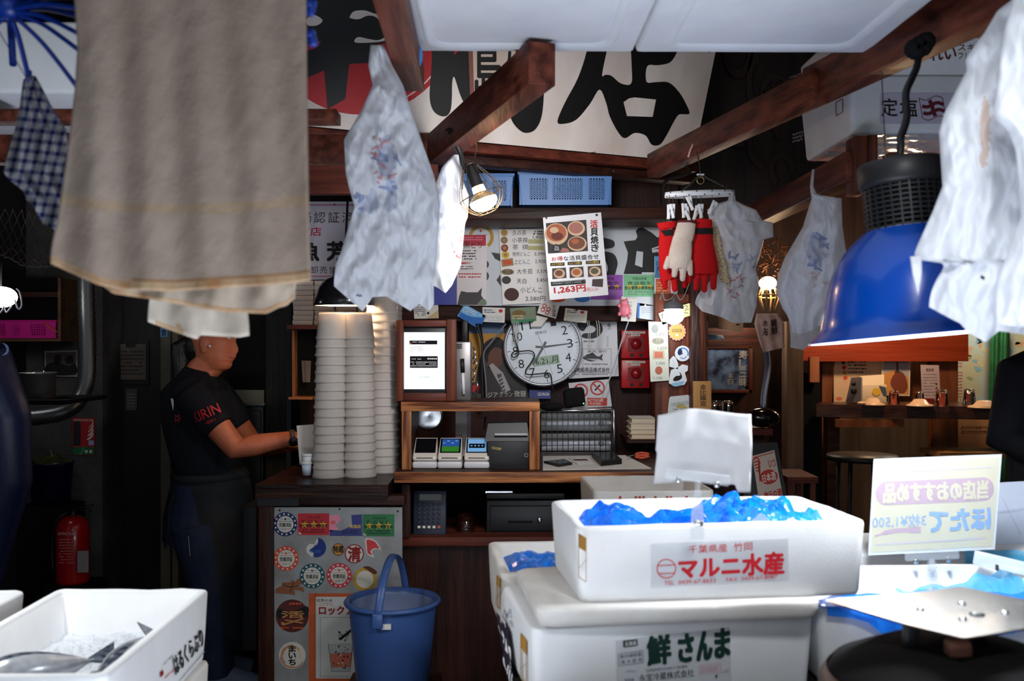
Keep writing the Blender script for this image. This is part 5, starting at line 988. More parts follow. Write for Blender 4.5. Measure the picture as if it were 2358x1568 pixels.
FS = mat('fish_silver', (.42, .44, .47, 1), .25, .3, col2=(.60, .62, .64, 1), vscale=40); FB = mat('fish_back', (.03, .04, .065, 1), .25, .2, col2=(.16, .18, .22, 1), vscale=60, lo=.4, hi=.65); FY = flat('fish_yellow', 196, 168, 80, .3)
def fish(label, a, b, h, w, side):
    a, b = V(a), V(b); ax = (b - a).normalized(); sd = ax.cross(V((0, 0, 1))).normalized() * side; L_ = (b - a).length
    t = thing('fish', label, 'fish', (a + b) / 2 - V((0, 0, h * .4))); m = MB(); n = 26; seg = 20; vs = []; fs = []
    for i in range(n + 1):
        s = i / n; r = (sin(pi * min(1, s * 1.02) ** .62)) ** .8 if s < 1 else 0; r = max(r, .10 if s > .85 else .02)
        c = a + ax * L_ * s
        for k in range(seg): th = 2 * pi * k / seg; vs.append(c + sd * w * r * cos(th) + V((0, 0, 1)) * h * .5 * r * sin(th))
    for i in range(n):
        for k in range(seg): l = (k + 1) % seg; fs.append((i * seg + k, i * seg + l, (i + 1) * seg + l, (i + 1) * seg + k))
    m.add(vs, fs, FS, True)
    for i in range(n):
        for k in range(seg):
            th = 2 * pi * (k + .5) / seg; d = sin(th) * .6 + cos(th) * .8
            if d > .35: m.m[i * seg + k] = m.mi(FB)
            elif d > .22: m.m[i * seg + k] = m.mi(FY)
    m.build('body', t)
    m = MB(); up = V((0, 0, 1)) * .3 + sd * .9
    f = [b - ax * .02, b + ax * .07 + up * .05, b + ax * .045, b + ax * .07 - up * .05]; m.add(f + [v + V((0, 0, .003)) for v in f], [(0, 1, 2), (0, 2, 3), (4, 6, 5), (4, 7, 6)], FB); m.build('tail_fin', t)
    m = MB(); m.ball(a + ax * L_ * .09 + sd * w * .3 + V((0, 0, h * .2)), .008, INK, 10); m.build('eye', t)
zi = .942 - .085
def oni(px, py): D = (CZ - zi) * F / (py - CY); return P(px, py, D)
fish('silver fish with dark blue back lying on the ice at the bottom left corner', oni(-50, 1610) + V((0, 0, .03)), oni(215, 1540) + V((0, 0, .018)), .085, .042, -1)
fish('second silver fish on the ice along the right wall of the fish box', oni(248, 1590) + V((.02, -.05, .035)), oni(345, 1488) + V((0, 0, .022)), .07, .036, -1)
# ================================================================= bucket
BK = mat('blue_bucket_plastic', S(56, 84, 138), .35, transl=.03)
bc = P(904, 1568, 3.45); zr = P(0, 1380, 3.45).z; rb = .158; zb = .33
t = thing('bucket', 'blue plastic bucket with its handle up in front of the stickered cabinet', 'bucket', V((bc.x, 3.45, zb)))
m = MB(); c = V((bc.x, 3.45, zb)); h = zr - zb
m.lathe([(.001, 0), (rb * .76, 0), (rb * .78, .005), (rb * .95, h - .03), (rb * .96, h - .012), (rb + .006, h - .012), (rb + .010, h - .004), (rb + .004, h + .004), (rb * .95, h + .002), (rb * .92, h - .02), (rb * .75, .01), (.001, .01)], c, BK, 48); m.build('pail', t)
m = MB(); hz = []
for k in range(19):
    a = pi * k / 18; r_ = rb + .006; y = -r_ * cos(a); zz = sin(a) * .17; hz.append(c + V((-.03 + .06 * k / 18, y, h - .02 + zz)))
m.tube(hz, .005, BK, 10, flat=2.8, up=(1, 0, 0)); m.build('handle', t)
for s_ in (-1, 1): MB().box(c + V((.03 * s_, s_ * (rb + .006), h - .03)), (.036, .014, .05), BK, None, .004).build('handle_lug', t)
MB().fbox(877, 1438, 900, 1450, 3.45 - rb - .002, .01, flat('bucket_tag', 208, 204, 200)).build('small_tag', t)
m = MB(); BGC = mat('clear_bag', (.9, .93, .96, 1), .12, alpha=.88, spec=.5)
m.grid(lambda u, v: c + V((cos(2 * pi * u) * rb * (.9 - .88 * v), sin(2 * pi * u) * rb * (.9 - .88 * v), h - .012 - .10 * v ** .7 + .02 * noise.noise(V((3 * cos(2 * pi * u) * v, 3 * sin(2 * pi * u) * v, v * 4))))), 40, 12, BGC, smooth=False); m.build('bin_liner', label='clear plastic liner crumpled inside the blue bucket', cat='plastic bag')
t = thing('step_stool', 'low dark stool carrying the blue bucket', 'stool', (bc.x, 3.45, 0)); MB().bx(bc.x - .16, bc.x + .16, 3.3, 3.6, zb - .03, zb, DWOOD).build('seat', t)
for sx in (-.13, .13):
    for sy in (3.33, 3.57): MB().bx(bc.x + sx - .02, bc.x + sx + .02, sy - .02, sy + .02, 0, zb - .03, DWOODZ).build('leg', t)
# ================================================================= stacks of deli cups
CUP = mat('milky_cup_plastic', S(238, 232, 226), .35, transl=.5, alpha=.12, spec=.3)
def cup_mesh(sc=1):
    m = MB(); m.lathe([(.0001, .105), (.050, .105), (.053, .101), (.0615, .012), (.0645, .010), (.0645, .001), (.0625, 0), (.0615, .006), (.059, .010), (.0515, .098), (.0001, .101)], V((0, 0, 0)), CUP, 28); return m
cup0 = None
for sx, D, n, x, lab in ((0, 3.93, 17, 757, 'front left'), (1, 3.95, 17, 829, 'front middle'), (2, 4.08, 20, 884, 'rear right')):
    p0 = P(x, 0, D); zc = TOPZ
    for k in range(n):
        nm = ('lowest', 'second', 'third', 'fourth', 'fifth', 'sixth', 'seventh', 'eighth', 'ninth', 'tenth', 'eleventh', 'twelfth', 'thirteenth', 'fourteenth', 'fifteenth', 'sixteenth', 'seventeenth', 'eighteenth', 'nineteenth', 'topmost')[k if k < n - 1 else 19]
        lb = f'milky plastic cup, upside down, {nm}' + (' from the bottom' if 0 < k < n - 1 else '') + f' in the {lab} stack'
        loc = V((p0.x + .0008 * k * (1 if sx == 0 else -.5) + .0015 * sin(k * 2.1 + sx), D, zc + .034 * k))
        if cup0 is None: cup0 = cup_mesh().build('deli_cup', label=lb, cat='cup', group='stacked deli cups', base=(0, 0, 0)); cup0.location = loc
        else: dup(cup0, loc, lb, k * .7)
# sauce cups beside the hand
for (px, y0, y1, c, lab, inner) in ((706, 1066, 1094, flat('pale_blue_cup', 190, 206, 222, .3), 'small pale blue cup on the counter edge left of the cup stacks', None), (707, 1048, 1068, WPLAST, 'small white lidded sauce cup under the fingers', YEL)):
    D = 3.92; p = P(px, y1, D); p.z = max(p.z, TOPZ) if inner is None else P(0, y1, D).z; h = (y1 - y0) * D / F
    t = thing('sauce_cup', lab, 'cup', p); m = MB(); m.lathe([(.001, 0), (.016, 0), (.020, h - .002), (.001, h - .002)], p, c, 20); m.build('cup_body', t)
    m = MB(); m.lathe([(.001, h + .006), (.018, h + .006), (.023, h + .002), (.022, h - .003), (.018, h - .003)], p, WPLAST, 20); m.build('lid', t)
    if inner: m = MB(); m.lathe([(.0165, .001), (.0178, .010)], p, inner, 20); m.build('sauce', t)
m = MB(); m.slab(Plane(P(700, 1050, 4.0), (0, -1, .15)), [(683, 980), (735, 976), (738, 1068), (690, 1070)], .002, flat('upright_paper', 206, 200, 194)); m.build('paper_sheet', label='white sheet of paper upright behind the hands', cat='paper')
# ================================================================= beams overhead
BZ = 2.239
def bm(p, q, w, h, lab=None, mm=None, kind='structure', name='beam'):
    m = MB(); m.beam(p, q, w, h, mm or RWOODX); return m.build(name, kind=kind)
def kx(D): return .586 + (4 - D) * .2209
bm((kx(4.05), 4.05, BZ), (kx(2.77), 2.77, BZ), .055, .095, name='beam_1')
bm((kx(2.86) + .03, 2.86, BZ + .02), (kx(1.2) + .03, 1.2, BZ + .02), .075, .10, name='beam_2')
bm((kx(2.26) + .10, 2.26, BZ + .02), (kx(1.2) + .10, 1.2, BZ + .02), .06, .09, name='beam_3')
a, b = P(1006, 345, 3.54), P(1248, 146, 2.42); bm(a, b, .07, .105, name='beam_4')
bm((-.262, 2.62, 2.215), (-.215, 1.2, 2.215), .062, .06, name='beam_5')
bm(P(1745, 498, 4.2), P(1975, 382, 2.95), .07, .09, name='beam_6')
bm((P(2340, 390, 2.98).x, 2.98, 2.07), (P(2340, 390, 4.2).x - .3, 4.2, 2.07), .07, .09, name='beam_7')
m = MB(); m.fbox(1968, 312, 1998, 445, 2.93, .08, RWOODZ, .003); m.build('beam_block', kind='structure')
m = MB(); m.fbox(1998, 310, 2022, 372, 2.95, .06, RWOODZ, .003); m.build('beam_stub', kind='structure')
m = MB(); m.fbox(2046, 350, 2083, 380, 2.6, .05, RWOODZ, .003); m.build('beam_end', kind='structure')
m = MB(); m.bx(-1.9, -.45, 2.55, 2.62, P(0, 283, 2.58).z, P(0, 256, 2.58).z, RWOODX, .003); m.build('beam_8', kind='structure')
# small fittings on beam: black sleeve, nails
m = MB(); m.tube(smoothpts([P(1118, 106, 2.5) + V((.01, 0, .0)), P(1262, 108, 2.45), P(1268, 140, 2.4)], 4), .006, BLACK, 6)
m = MB(); m.tube(smoothpts([P(1588, 330, 3.7), P(1600, 322, 3.6), P(1590, 345, 3.58), P(1585, 362, 3.58)], 4), .004, flat('pale_rubber_band', 200, 160, 150), 6); m.build('rubber_band', label='pale loop of rubber band over the long beam above the glove hanger', cat='band')
m = MB(); m.tube(smoothpts([P(940, 84, 2.45), P(962, 112, 2.42), P(964, 140, 2.42), P(952, 158, 2.44)], 5), .009, flat('sky_blue_cord', 70, 150, 210, .35), 8); m.build('loop_of_hose', label='sky blue hose loop beside the short hanging beam', cat='hose')
m = MB(); m.tube(smoothpts([P(1520, 388, 3.95), P(1538, 345, 3.85), P(1560, 372, 3.82), P(1590, 396, 3.8), P(1530, 420, 3.95), P(1524, 470, 4.1)], 5), .006, MBLACK, 6); m.build('black_wire', label='black wire tied round the far end of the long beam', cat='wire')
# ---------------------------------------------------------------- overhead white foam boxes
def under(o, W, L, label):
    f = Foam(label, o, .6, W, L, .15, FOAM, open_=False, taper=.002, r=.012, group='foam boxes lying over the beams', dent=.004)
    return f
J1 = under((-.262, 1.62, 2.268 + .15), .585, .93, 'left one of two white foam boxes lying across the beams at the top')
J2 = under((.3235, 1.628, 2.268 + .15), .60, .93, 'right one of two white foam boxes lying across the beams at the top')
for J in (J1, J2):
    m = MB(); z = J.z0
    def ridge(i0, i1, h):
        a = [(x, y) for x, y in rrect(J.W, J.L, i0, .05)]; b = [(x, y) for x, y in rrect(J.W, J.L, i1, .04)]; n = len(a)
        mk = lambda p, dz: J.o.xy.to_3d() + J.u * p[0] + J.v * p[1] + V((0, 0, z + dz))
        mid = [((p[0] + q[0]) / 2, (p[1] + q[1]) / 2) for p, q in zip(a, b)]
        vs = [mk(p, .001) for p in a] + [mk(p, -h) for p in mid] + [mk(p, .001) for p in b]
        fs = [(i * n + k, i * n + (k + 1) % n, (i + 1) * n + (k + 1) % n, (i + 1) * n + k) for i in range(2) for k in range(n)]; m.add(vs, fs, FOAM, True)
    ridge(.055, .085, .012); m.build('base_ridge', J.t)
for x in (-.2, .05, .5, .85): pass
# foam box on shelf upper left
K1 = Foam('white foam box on the beam behind the blue clothes hanger', (-1.95, 2.35, P(0, 256, 2.58).z + .17), 2, .62, .6, .17, FOAM, open_=False, group=None)
K2 = Foam('white foam box behind the big towel on the same beam', (-1.28, 2.38, P(0, 256, 2.58).z + .17), 1, .6, .55, .17, FOAM, open_=False)
bm((-2.2, 2.9, P(0, 256, 2.58).z - .04), (-.4, 2.9, P(0, 256, 2.58).z - .04), .06, .08, name='beam_9')
# stack of stored boxes upper right
N1 = Foam('lower foam box of the overhead pair, with black lettering and a dark red flag', (1.015, 3.0, 2.157 + .172), 0, .62, .5, .172, FOAM, open_=False, taper=.012)
N2 = Foam('upper foam box of the overhead pair with dark red flatfish lettering', (1.01, 3.0, 2.157 + .172 + .16), 0, .62, .5, .16, FOAM, open_=False, taper=.006)
DR2 = flat('maroon_ink', 96, 18, 34)
m = MB(); pl = N1.fp; m.pp(pl, [(2026, 214), (2300, 214), (2300, 285), (2026, 285)], flat('lilac_film', 196, 190, 206), .6); m.tx(pl, '定', (2029, 227, 2066, 268), INK, 2, .02); m.tx(pl, '塩', (2072, 227, 2112, 268), INK, 2, .02)
fl = lambda u, v: (2116 + 8 * v + 54 * u + 10 * u * 0, 226 + 46 * v + 5 * sin(u * 6.3))
for pts in ([fl(k / 10, 0) for k in range(11)], [fl(k / 10, 1) for k in range(11)], [fl(0, 0), fl(0, 1)], [fl(1, 0), fl(1, 1)]): m.ln(pl, pts, 1.6, DR2, 2)
for v in (.34, .68): m.ln(pl, [fl(.08 + k / 12, v) for k in range(12)], 8, DR2, 2)
m.ln(pl, [fl(.42, .06), fl(.50, .35), fl(.50, .68), fl(.56, .95)], 9, DR2, 3); m.build('printed_label', N1.t)
m = MB(); pl = N2.fp; m.tx(pl, 'すがれい', [(2076, 106), (2200, 102), (2202, 138), (2078, 144)], DR2, 2, .03); m.tx(pl, 'スキン', (2206, 102, 2266, 117), DR2, 2, .01); m.tx(pl, 'フレス', (2206, 122, 2250, 136), DR2, 2, .01); m.build('lettering', N2.t)
for b, q in ((N1, [(1925, 236), (1941, 228), (1941, 258), (1926, 267)]), (N2, [(1914, 120), (1931, 112), (1931, 140), (1915, 148)])):
    m = MB(); pl = b.lp
    for i in range(4): m.ln(pl, [q[i], q[(i + 1) % 4]], 1.5, DR2 if b is N1 else flat('olive_line', 110, 90, 40), 2)
    m.build('side_mark', b.t)
m = MB(); pl = N2.lp; m.scrib(pl, 1818, 176, 1850, 206, 4, GREY, 2, 4, .5, -.4); m.build('side_print', N2.t)
m = MB(); pl = N1.lp; m.scrib(pl, 1826, 306, 1850, 330, 3, GREY, 2, 6, .6, -.3); m.build('side_print', N1.t)
SHR = mat('shrink_film', (.8, .8, .86, 1), .12, alpha=.6, spec=.7, bump=.4, bscale=18)
m = MB(); m.grid(lambda u, v: N1.pt(.02 + .95 * u, .02 + .9 * v, -.172 - .004 - .012 * abs(noise.noise(V((u * 5, v * 5, 3)))) - .008 * sin(pi * u) * sin(pi * v)), 24, 16, SHR, smooth=False); m.build('shrink_wrap', N1.t)
# ================================================================= blue lamp
BLU = mat('blue_enamel', S(0, 62, 154), .25, spec=.5, coat=.3); INW = mat('white_enamel', (.85, .86, .9, 1), .35)
LB = P(2112, 775, 2.05); s_ = 2.05 / F; ML = Matrix.Rotation(R(-4.5), 3, 'Y') @ Matrix.Rotation(R(-2.6), 3, 'X'); AX = ML @ V((0, 0, 1))
t = thing('pendant_lamp', 'large blue enamel pendant lamp with a black ribbed housing, lit, at the right', 'lamp', LB)
OP = [(242, 0), (238, 6), (222, 18), (210, 34), (203, 60), (196, 90), (188, 120), (177, 152), (162, 180), (143, 206), (120, 228), (100, 244), (92, 250)]
m = MB(); m.lathe([(r * s_, z * s_) for r, z in OP], LB, BLU, 64, ML); sh = m.build('lamp_shade', t)
m = MB(); m.lathe([((r - 5) * s_, (z + 1) * s_) for r, z in OP], LB, INW, 64, ML); m.lathe([(242 * s_, 0), (237 * s_, 1 * s_)], LB, INW, 64, ML); m.build('shade_lining', t)
m = MB(); h0 = 246
m.lathe([(.001, (h0 + 172) * s_), (40 * s_, (h0 + 172) * s_), (45 * s_, (h0 + 166) * s_), (92 * s_, (h0 + 160) * s_), (98 * s_, (h0 + 152) * s_), (98 * s_, (h0 + 112) * s_), (94 * s_, (h0 + 104) * s_), (80 * s_, (h0 + 102) * s_), (70 * s_, h0 * s_), (90 * s_, (h0 - 6) * s_)], LB, BLACK, 48, ML)
for k in range(9):
    z = h0 + 6 + 11 * k; m.lathe([(74 * s_, z * s_), (88 * s_, z * s_), (90 * s_, (z + 2.5) * s_), (88 * s_, (z + 5) * s_), (74 * s_, (z + 5) * s_)], LB, BLACK, 48, ML)
for k in range(28):
    a = 2 * pi * k / 28; m.box(LB + ML @ V((85 * s_ * cos(a), 85 * s_ * sin(a), (h0 + 52) * s_)), (.008, .0035, 104 * s_), BLACK, ML @ Matrix.Rotation(a, 3, 'Z'))
m.build('ribbed_housing', t)
m = MB(); m.lathe([(.001, .030), (.04, .034), (.062, .06), (.055, .11), (.03, .16), (.02, .2)], LB, mat('cool_bulb', (.9, .95, 1, 1), .4, emit=260), 24, ML); m.build('bulb', t)
top = LB + AX * ((h0 + 172) * s_)
m = MB(); m.tube(smoothpts([top, top + V((.004, .004, .03)), P(2074, 318, 2.09), P(2088, 270, 2.12), P(2086, 215, 2.16), P(2100, 180, 2.2), P(2112, 150, 2.22), P(2116, 110, 2.24)], 6), .008, BLACK, 8)
for k in range(5): m.ball(P(2104 + 7 * k, 112 - 4 * k + (k % 2) * 8, 2.22), .022, MBLACK, 10)
m.build('power_cord', t)
m = MB(); m.tube([top + V((-.03, 0, 0)), P(2030, 165, 2.3)], .0015, WIRE, 5); m.build('safety_wire', t)
# ================================================================= caged bulbs
def caged(label, top, bot, D, r, mtl, cage=True, cr=None, neck=True, name='caged_lamp', cagem=None):
    a, b = P(*top, D), P(*bot, D); ax = (b - a); L_ = ax.length; M = (-ax).to_track_quat('Z', 'Y').to_matrix()
    t = thing(name, label, 'lamp', b)
    m = MB(); m.lathe([(.001, L_), (.014, L_), (.018, L_ * .9), (.020, L_ * .42), (.016, L_ * .40)], b, MBLACK, 20, M); m.build('socket', t)
    m = MB(); m.lathe([(.014, L_ * .42), (.015, L_ * .28), (r * .62, L_ * .2), (r * .9, L_ * .12), (r, L_ * .06)], b, mtl[0], 24, M); m.build('bulb_neck', t)
    m = MB(); m.lathe([(r, L_ * .06), (r * .98, -.004), (r * .8, -r * .35), (r * .45, -r * .55), (.0005, -r * .62)], b, mtl[1], 24, M); m.build('bulb_face', t)
    if cage:
        m = MB(); cr = cr or r * 1.5; n = 12
        for k in range(n):
            an = 2 * pi * k / n; f = lambda rr, z: b + M @ V((rr * cos(an), rr * sin(an), z)); m.tube(smoothpts([f(.02, L_ * .98), f(cr * .75, L_ * .55), f(cr, L_ * .18), f(cr * .8, -r * .3), f(cr * .45, -r * .75)], 4), .0014, cagem or WIRE, 5)
        for rr, z in ((cr, L_ * .18), (cr * .45, -r * .75), (.02, L_ * .98)): m.tube([b + M @ V((rr * cos(2 * pi * k / 24), rr * sin(2 * pi * k / 24), z)) for k in range(24)], .0018, cagem or WIRE, 5, closed=True)
        m.build('wire_cage', t)
    return t
WB = mat('warm_bulb', (1, .64, .34, 1), .4, emit=46); WN = mat('warm_bulb_neck', (1, .66, .36, 1), .4, emit=5); COLL = mat('gold_collar', (.55, .38, .2, 1), .3, .6)
t = caged('warm caged bulb glowing under the short centre beam', (1080, 378), (1114, 466), 3.25, .046, (COLL, WB), cr=.072)
m = MB(); m.lathe([(.016, .075), (.020, .055), (.022, .035)], P(1114, 466, 3.25), WN, 20, (P(1080, 378, 3.25) - P(1114, 466, 3.25)).to_track_quat('Z', 'Y').to_matrix()); m.build('lit_neck', t)
m = MB(); m.tube(smoothpts([P(1028, 304, 3.2), P(1036, 300, 3.2), P(1046, 322, 3.2), P(1060, 352, 3.22), P(1066, 380, 3.25), P(1078, 384, 3.25)], 5), .008, BLACK, 8); m.build('power_cord', t)
m = MB(); m.tube([P(1095, 320, 3.2), P(1097, 340, 3.22), P(1092, 365, 3.25)], .002, WIRE, 5); m.build('hook_chain', t)
LEDM = mat('cool_led', (.93, .97, 1, 1), .4, emit=38)
t = thing('led_lamp', 'small bright white lamp on the red-brown post below the red gloves', 'lamp', P(1552, 748, 4.35))
m = MB(); m.ball(P(1551, 726, 4.35), (.046, .046, .040), LEDM, 20); m.build('bulb', t)
m = MB(); c = P(1551, 712, 4.35); m.lathe([(.044, 0), (.044, .012), (.036, .028), (.012, .034), (.012, .05)], c, GREY, 24); m.tube([c + V((0, 0, .03)), V((c.x, 4.56, c.z + .02))], .012, GREY, 8); m.build('base', t)
m = MB(); [m.tube(smoothpts([P(1520, 690, 4.3), P(1526, 672, 4.3), P(1530, 690, 4.32), P(1545, 688, 4.32), P(1556, 676, 4.3), P(1566, 690, 4.3), P(1576, 680, 4.3), P(1588, 650, 4.3)], 4), .0016, LGREY, 5)]; m.build('support_wire', t)
CGW = mat('straw_cage', (.62, .45, .22, 1), .5)
t = thing('caged_lamp', 'warm bulb pointing up in a straw coloured cage deep in the right passage', 'lamp', P(1770, 715, 5.0))
m = MB(); m.ball(P(1768, 652, 5.0), (.044, .044, .034), WB, 18); m.build('bulb', t)
m = MB()
for k in range(6):
    a = 2 * pi * k / 6 + .3; q = lambda r, py: P(1770 + r * cos(a), py + 5 * sin(a), 5.0 + r * sin(a) * .002); m.tube([q(14, 660), q(26, 682), q(16, 712)], .005, CGW, 6); a2 = a + pi / 3; m.tube([q(26, 682), P(1770 + 26 * cos(a2), 682 + 5 * sin(a2), 5.0 + 26 * sin(a2) * .002)], .004, CGW, 6)
m.build('wire_cage', t)
t = thing('caged_lamp', 'white bulb with bent wire guard at the left edge', 'lamp', P(6, 708, 4.0))
m = MB(); m.ball(P(4, 684, 4.0), (.060, .05, .042), mat('left_led', (.95, .97, 1, 1), .4, emit=22), 20); m.build('bulb', t)
m = MB()
for pts in ([(34, 690), (42, 712), (50, 702), (46, 674), (38, 664)], [(8, 704), (14, 720), (26, 706)], [(-10, 704), (-2, 722), (10, 706)]): m.tube(smoothpts([P(x, y, 3.96) for x, y in pts], 5), .003, flat('guard_wire', 214, 206, 214), 6)
m.build('wire_guard', t)
m = MB(); m.tube([P(0, 664, 4.0), P(2, 560, 4.0)], .006, MBLACK, 6); m.build('cord', t)
# black shade over the cups
t = thing('shade_lamp', 'black cone shade lamp hanging over the stacked cups', 'lamp', P(793, 706, 3.99)); b = P(793, 704, 3.99)
m = MB(); pr = [(.118, 0), (.120, .004), (.114, .03), (.104, .07), (.085, .10), (.05, .115), (.045, .15), (.001, .152)]; m.lathe(pr, b, mat('black_enamel', (.008, .008, .010, 1), .2, coat=.3), 40); m.build('lamp_shade', t)
m = MB(); m.lathe([(max(.001, r - .004), z) for r, z in pr[:5]] + [(.001, .1)], b + V((0, 0, .001)), mat('warm_white_lining', (.85, .74, .62, 1), .5), 40); m.build('shade_lining', t)
m = MB(); m.ball(b + V((0, 0, .045)), .026, mat('warm_shade_bulb', (1, .74, .48, 1), .4, emit=170), 14); m.build('bulb', t)
m = MB(); m.tube([b + V((0, 0, .15)), b + V((0, .1, .5))], .005, MBLACK, 6); m.build('cord', t)
# ================================================================= hanging cloths and bags
def sheet(name, label, cat, rows, bot, D, m_, fold=.01, nf=5, seed=0, nu=48, nv=40, thick=.004, matfn=None, group=None, puff=0, crease=.006, dd=None, flatsh=False, slant=0, glyphs=()):
    """a hanging cloth (or a flattened bag when puff > 0) with measured left / right edges and bottom edge"""
    m = MB(); yt = rows[0][0]
    def xy(u, v):
        xb0, yb = interp_lin(bot, u); y = yt + (yb - yt) * v
        xl, xr = poly_at(rows, min(y, rows[-1][0]), 1), poly_at(rows, min(y, rows[-1][0]), 2); x = xl + (xr - xl) * u
        w = max(0, min(1, (v - .86) / .14)); return x * (1 - w) + xb0 * w, y
    def fn(u, v, sgn=0):
        x, y = xy(u, v); d = D + slant * v
        f = fold * sin(2 * pi * nf * (u + .05 * sin(v * 3 + seed)) + seed) * min(1, .3 + v)
        q = V((x * .012, y * .009, seed)); d += f + crease * (noise.noise(q) + .6 * noise.noise(q * 2.7) + .35 * noise.noise(V((x * .05 + y * .02, y * .015, seed))) + (.9 * abs(noise.noise(V((x * .02 + y * .012, y * .010 - x * .008, seed + 5)))) + .5 * abs(noise.noise(V((x * .05 - y * .02, y * .02 + x * .02, seed + 9)))) if puff else 0))
        if puff: d += sgn * puff * (max(0, 1 - (2 * u - 1) ** 2)) ** .5 * (max(0.02, sin(pi * min(1, .08 + .9 * v)))) ** .6
        return P(x, y, d)
    mf = (lambda u, v: matfn(*xy(u, v))) if matfn else None
    if puff:
        m.grid(lambda u, v: fn(u, v, -1), nu, nv, m_, 0, mf, smooth=not flatsh); m.grid(lambda u, v: fn(1 - u, v, 1) + V((0, .001, 0)), nu, nv, m_, 0, None, smooth=not flatsh)
    else: m.grid(fn, nu, nv, m_, thick, mf)
    g = random.Random(int(seed * 7 + 3)); ym = sum(p[1] for p in bot) / len(bot)
    for (gx, gy, gs, gm) in glyphs:   # blurred brush print following the bag's surface
        for k in range(5):
            a = (g.uniform(-.5, .5), g.uniform(-.5, .5)); b = (a[0] + g.uniform(-.7, .7), a[1] + g.uniform(-.5, .5)); mid = ((a[0] + b[0]) / 2 + g.uniform(-.2, .2), (a[1] + b[1]) / 2 + g.uniform(-.2, .2)); vs = []
            for i in range(9):
                t = i / 8; qx = a[0] * (1 - t) ** 2 + 2 * mid[0] * t * (1 - t) + b[0] * t * t; qy = a[1] * (1 - t) ** 2 + 2 * mid[1] * t * (1 - t) + b[1] * t * t; dx, dy = b[0] - a[0], b[1] - a[1]; l = math.hypot(dx, dy) or 1; w = .09 * (1.2 - t * .7)
                for sg in (-1, 1):
                    X = gx + (qx - sg * dy / l * w) * gs; Y = gy + (qy + sg * dx / l * w) * gs; xl, xr = poly_at(rows, Y, 1), poly_at(rows, Y, 2); u = max(.02, min(.98, (X - xl) / (xr - xl)))
                    v = max(.02, min(.98, (Y - yt) / (interp_lin(bot, u)[1] - yt))); vs.append(fn(u, v, -1) - V((0, .0018, 0)))
            m.add(vs, [(2 * i, 2 * i + 1, 2 * i + 3, 2 * i + 2) for i in range(8)], gm, True)
    return m.build(name, label=label, cat=cat, group=group)
def interp_lin(pts, u):
    L_ = [0]
    for a, b in zip(pts, pts[1:]): L_.append(L_[-1] + math.hypot(b[0] - a[0], b[1] - a[1]))
    s = u * L_[-1]
    for i in range(len(pts) - 1):
        if s <= L_[i + 1] + 1e-9: k = (s - L_[i]) / max(1e-9, L_[i + 1] - L_[i]); return (pts[i][0] + (pts[i + 1][0] - pts[i][0]) * k, pts[i][1] + (pts[i + 1][1] - pts[i][1]) * k)
    return pts[-1]
def cloth(name, a, b, **k): return mat(name, a, .9, col2=b, vscale=k.get('vs', 5), stretch=(1, 1, .4), bump=.16, bscale=320, transl=k.get('tr', .3), spec=.1, lo=.3, hi=.75)
TOW = cloth('beige_towel', S(172, 156, 143), S(152, 133, 118)); TOWB = cloth('towel_band', S(176, 154, 130), S(160, 138, 114)); TOWH = cloth('towel_hem', S(196, 172, 140), S(160, 116, 78), vs=30)
def tmf(x, y):
    e = 18 * ((x - 420) / 260) ** 2
    if 446 < y + e < 470: return TOW
    if 470 <= y + e < 492: return TOWB
    lim = interp_x([(118, 590), (190, 620), (226, 637), (275, 646), (398, 650), (520, 641), (612, 636), (716, 625)], x)
    if y > lim: return TOWH
    if y > lim - 3: return flat('hem_stitch', 130, 96, 66)
def interp_x(t, x):
    for a, b in zip(t, t[1:]):
        if x <= b[0]: return a[1] + (b[1] - a[1]) * (x - a[0]) / (b[0] - a[0])
    return t[-1][1]
sheet('towel', 'large beige hand towel hanging nearest, upper left', 'towel', [(-60, 170, 704), (0, 171, 704), (107, 178, 705), (214, 171, 706), (291, 162, 707), (361, 153, 708), (480, 136, 710), (600, 118, 713), (650, 118, 716)],
      [(116, 606), (150, 622), (190, 640), (226, 656), (275, 666), (398, 671), (520, 662), (612, 657), (673, 652), (714, 646)], 1.45, TOW, .007, 4.5, 1, 90, 110, .005, tmf, crease=.0016)
TW2 = cloth('pale_towel', S(206, 194, 178), S(184, 164, 140)); 
sheet('towel', 'second beige towel showing only its lower hem below the large one', 'towel', [(80, 230, 690), (500, 225, 690), (640, 224, 690), (700, 260, 674), (730, 300, 660)],
      [(226, 650), (260, 676), (352, 690), (440, 706), (520, 719), (612, 722), (640, 708), (658, 704), (678, 686)], 1.56, TW2, .008, 4, 3, 60, 60, .005, lambda x, y: TOWH if y > interp_x([(226, 640), (260, 664), (352, 676), (520, 703), (612, 706), (690, 676)], x) else None)
TW3 = cloth('white_towel', S(222, 214, 202), S(206, 192, 172))
sheet('towel', 'small white towel corner lowest, just above the person\'s head', 'towel', [(200, 350, 560), (640, 347, 560), (689, 346, 565), (741, 340, 570), (782, 400, 574)],
      [(340, 741), (396, 762), (453, 782), (459, 772), (551, 777), (573, 773)], 1.78, TW3, .012, 2, 5, 40, 50, .005, lambda x, y: cloth('tan_towel_back', S(206, 180, 146), S(190, 160, 124)) if (x < 420 and y > 741 + (x - 340) * .1) else None)
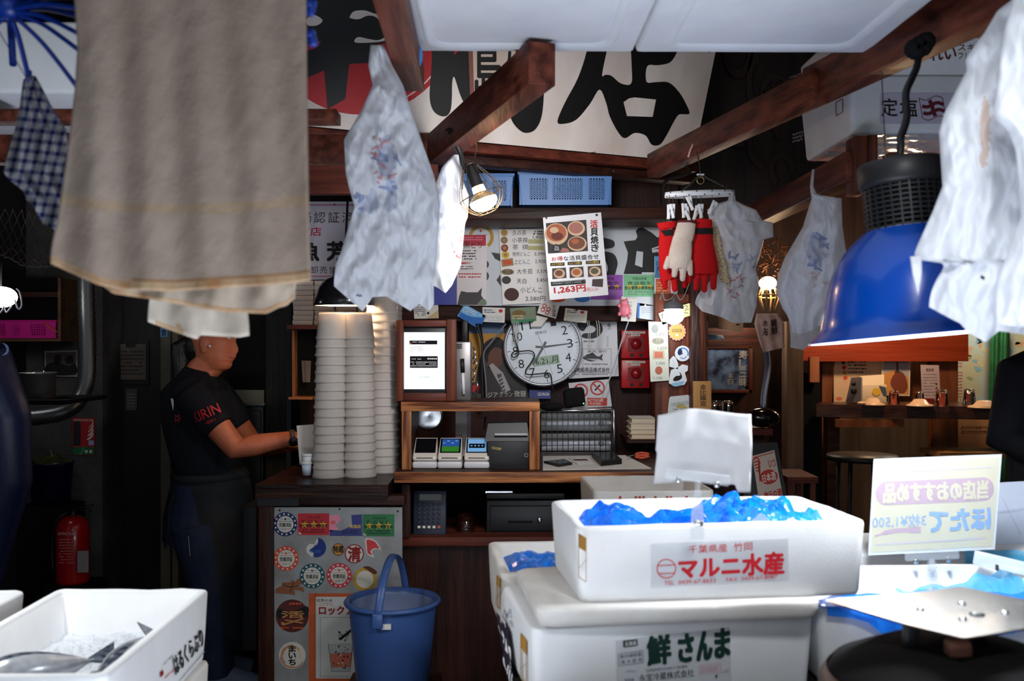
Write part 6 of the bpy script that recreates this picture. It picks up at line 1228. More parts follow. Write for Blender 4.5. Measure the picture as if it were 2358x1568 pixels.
# checked cloth
def ging(x, y):
    a = ((x + .25 * y) % 24) < 10; b = ((y - .1 * x) % 24) < 10
    return CHK[0] if (a and b) else (CHK[1] if (a or b) else None)
CHK = [cloth('check_navy', S(30, 36, 74), S(24, 28, 62)), cloth('check_mid', S(104, 108, 134), S(92, 96, 126))]
sheet('checked_cloth', 'blue and white checked cloth hanging from the blue hanger at the left', 'cloth', [(174, 66, 80), (184, 53, 86), (239, 46, 114), (297, 34, 150), (367, 15, 160), (398, 9, 166), (430, 35, 170), (456, 60, 174), (520, 100, 176)],
      [(60, 458), (80, 480), (100, 516), (126, 529), (172, 500)], 1.72, cloth('check_white', S(166, 165, 164), S(156, 154, 152)), .012, 2.5, 2, 80, 110, .004, ging)
# plastic bags
def blobs(spec):
    def f(x, y):
        for (cx, cy, rx, ry, mm) in spec:
            if ((x - cx) / rx) ** 2 + ((y - cy) / ry) ** 2 < .8 + 1.1 * noise.noise(V((x * .06, y * .06, cx))): return mm
    return f
sheet('plastic_bag', 'large white plastic bag hanging in front of the counter, with blurred blue and red print', 'plastic bag', [(104, 853, 884), (150, 848, 903), (196, 858, 928), (254, 832, 947), (321, 792, 970), (400, 796, 998), (441, 806, 1009), (475, 816, 1013), (575, 787, 1006), (608, 776, 1003), (659, 769, 998), (700, 790, 998)],
      [(769, 659), (835, 717), (858, 684), (889, 682), (945, 716), (965, 700), (988, 716), (999, 700)], 2.3, BAG, .004, 3, 4, 110, 150, puff=.035, crease=.022,
      matfn=blobs([(890, 360, 24, 60, BAGPALE), (850, 470, 30, 34, BAGPALE), (900, 450, 16, 50, BAGPALE), (827, 680, 9, 4, NAVY)]), glyphs=[(882, 330, 34, BAGRED), (868, 366, 30, BAGRED), (880, 404, 32, BAGRED), (896, 372, 44, BAGBLUE), (906, 420, 40, BAGBLUE), (850, 470, 50, BAGBLUE)])
sheet('plastic_bag', 'narrow white plastic bag behind the large one, lit warm by the caged bulb', 'plastic bag', [(356, 1045, 1060), (384, 1018, 1064), (420, 1004, 1068), (450, 1000, 1080), (500, 998, 1077), (515, 996, 1071), (555, 996, 1067), (606, 994, 1063), (660, 996, 1050)],
      [(994, 655), (1010, 664), (1026, 675), (1041, 657), (1062, 610)], 3.3, BAG, .005, 2, 8, 36, 60, puff=.03, crease=.02, matfn=blobs([(1020, 450, 9, 80, BAGPALE)]), glyphs=[(1056, 545, 24, BAGRED), (1054, 590, 22, BAGRED)])
sheet('plastic_bag', 'white plastic bag hanging from the right end of the glove hanger', 'plastic bag', [(437, 1682, 1691), (462, 1676, 1694), (472, 1642, 1714), (483, 1628, 1741), (508, 1634, 1756), (512, 1636, 1780), (546, 1650, 1781), (552, 1652, 1759), (590, 1662, 1750), (618, 1668, 1740), (640, 1642, 1746), (660, 1622, 1747), (701, 1601, 1742), (730, 1640, 1735)],
      [(1601, 700), (1617, 717), (1663, 731), (1686, 743), (1730, 743), (1742, 704)], 3.42, BAG, .006, 3, 12, 110, 130, puff=.04, crease=.03, glyphs=[(1690, 604, 36, BAGBLUE), (1718, 608, 36, BAGPALE), (1691, 648, 22, BAGRED), (1712, 650, 20, BAGRED), (1692, 677, 20, BAGRED)])
sheet('plastic_bag', 'translucent white plastic bag hanging by one handle left of the blue lamp', 'plastic bag', [(390, 1870, 1876), (429, 1865, 1873), (448, 1867, 1882), (456, 1869, 1938), (522, 1849, 1940), (592, 1808, 1951), (634, 1791, 1944), (672, 1787, 1930), (703, 1799, 1918), (730, 1810, 1906), (764, 1822, 1892)],
      [(1822, 764), (1840, 769), (1870, 760), (1890, 748)], 3.0, BAG, .004, 3, 16, 100, 140, puff=.05, crease=.02, matfn=blobs([(1880, 575, 24, 40, BAGPALE)]), glyphs=[(1884, 560, 36, BAGBLUE), (1870, 600, 36, BAGBLUE), (1884, 640, 30, BAGPINK)])
sheet('plastic_bag', 'smaller white bag below the translucent one left of the blue lamp', 'plastic bag', [(700, 1812, 1890), (750, 1818, 1890), (803, 1822, 1886)], [(1820, 800), (1850, 806), (1884, 770), (1890, 768)], 3.3, BAG, .004, 2, 19, 24, 24, puff=.02, crease=.012)
sheet('plastic_bag', 'large white plastic bag hanging in front of the blue lamp at the right', 'plastic bag', [(-40, 2335, 2460), (0, 2330, 2460), (24, 2298, 2460), (73, 2269, 2460), (135, 2224, 2460), (163, 2226, 2460), (261, 2175, 2460), (306, 2163, 2460), (429, 2171, 2460), (490, 2147, 2460), (563, 2114, 2460), (584, 2106, 2460), (598, 2112, 2460), (606, 2176, 2460), (622, 2178, 2460), (707, 2140, 2460), (745, 2212, 2460), (764, 2228, 2460), (790, 2250, 2460)],
      [(2140, 707), (2175, 726), (2212, 745), (2228, 764), (2270, 788), (2300, 762), (2358, 770), (2460, 770)], 1.72, BAG, .006, 4, 21, 80, 110, puff=.04, crease=.014, matfn=blobs([(2268, 300, 14, 90, mat('bag_tan_print', S(214, 192, 180), .45, transl=.35)), (2262, 640, 7, 4, INK)]))
sheet('plastic_bag', 'second white plastic bag overlapping the large one at the right edge', 'plastic bag', [(-40, 2350, 2470), (0, 2335, 2470), (69, 2314, 2470), (135, 2304, 2470), (204, 2298, 2470), (265, 2286, 2470), (300, 2322, 2470), (350, 2340, 2470), (500, 2352, 2470), (640, 2300, 2470), (760, 2290, 2470)], [(2296, 745), (2340, 752), (2470, 760)], 1.56, BAG, .006, 3, 25, 40, 70, puff=.03, crease=.014)
# glove-like tip of the front bag
m = MB(); m.tube([P(2109, 590, 1.70), P(2112, 630, 1.70), P(2114, 668, 1.70)], [.010, .008, .002], BAG, 10, flat=.4, up=(0, 1, 0)); m.build('bag_handle_tip', bpy.data.objects['plastic_bag.005'])
# small bags and papers deeper on the right
SB = mat('pinkish_bag', S(206, 178, 168), .5, transl=.3, bump=.3, bscale=30)
m = MB()
a = sheet('plastic_bag', 'pale bag with black brush characters hanging below the straw cage bulb', 'plastic bag', [(722, 1742, 1792), (745, 1737, 1806), (780, 1746, 1806), (812, 1757, 1806)], [(1757, 812), (1780, 806), (1807, 800)], 4.6, SB, .004, 2, 30, 20, 24, puff=.012, crease=.012)
m = MB(); pl = front(4.565); m.tx(pl, '赤', (1756, 738, 1768, 752), INK, 1, .03); m.tx(pl, '鯛', (1775, 735, 1788, 752), INK, 1, .03); m.tx(pl, '海', (1756, 755, 1768, 774), INK, 1, .03); m.tx(pl, '鮮', (1776, 752, 1791, 770), INK, 1, .03); m.build('lettering', a)
m = MB(); pl = front(4.9); m.slab(pl, [(1652, 722), (1712, 730), (1711, 765), (1655, 757)], .02, flat('warm_card_box', 226, 178, 140, .6)); m.rc(pl, 1695, 746, 1703, 749, INK); m.build('cardboard_sheet', label='warm lit flat card behind the dark post, under the hanging bag', cat='card')
m = MB(); m.lathe([(.001, .03), (.05, .02), (.06, 0), (.056, 0), (.001, .02)], P(1640, 782, 4.8), flat('pale_blue_shade', 170, 200, 222), 24); m.build('shade_dish', label='small pale blue shade peeping out behind the dark post', cat='lampshade')
# ================================================================= octopus hanger, pegs and net at the left
HB = mat('blue_hanger_plastic', S(14, 50, 140), .35)
t = thing('clothes_hanger', 'blue plastic octopus clothes hanger with radiating arms at the top left', 'hanger', P(26, 60, 1.7))
hub = P(22, 22, 1.7); m = MB(); m.lathe([(.001, .03), (.016, .028), (.024, .01), (.022, -.012), (.001, -.016)], hub, HB, 20); m.build('hub', t)
for (x, y, D) in ((180, -8, 1.60), (185, 20, 1.58), (190, 40, 1.64), (182, 78, 1.62), (182, 116, 1.66), (182, 206, 1.72), (66, 178, 1.72), (-40, 110, 1.75), (-60, 40, 1.8), (30, 150, 1.85)):
    e = P(x, y, D); mid = hub + (e - hub) * .5 + V((0, 0, .008)); m = MB(); m.tube(smoothpts([hub + (e - hub).normalized() * .02, mid, e], 5), .0065, HB, 8, flat=.6); m.build('arm', t)
m = MB(); m.grid(lambda u, v: hub + V((-.03 - .03 * u + .05 * v, .02 + .04 * u, -.03 - .085 * v + .03 * u)), 6, 6, HB, .004); m.build('fin', t)
for (x, y) in ((66, 176), (716, 16), (716, 86)):
    if x > 100: continue
    MB().box(P(x, y, 1.72), (.010, .008, .022), HB, None, .002).build('peg', t)
for k, (x, y) in enumerate(((716, 18), (718, 88))):
    m = MB(); m.box(P(x, y, 1.5), (.014, .012, .026), HB, Matrix.Rotation(R(14 - 30 * k), 3, 'Y'), .004); m.ball(P(x - 4, y - 10, 1.5), .009, HB, 10); m.build('peg', label=('upper' if k == 0 else 'lower') + ' blue clothes peg at the top right corner of the large towel', cat='peg', group=None)
m = MB(); NET = flat('net_cord', 120, 104, 98, .8)
def npt(a, b): # a along, b across (0 rim .. 1 bottom)
    px = -60 + 300 * a; base = 470 + 40 * a; sag = (600 + 28 * a - 90 * (1 - min(1, a * 2.4)) * .3) - base
    return P(px + 6 * noise.noise(V((a * 9, b * 9, 0))), base + sag * sin(b * pi / 2) + 8 * noise.noise(V((a * 7, b * 7, 5))), 3.6 + .25 * cos(b * pi) * .8)
for k in range(22):
    for sg in (1, -1):
        pts = [npt(a, b) for a, b in [((k / 16 - .2 + sg * b_ * .25), b_) for b_ in [i / 14 for i in range(15)]]]; m.tube(pts, .0016, NET, 4, caps=False)
m.build('fishing_net', label='thin cord net slung in a bulge behind the checked cloth', cat='net')
# ================================================================= glove hanger
t = thing('peg_hanger', 'white oval peg hanger with blue dots carrying gloves', 'hanger', P(1610, 440, 3.4)); c = P(1610, 447, 3.4); rx, ry = .118, .035
m = MB(); ring = lambda r, z: [c + V((rx * r * cos(2 * pi * k / 40), ry * r * sin(2 * pi * k / 40), z + .004 * cos(2 * pi * k / 40))) for k in range(40)]
vs = ring(1, -.009) + ring(1, .009) + ring(.93, .009) + ring(.93, -.009); m.add(vs, [(i * 40 + k, i * 40 + (k + 1) % 40, ((i + 1) % 4) * 40 + (k + 1) % 40, ((i + 1) % 4) * 40 + k) for i in range(4) for k in range(40)], WPLAST, True); fr = m.build('ring', t)
m = MB()
for k in range(28): a = 2 * pi * k / 28 + .1; m.ball(c + V((rx * 1.0 * cos(a), ry * 1.0 * sin(a), .006 * (-1) ** k + .004 * cos(a))), (.0028, .0028, .0028), NAVY, 6)
m.build('blue_dots', t)
hook = P(1613, 402, 3.4); m = MB(); m.box(hook, (.026, .006, .006), WPLAST, None, .002); m.tube(smoothpts([hook + V((0, 0, .0)), P(1612, 392, 3.4), P(1610, 372, 3.45), P(1604, 350, 3.5)], 4), .002, WIRE, 6); m.tube([hook + V((.012 * cos(2 * pi * k / 16), 0, -.02 + .012 * sin(2 * pi * k / 16))) for k in range(16)], .0016, mat('brass_ring', (.5, .36, .16, 1), .3, .9), 6, closed=True); m.build('hook', t)
for k, an in enumerate((0, 2.1, 4.2)):
    e = c + V((rx * .97 * cos(an), ry * .97 * sin(an), .01)); m = MB(); n = 16
    for i in range(n):
        p = hook + (e - hook) * ((i + .5) / n); d = (e - hook).normalized(); q = d.orthogonal().normalized() if i % 2 else d.cross(d.orthogonal()).normalized()
        m.tube([p + d * .0062 * cos(2 * pi * j / 8) + q * .003 * sin(2 * pi * j / 8) for j in range(8)], .0010, WIRE, 4, closed=True)
    m.build('chain', t)
def peg(x, y, ang, D=3.38, parent=t):
    M = Matrix.Rotation(R(ang), 3, 'Y'); p = P(x, y, D); m = MB()
    for s in (-1, 1): m.box(p + M @ V((s * .003, s * .004, 0)), (.0105, .0045, .05), WPLAST, M @ Matrix.Rotation(R(6 * s), 3, 'X') @ Matrix.Rotation(R(7 * s), 3, 'Y'), .002)
    m.box(p + M @ V((.001, -.0075, .004)), (.002, .001, .008), INK, M); m.tube([p + V((0, 0, .026)), V((p.x, p.y, c.z - .006))], .0009, WIRE, 4); m.build('peg', parent)
for x, y, a in ((1541, 488, 8), (1549, 486, -4), (1575, 485, 4), (1583, 492, -16), (1603, 490, 20), (1614, 486, -2), (1590, 468, -18), (1640, 478, 30)): peg(x, y, a)
GR = mat('red_knit', S(190, 22, 26), .85, bump=.5, bscale=300, spec=.15); GW = mat('white_knit', S(222, 206, 192), .9, col2=S(206, 184, 168), vscale=18, bump=.6, bscale=300, spec=.1); MAR = mat('maroon_knit', S(96, 22, 34), .9); GBk = mat('black_knit', S(22, 18, 20), .9, bump=.4, bscale=300)
def glove(label, D, palm, fingers, mtl, cuff, cm, band=None, group='knit work gloves on the peg hanger'):
    s = D / F; cx = sum(p[0] for p in palm) / len(palm)
    t = thing('glove', label, 'glove', P(cx, fingers[0][1][1] + 8, D), group)
    m = MB()
    pts = [P((a + b) / 2, y, D) for y, a, b in palm]; m.tube(pts, [(b - a) / 2 * s for y, a, b in palm], mtl, 20, flat=.42, up=(0, 1, 0))
    for base, tip, r in fingers: mid = ((base[0] + tip[0]) / 2, (base[1] + tip[1]) / 2); m.tube([P(*base, D), P(*mid, D - .004), P(*tip, D - .002)], [r * s * 1.02, r * s, r * s * .85], mtl, 12, flat=.75, up=(0, 1, 0)); m.ball(P(*tip, D - .002), (r * s * .86, r * s * .62, r * s * .86), mtl, 12)
    m.build('hand', t, remesh=.0022, smooth=2)
    m = MB(); m.tube([P((a + b) / 2, y, D) for y, a, b in cuff], [(b - a) / 2 * s for y, a, b in cuff], cm, 24, flat=.45, up=(0, 1, 0), caps=False); m.tube([P((a + b) / 2, y + .5, D) for y, a, b in cuff[::-1]], [(b - a) / 2 * s * .9 for y, a, b in cuff[::-1]], cm, 24, flat=.4, up=(0, 1, 0)); m.build('cuff', t)
    if band: m = MB(); m.tube([P((a + b) / 2, y, D) for y, a, b in band], [(b - a) / 2 * s * 1.03 for y, a, b in band], GBk if mtl is GR else MAR, 24, flat=.5, up=(0, 1, 0), caps=False); m.build('black_band' if mtl is GR else 'maroon_trim', t)
    return t
glove('red knit glove hanging foremost at the right of the white one', 3.36, [(520, 1601, 1640), (560, 1597, 1643), (605, 1586, 1653), (632, 1584, 1654)], [((1605, 628), (1603, 664), 7.6), ((1623, 630), (1622, 667), 8), ((1643, 622), (1643, 661), 8.2), ((1592, 606), (1586, 648), 6.6)], GR, [(505, 1604, 1640), (522, 1602, 1640)], GR, [(526, 1601, 1641), (540, 1600, 1642)])
glove('whitish knit glove between the two red ones', 3.33, [(545, 1550, 1594), (575, 1542, 1594), (605, 1536, 1592), (618, 1540, 1588)], [((1542, 592), (1533, 615), 7.6), ((1556, 608), (1553, 633), 8), ((1573, 610), (1572, 642), 8.2), ((1588, 600), (1590, 630), 7)], GW, [(512, 1561, 1603), (530, 1556, 1601), (550, 1550, 1596)], GW, [(508, 1560, 1604), (513, 1560, 1604)])
glove('red knit glove behind the white one at the left', 3.39, [(528, 1518, 1556), (570, 1516, 1556), (620, 1517, 1572), (640, 1519, 1585)], [((1529, 630), (1531, 661), 7.8), ((1553, 634), (1554, 666), 8.2), ((1576, 630), (1577, 658), 7.4)], GR, [(512, 1512, 1558), (526, 1517, 1556)], GR, [(530, 1519, 1554), (544, 1521, 1554)])
glove('beige grip-dotted glove half hidden beside the white bag', 3.40, [(520, 1636, 1652), (560, 1642, 1662), (600, 1650, 1668)], [((1658, 596), (1663, 650), 6), ((1666, 600), (1678, 664), 6)], mat('dotted_knit', S(206, 186, 150), .9, col2=S(110, 96, 70), vscale=260, lo=.5, hi=.6), [(505, 1634, 1648), (522, 1636, 1652)], GW)
# ================================================================= baskets on the shelf
def basket(name, label, x0, x1, y0, y1, D, dep, m_, grp, slits=((.12, .30), (.37, .68), (.76, .92)), rows=11):
    a, b = P(x0, y1, D), P(x1, y0, D); w, h = b.x - a.x, b.z - a.z; o = V((a.x, D, a.z)); t = thing(name, label, 'basket', V((a.x + w / 2, D + dep / 2, a.z)), grp)
    m = MB(); tp = .012; th = .004
    def wall(p, q, dirn, holes):   # p,q bottom corners; lattice wall built of bars
        e = q - p; Lw = e.length; e.normalize(); up = V((0, 0, 1)); nr = dirn * th
        def bar(u0, u1, v0, v1): c1 = [p + e * u + up * v + dirn * (-tp * (1 - v / h)) for u, v in ((u0, v0), (u1, v0), (u1, v1), (u0, v1))]; m.hexa([c + nr for c in c1], c1, m_)
        if not holes: bar(0, Lw, 0, h * .9); return
        x = 0; v0, v1 = h * .16, h * .78
        bar(0, Lw, 0, v0); bar(0, Lw, v1, h * .92)
        for s0, s1 in holes:
            bar(x, s0 * Lw, v0, v1); n = max(4, int((s1 - s0) * Lw / .0105)); st = (s1 - s0) * Lw / n
            for k in range(n + 1): u = s0 * Lw + st * k; bar(u - .0028, u + .0028, v0, v1)
            for k in range(1, rows): v = v0 + (v1 - v0) * k / rows; bar(s0 * Lw, s1 * Lw, v - .0022, v + .0022)
            x = s1 * Lw
        bar(x, Lw, v0, v1)
    wall(o, o + V((w, 0, 0)), V((0, -1, 0)) * -1 * -1, slits); wall(o + V((w, 0, 0)), o + V((w, dep, 0)), V((1, 0, 0)), ((.1, .9),)); wall(o + V((0, dep, 0)), o + V((w, dep, 0)), V((0, 1, 0)), slits); wall(o, o + V((0, dep, 0)), V((-1, 0, 0)), ((.1, .9),))
    m.bx(o.x + tp, o.x + w - tp, o.y + tp, o.y + dep - tp, o.z, o.z + .005, m_); m.build('body', t)
    m = MB(); rim = lambda e, z: [o + V((x, y, z)) for x, y in ((-e, -e), (w + e, -e), (w + e, dep + e), (-e, dep + e))]
    r0, r1, r2, r3 = rim(.006, h * .9), rim(.010, h), rim(-.004, h), rim(-.002, h * .9)
    vs = r0 + r1 + r2 + r3; m.add(vs, [(i * 4 + k, i * 4 + (k + 1) % 4, ((i + 1) % 4) * 4 + (k + 1) % 4, ((i + 1) % 4) * 4 + k) for i in range(4) for k in range(4)], m_); m.build('rim', t)
    return t
zsh = P(0, 478, 4.15).z
basket('plastic_basket', 'light blue perforated basket on the shelf, fully visible one', 1196, 1408, 394, 471, 4.16, .28, BLUEP, 'blue baskets on the shelf')
basket('plastic_basket', 'light blue perforated basket on the shelf behind the warm caged bulb', 990, 1180, 400, 473, 4.17, .28, BLUEP, 'blue baskets on the shelf')
# ================================================================= person at the counter
SKIN = mat('skin', S(192, 112, 80), .5, col2=S(178, 98, 70), vscale=14, spec=.35); HAIR = mat('black_hair', (.006, .005, .005, 1), .45, bump=.5, bscale=120, bstretch=(1, 1, .1))
TEE = mat('black_tshirt', (.006, .007, .011, 1), .85, bump=.25, bscale=25, spec=.2); APR = mat('charcoal_apron', (.012, .014, .017, 1), .8, bump=.3, bscale=20); JEAN = mat('dark_jeans', S(34, 44, 70), .85, col2=S(26, 34, 56), vscale=12, bump=.2, bscale=200)
PD = 4.45
def Q(px, py, dy=0): p = P(px, py, PD); p.y += dy; return p
def head_rings(m, o, fx, sy, up, sc, mtl, hairm=None):
    """o chin-bottom centre; fx forward, sy side, up: unit vectors"""
    T = [(-.03, .025, -.05, .050), (0, .052, -.045, .040), (.012, .076, -.052, .046), (.028, .086, -.060, .054), (.042, .082, -.066, .060), (.052, .088, -.070, .063), (.060, .084, -.074, .065), (.068, .089, -.077, .066), (.076, .085, -.081, .067), (.088, .088, -.086, .069), (.100, .088, -.091, .070), (.114, .086, -.096, .072), (.128, .083, -.101, .074), (.142, .088, -.104, .075), (.158, .093, -.104, .076), (.178, .090, -.102, .075), (.198, .078, -.092, .067), (.213, .056, -.072, .050), (.223, .020, -.03, .022), (.225, 0, 0, .001)]
    n = 36; vs = []; fs = []
    for z, f, b, w in T:
        for k in range(n):
            a = 2 * pi * k / n; c, s = cos(a), sin(a); r = 2.4; e = (abs(c) ** r + abs(s) ** r) ** (-1 / r)
            x = (f + b) / 2 + (f - b) / 2 * c * e; y = w * s * e
            if c > 0:
                nose = .024 * max(0, 1 - abs(z - .094) / .05) ** .8 if z < .094 else .026 * max(0, 1 - (z - .094) / .06); x += nose * math.exp(-(y / .014) ** 2)
                x -= .008 * math.exp(-((abs(y) - .032) / .014) ** 2 - ((z - .146) / .012) ** 2)
                x += .004 * math.exp(-(y / .022) ** 2) * math.exp(-((z - .062) / .012) ** 2)
            vs.append(o + (fx * x + sy * y + up * z) * sc)
    for i in range(len(T) - 1):
        for k in range(n): l = (k + 1) % n; fs.append((i * n + k, i * n + l, (i + 1) * n + l, (i + 1) * n + k))
    fs.append(tuple(range(n))[::-1]); m.add(vs, fs, mtl, True)
def hand(m, wrist, d, pn, mtl, curl=.5, sc=1, thumb=1):
    """palm and five fingers from the wrist along d; pn palm normal (side the fingers curl to)"""
    d = V(d).normalized(); pn = V(pn); pn = (pn - d * pn.dot(d)).normalized(); sd = d.cross(pn)
    m.tube([wrist - d * .02, wrist + d * .02 * sc, wrist + d * .055 * sc, wrist + d * .09 * sc], [.026 * sc, .031 * sc, .040 * sc, .036 * sc], mtl, 14, flat=.55, up=tuple(pn))
    for k, (off, ln, r) in enumerate(((-.030, .066, .0085), (-.010, .078, .009), (.011, .072, .009), (.030, .056, .008))):
        b = wrist + d * .082 * sc + sd * off * sc; a1 = curl * (.35 + .08 * k); L_ = ln * sc; pts = [b]; ang = a1
        for seg in (.45, .32, .23): pts.append(pts[-1] + (d * cos(ang) + pn * sin(ang)) * L_ * seg); ang += curl * .7
        m.tube(pts, [r * sc * 1.05, r * sc, r * sc * .92, r * sc * .75], mtl, 10); m.ball(pts[-1], r * sc * .76, mtl, 8)
    b = wrist + d * .025 * sc - sd * .030 * sc * thumb; p1 = b + (d * .6 - sd * .55 * thumb + pn * .35).normalized() * .04 * sc; p2 = p1 + (d * .85 - sd * .1 * thumb + pn * .5).normalized() * .032 * sc
    m.tube([b, p1, p2], [.013 * sc, .0105 * sc, .008 * sc], mtl, 10); m.ball(p2, .0082 * sc, mtl, 8)
base = V((Q(500, 784).x, PD, 0))
per = thing('person', 'person in black T-shirt and dark apron, face under the towels, reaching to the cup stacks', 'person', base)
m = MB(); fx = V((.97, -.12, -.12)).normalized(); up = V((.10, 0, .99)); up = (up - fx * up.dot(fx)).normalized(); sy = up.cross(fx)
hs = 1.06; chin = Q(486, 851); head_rings(m, chin, fx, sy, up, hs, SKIN)
for s in (-1, 1):   # ears
    e = chin + (fx * -.012 + sy * .074 * s + up * .105) * hs; m.ball(e, (.020, .009, .034), SKIN, 12); m.ball(e + up * -.03, (.010, .007, .012), SKIN, 8)
neck = Q(455, 880)
m.tube([chin + (fx * -.02 + up * .03), Q(462, 852), Q(450, 885)], [.062, .062, .075], SKIN, 16)
sh = lambda s: Q(468, 905, .165 * s)
m.tube([Q(455, 878), Q(452, 930), Q(455, 1000), Q(462, 1060), Q(478, 1120), Q(480, 1160)], [.08, .125, .135, .12, .115, .10], SKIN, 20, flat=1)
m.tube([sh(-1), Q(452, 898), sh(1)], [.065, .08, .065], SKIN, 14)
elR, wrR = Q(573, 1022, -.20), Q(702, 998, -.17); elL, wrL = Q(560, 1040, .2), Q(672, 1026, -.03)
m.tube([sh(-1), sh(-1) + (elR - sh(-1)) * .5, elR, elR + (wrR - elR) * .3, wrR], [.060, .060, .050, .048, .029], SKIN, 16); m.tube([sh(1), sh(1) + (elL - sh(1)) * .5, elL, elL + (wrL - elL) * .3, wrL], [.058, .056, .047, .045, .028], SKIN, 16)
hand(m, wrR, (1, -.1, -.16), (.1, .3, -1), SKIN, .75, 1.0, 1); hand(m, wrL, (1, -.25, .02), (.1, -.1, -1), SKIN, .55, 1.0, -1)
ft = lambda x, dy: V((Q(x, 784).x, PD + dy, .05))
for s, x in ((-1, 520), (1, 470)):
    hp = Q(480, 1165, .09 * s); kn = Q(505 if s < 0 else 480, 1340, .10 * s); an = V((Q(x, 784).x, PD + .11 * s, .09)); m.tube([hp, (hp + kn) / 2, kn, kn + (an - kn) * .35, an], [.07, .07, .056, .054, .042], SKIN, 14); m.tube([an, an + V((.06, 0, -.045)), an + V((.17, 0, -.055))], [.045, .042, .032], SKIN, 12, flat=.8)
m.build('body', per, label='skin of face, neck and arms', remesh=.0055, smooth=3)
m = MB()  # facial features
for s in (-1, 1): m.ball(chin + (fx * .074 + sy * .032 * s + up * .147) * hs, .0105, flat('eye_white', 220, 214, 208, .2), 12); m.ball(chin + (fx * .081 + sy * .033 * s + up * .147) * hs, .005, INK, 8)
m.build('eyes', per)
m = MB(); m.tube([chin + (fx * .086 + sy * .024 + up * .064) * hs, chin + (fx * .093 + up * .063) * hs, chin + (fx * .086 + sy * -.024 + up * .064) * hs], .0042, flat('lips', 150, 74, 66, .4), 8); m.build('lips', per)
m = MB()
for s in (-1, 1): m.tube([chin + (fx * .092 + sy * .018 * s + up * .152) * hs, chin + (fx * .086 + sy * .05 * s + up * .152) * hs], .004, HAIR, 6)
m.build('eyebrows', per)
m = MB()
m.ball(chin + (fx * -.012 + up * .166) * hs, (.110, .087, .080), HAIR, 22, Matrix((fx, sy, up)).transposed()); m.ball(chin + (fx * -.075 + up * .085) * hs, (.05, .06, .075), HAIR, 14)
m.tube([chin + (fx * -.105 + up * .11) * hs, chin + (fx * -.15 + up * .08) * hs, Q(418, 870, .0), Q(408, 930), Q(410, 985)], [.03, .042, .040, .034, .014], HAIR, 12); m.build('hair', per, remesh=.006, smooth=2)
MB().ball(P(483, 797, PD - .092), .006, WPLAST, 10).build('earring', per)
# clothes
m = MB()
m.tube([Q(462, 850), Q(455, 878), Q(450, 900), Q(455, 960), Q(466, 1020), Q(480, 1075), Q(486, 1112)], [.070, .098, .150, .158, .150, .150, .146], TEE, 24)
for s, el in ((-1, elR), (1, elL)):
    a = sh(s); m.tube([a + V((-.01, 0, .01)), a + (el - a) * .3, a + (el - a) * .62], [.078, .078, .074], TEE, 18)
m.tube([sh(-1), Q(450, 893), sh(1)], [.074, .092, .074], TEE, 16); m.build('tshirt', per, remesh=.006, smooth=4)
RK = flat('tshirt_red_print', 190, 34, 40, .6)
a = sh(-1) + (elR - sh(-1)) * .42; d = (elR - sh(-1)).normalized(); side = d.cross(V((0, -1, 0))).normalized()
def wrap(m, t, mid, ax, c, w, h, r, mm, bold=0):
    vs, fs = text_mesh(t, bold); ax = V(ax).normalized(); out = []
    nr = V((0, -1, 0)); nr = (nr - ax * nr.dot(ax)).normalized(); tg = ax.cross(nr)
    for u, v in vs: an = (u - .5) * w / r; out.append(mid + ax * ((v - .5) * h) + (nr * cos(an) - tg * sin(an)) * (r + .002))
    m.add(out, fs, mm)
m = MB(); tx_ax = V((.40, 0, -.92)); a = Q(514, 942, -.186); wrap(m, 'KIRIN', a, tx_ax, None, .125, .042, .078, RK, 0); wrap(m, 'KIRIN', a + V((.001, 0, .001)), tx_ax, None, .126, .043, .0782, RK, 0); wrap(m, '一番搾り', a + tx_ax * .038 + V((.004, 0, 0)), tx_ax, None, .055, .013, .078, RK, 0); m.build('sleeve_print', per, label='red sleeve lettering')
m = MB(); c = Q(405, 962, -.10); pb_ = Plane(Q(408, 962, -.125), (-.55, -1, 0)); m.sp(pb_, [(394, 918), (400, 922), (399, 944), (394, 952), (391, 940)], WHITE, 1)
for k in range(6): aa = k * pi / 3; m.el(pb_, 408 + 6 * cos(aa), 963 + 6 * sin(aa), 3, 2, RK, 1, 10, aa)
m.tx(pb_, 'M', (387, 962, 394, 968), LGREY, 1); m.build('back_print', per)
m = MB(); m.tube([Q(484, 1096), Q(492, 1125), Q(498, 1220), Q(512, 1330), Q(520, 1440), Q(522, 1480)], [.158, .163, .172, .165, .160, .158], APR, 28, flat=1); m.build('apron', per)
m = MB(); m.tube([Q(484, 1094) + V((.158 * cos(2 * pi * k / 32), .156 * sin(2 * pi * k / 32), .006 * cos(2 * pi * k / 32))) for k in range(32)], .012, APR, 8, closed=True, flat=1.6)
m.tube(smoothpts([Q(428, 1112, -.10), Q(412, 1150, -.12), Q(408, 1200, -.12), Q(400, 1250, -.11)], 4), .014, APR, 8, flat=.3); m.build('apron_ties', per)
m = MB(); hip = Q(468, 1160)
m.tube([Q(478, 1110), Q(468, 1190), Q(466, 1245)], [.155, .172, .172], JEAN, 22)
for s, x in ((-1, 520), (1, 470)):
    hp = Q(468, 1200, .085 * s); kn = Q(500 if s < 0 else 478, 1345, .095 * s); an = V((Q(x, 784).x, PD + .11 * s, .07)); m.tube([hp, (hp + kn) / 2, kn, an], [.118, .108, .088, .072], JEAN, 16)
m.build('jeans', per, remesh=.007, smooth=4)
m = MB(); pk = Plane(Q(440, 1260, -.19), (-.3, -1, 0)); m.ln(pk, [(434, 1234), (438, 1280)], 1.5, LGREY, 1); m.build('pocket_seam', per)
SHOE = flat('grey_blue_shoe', 112, 126, 150, .6)
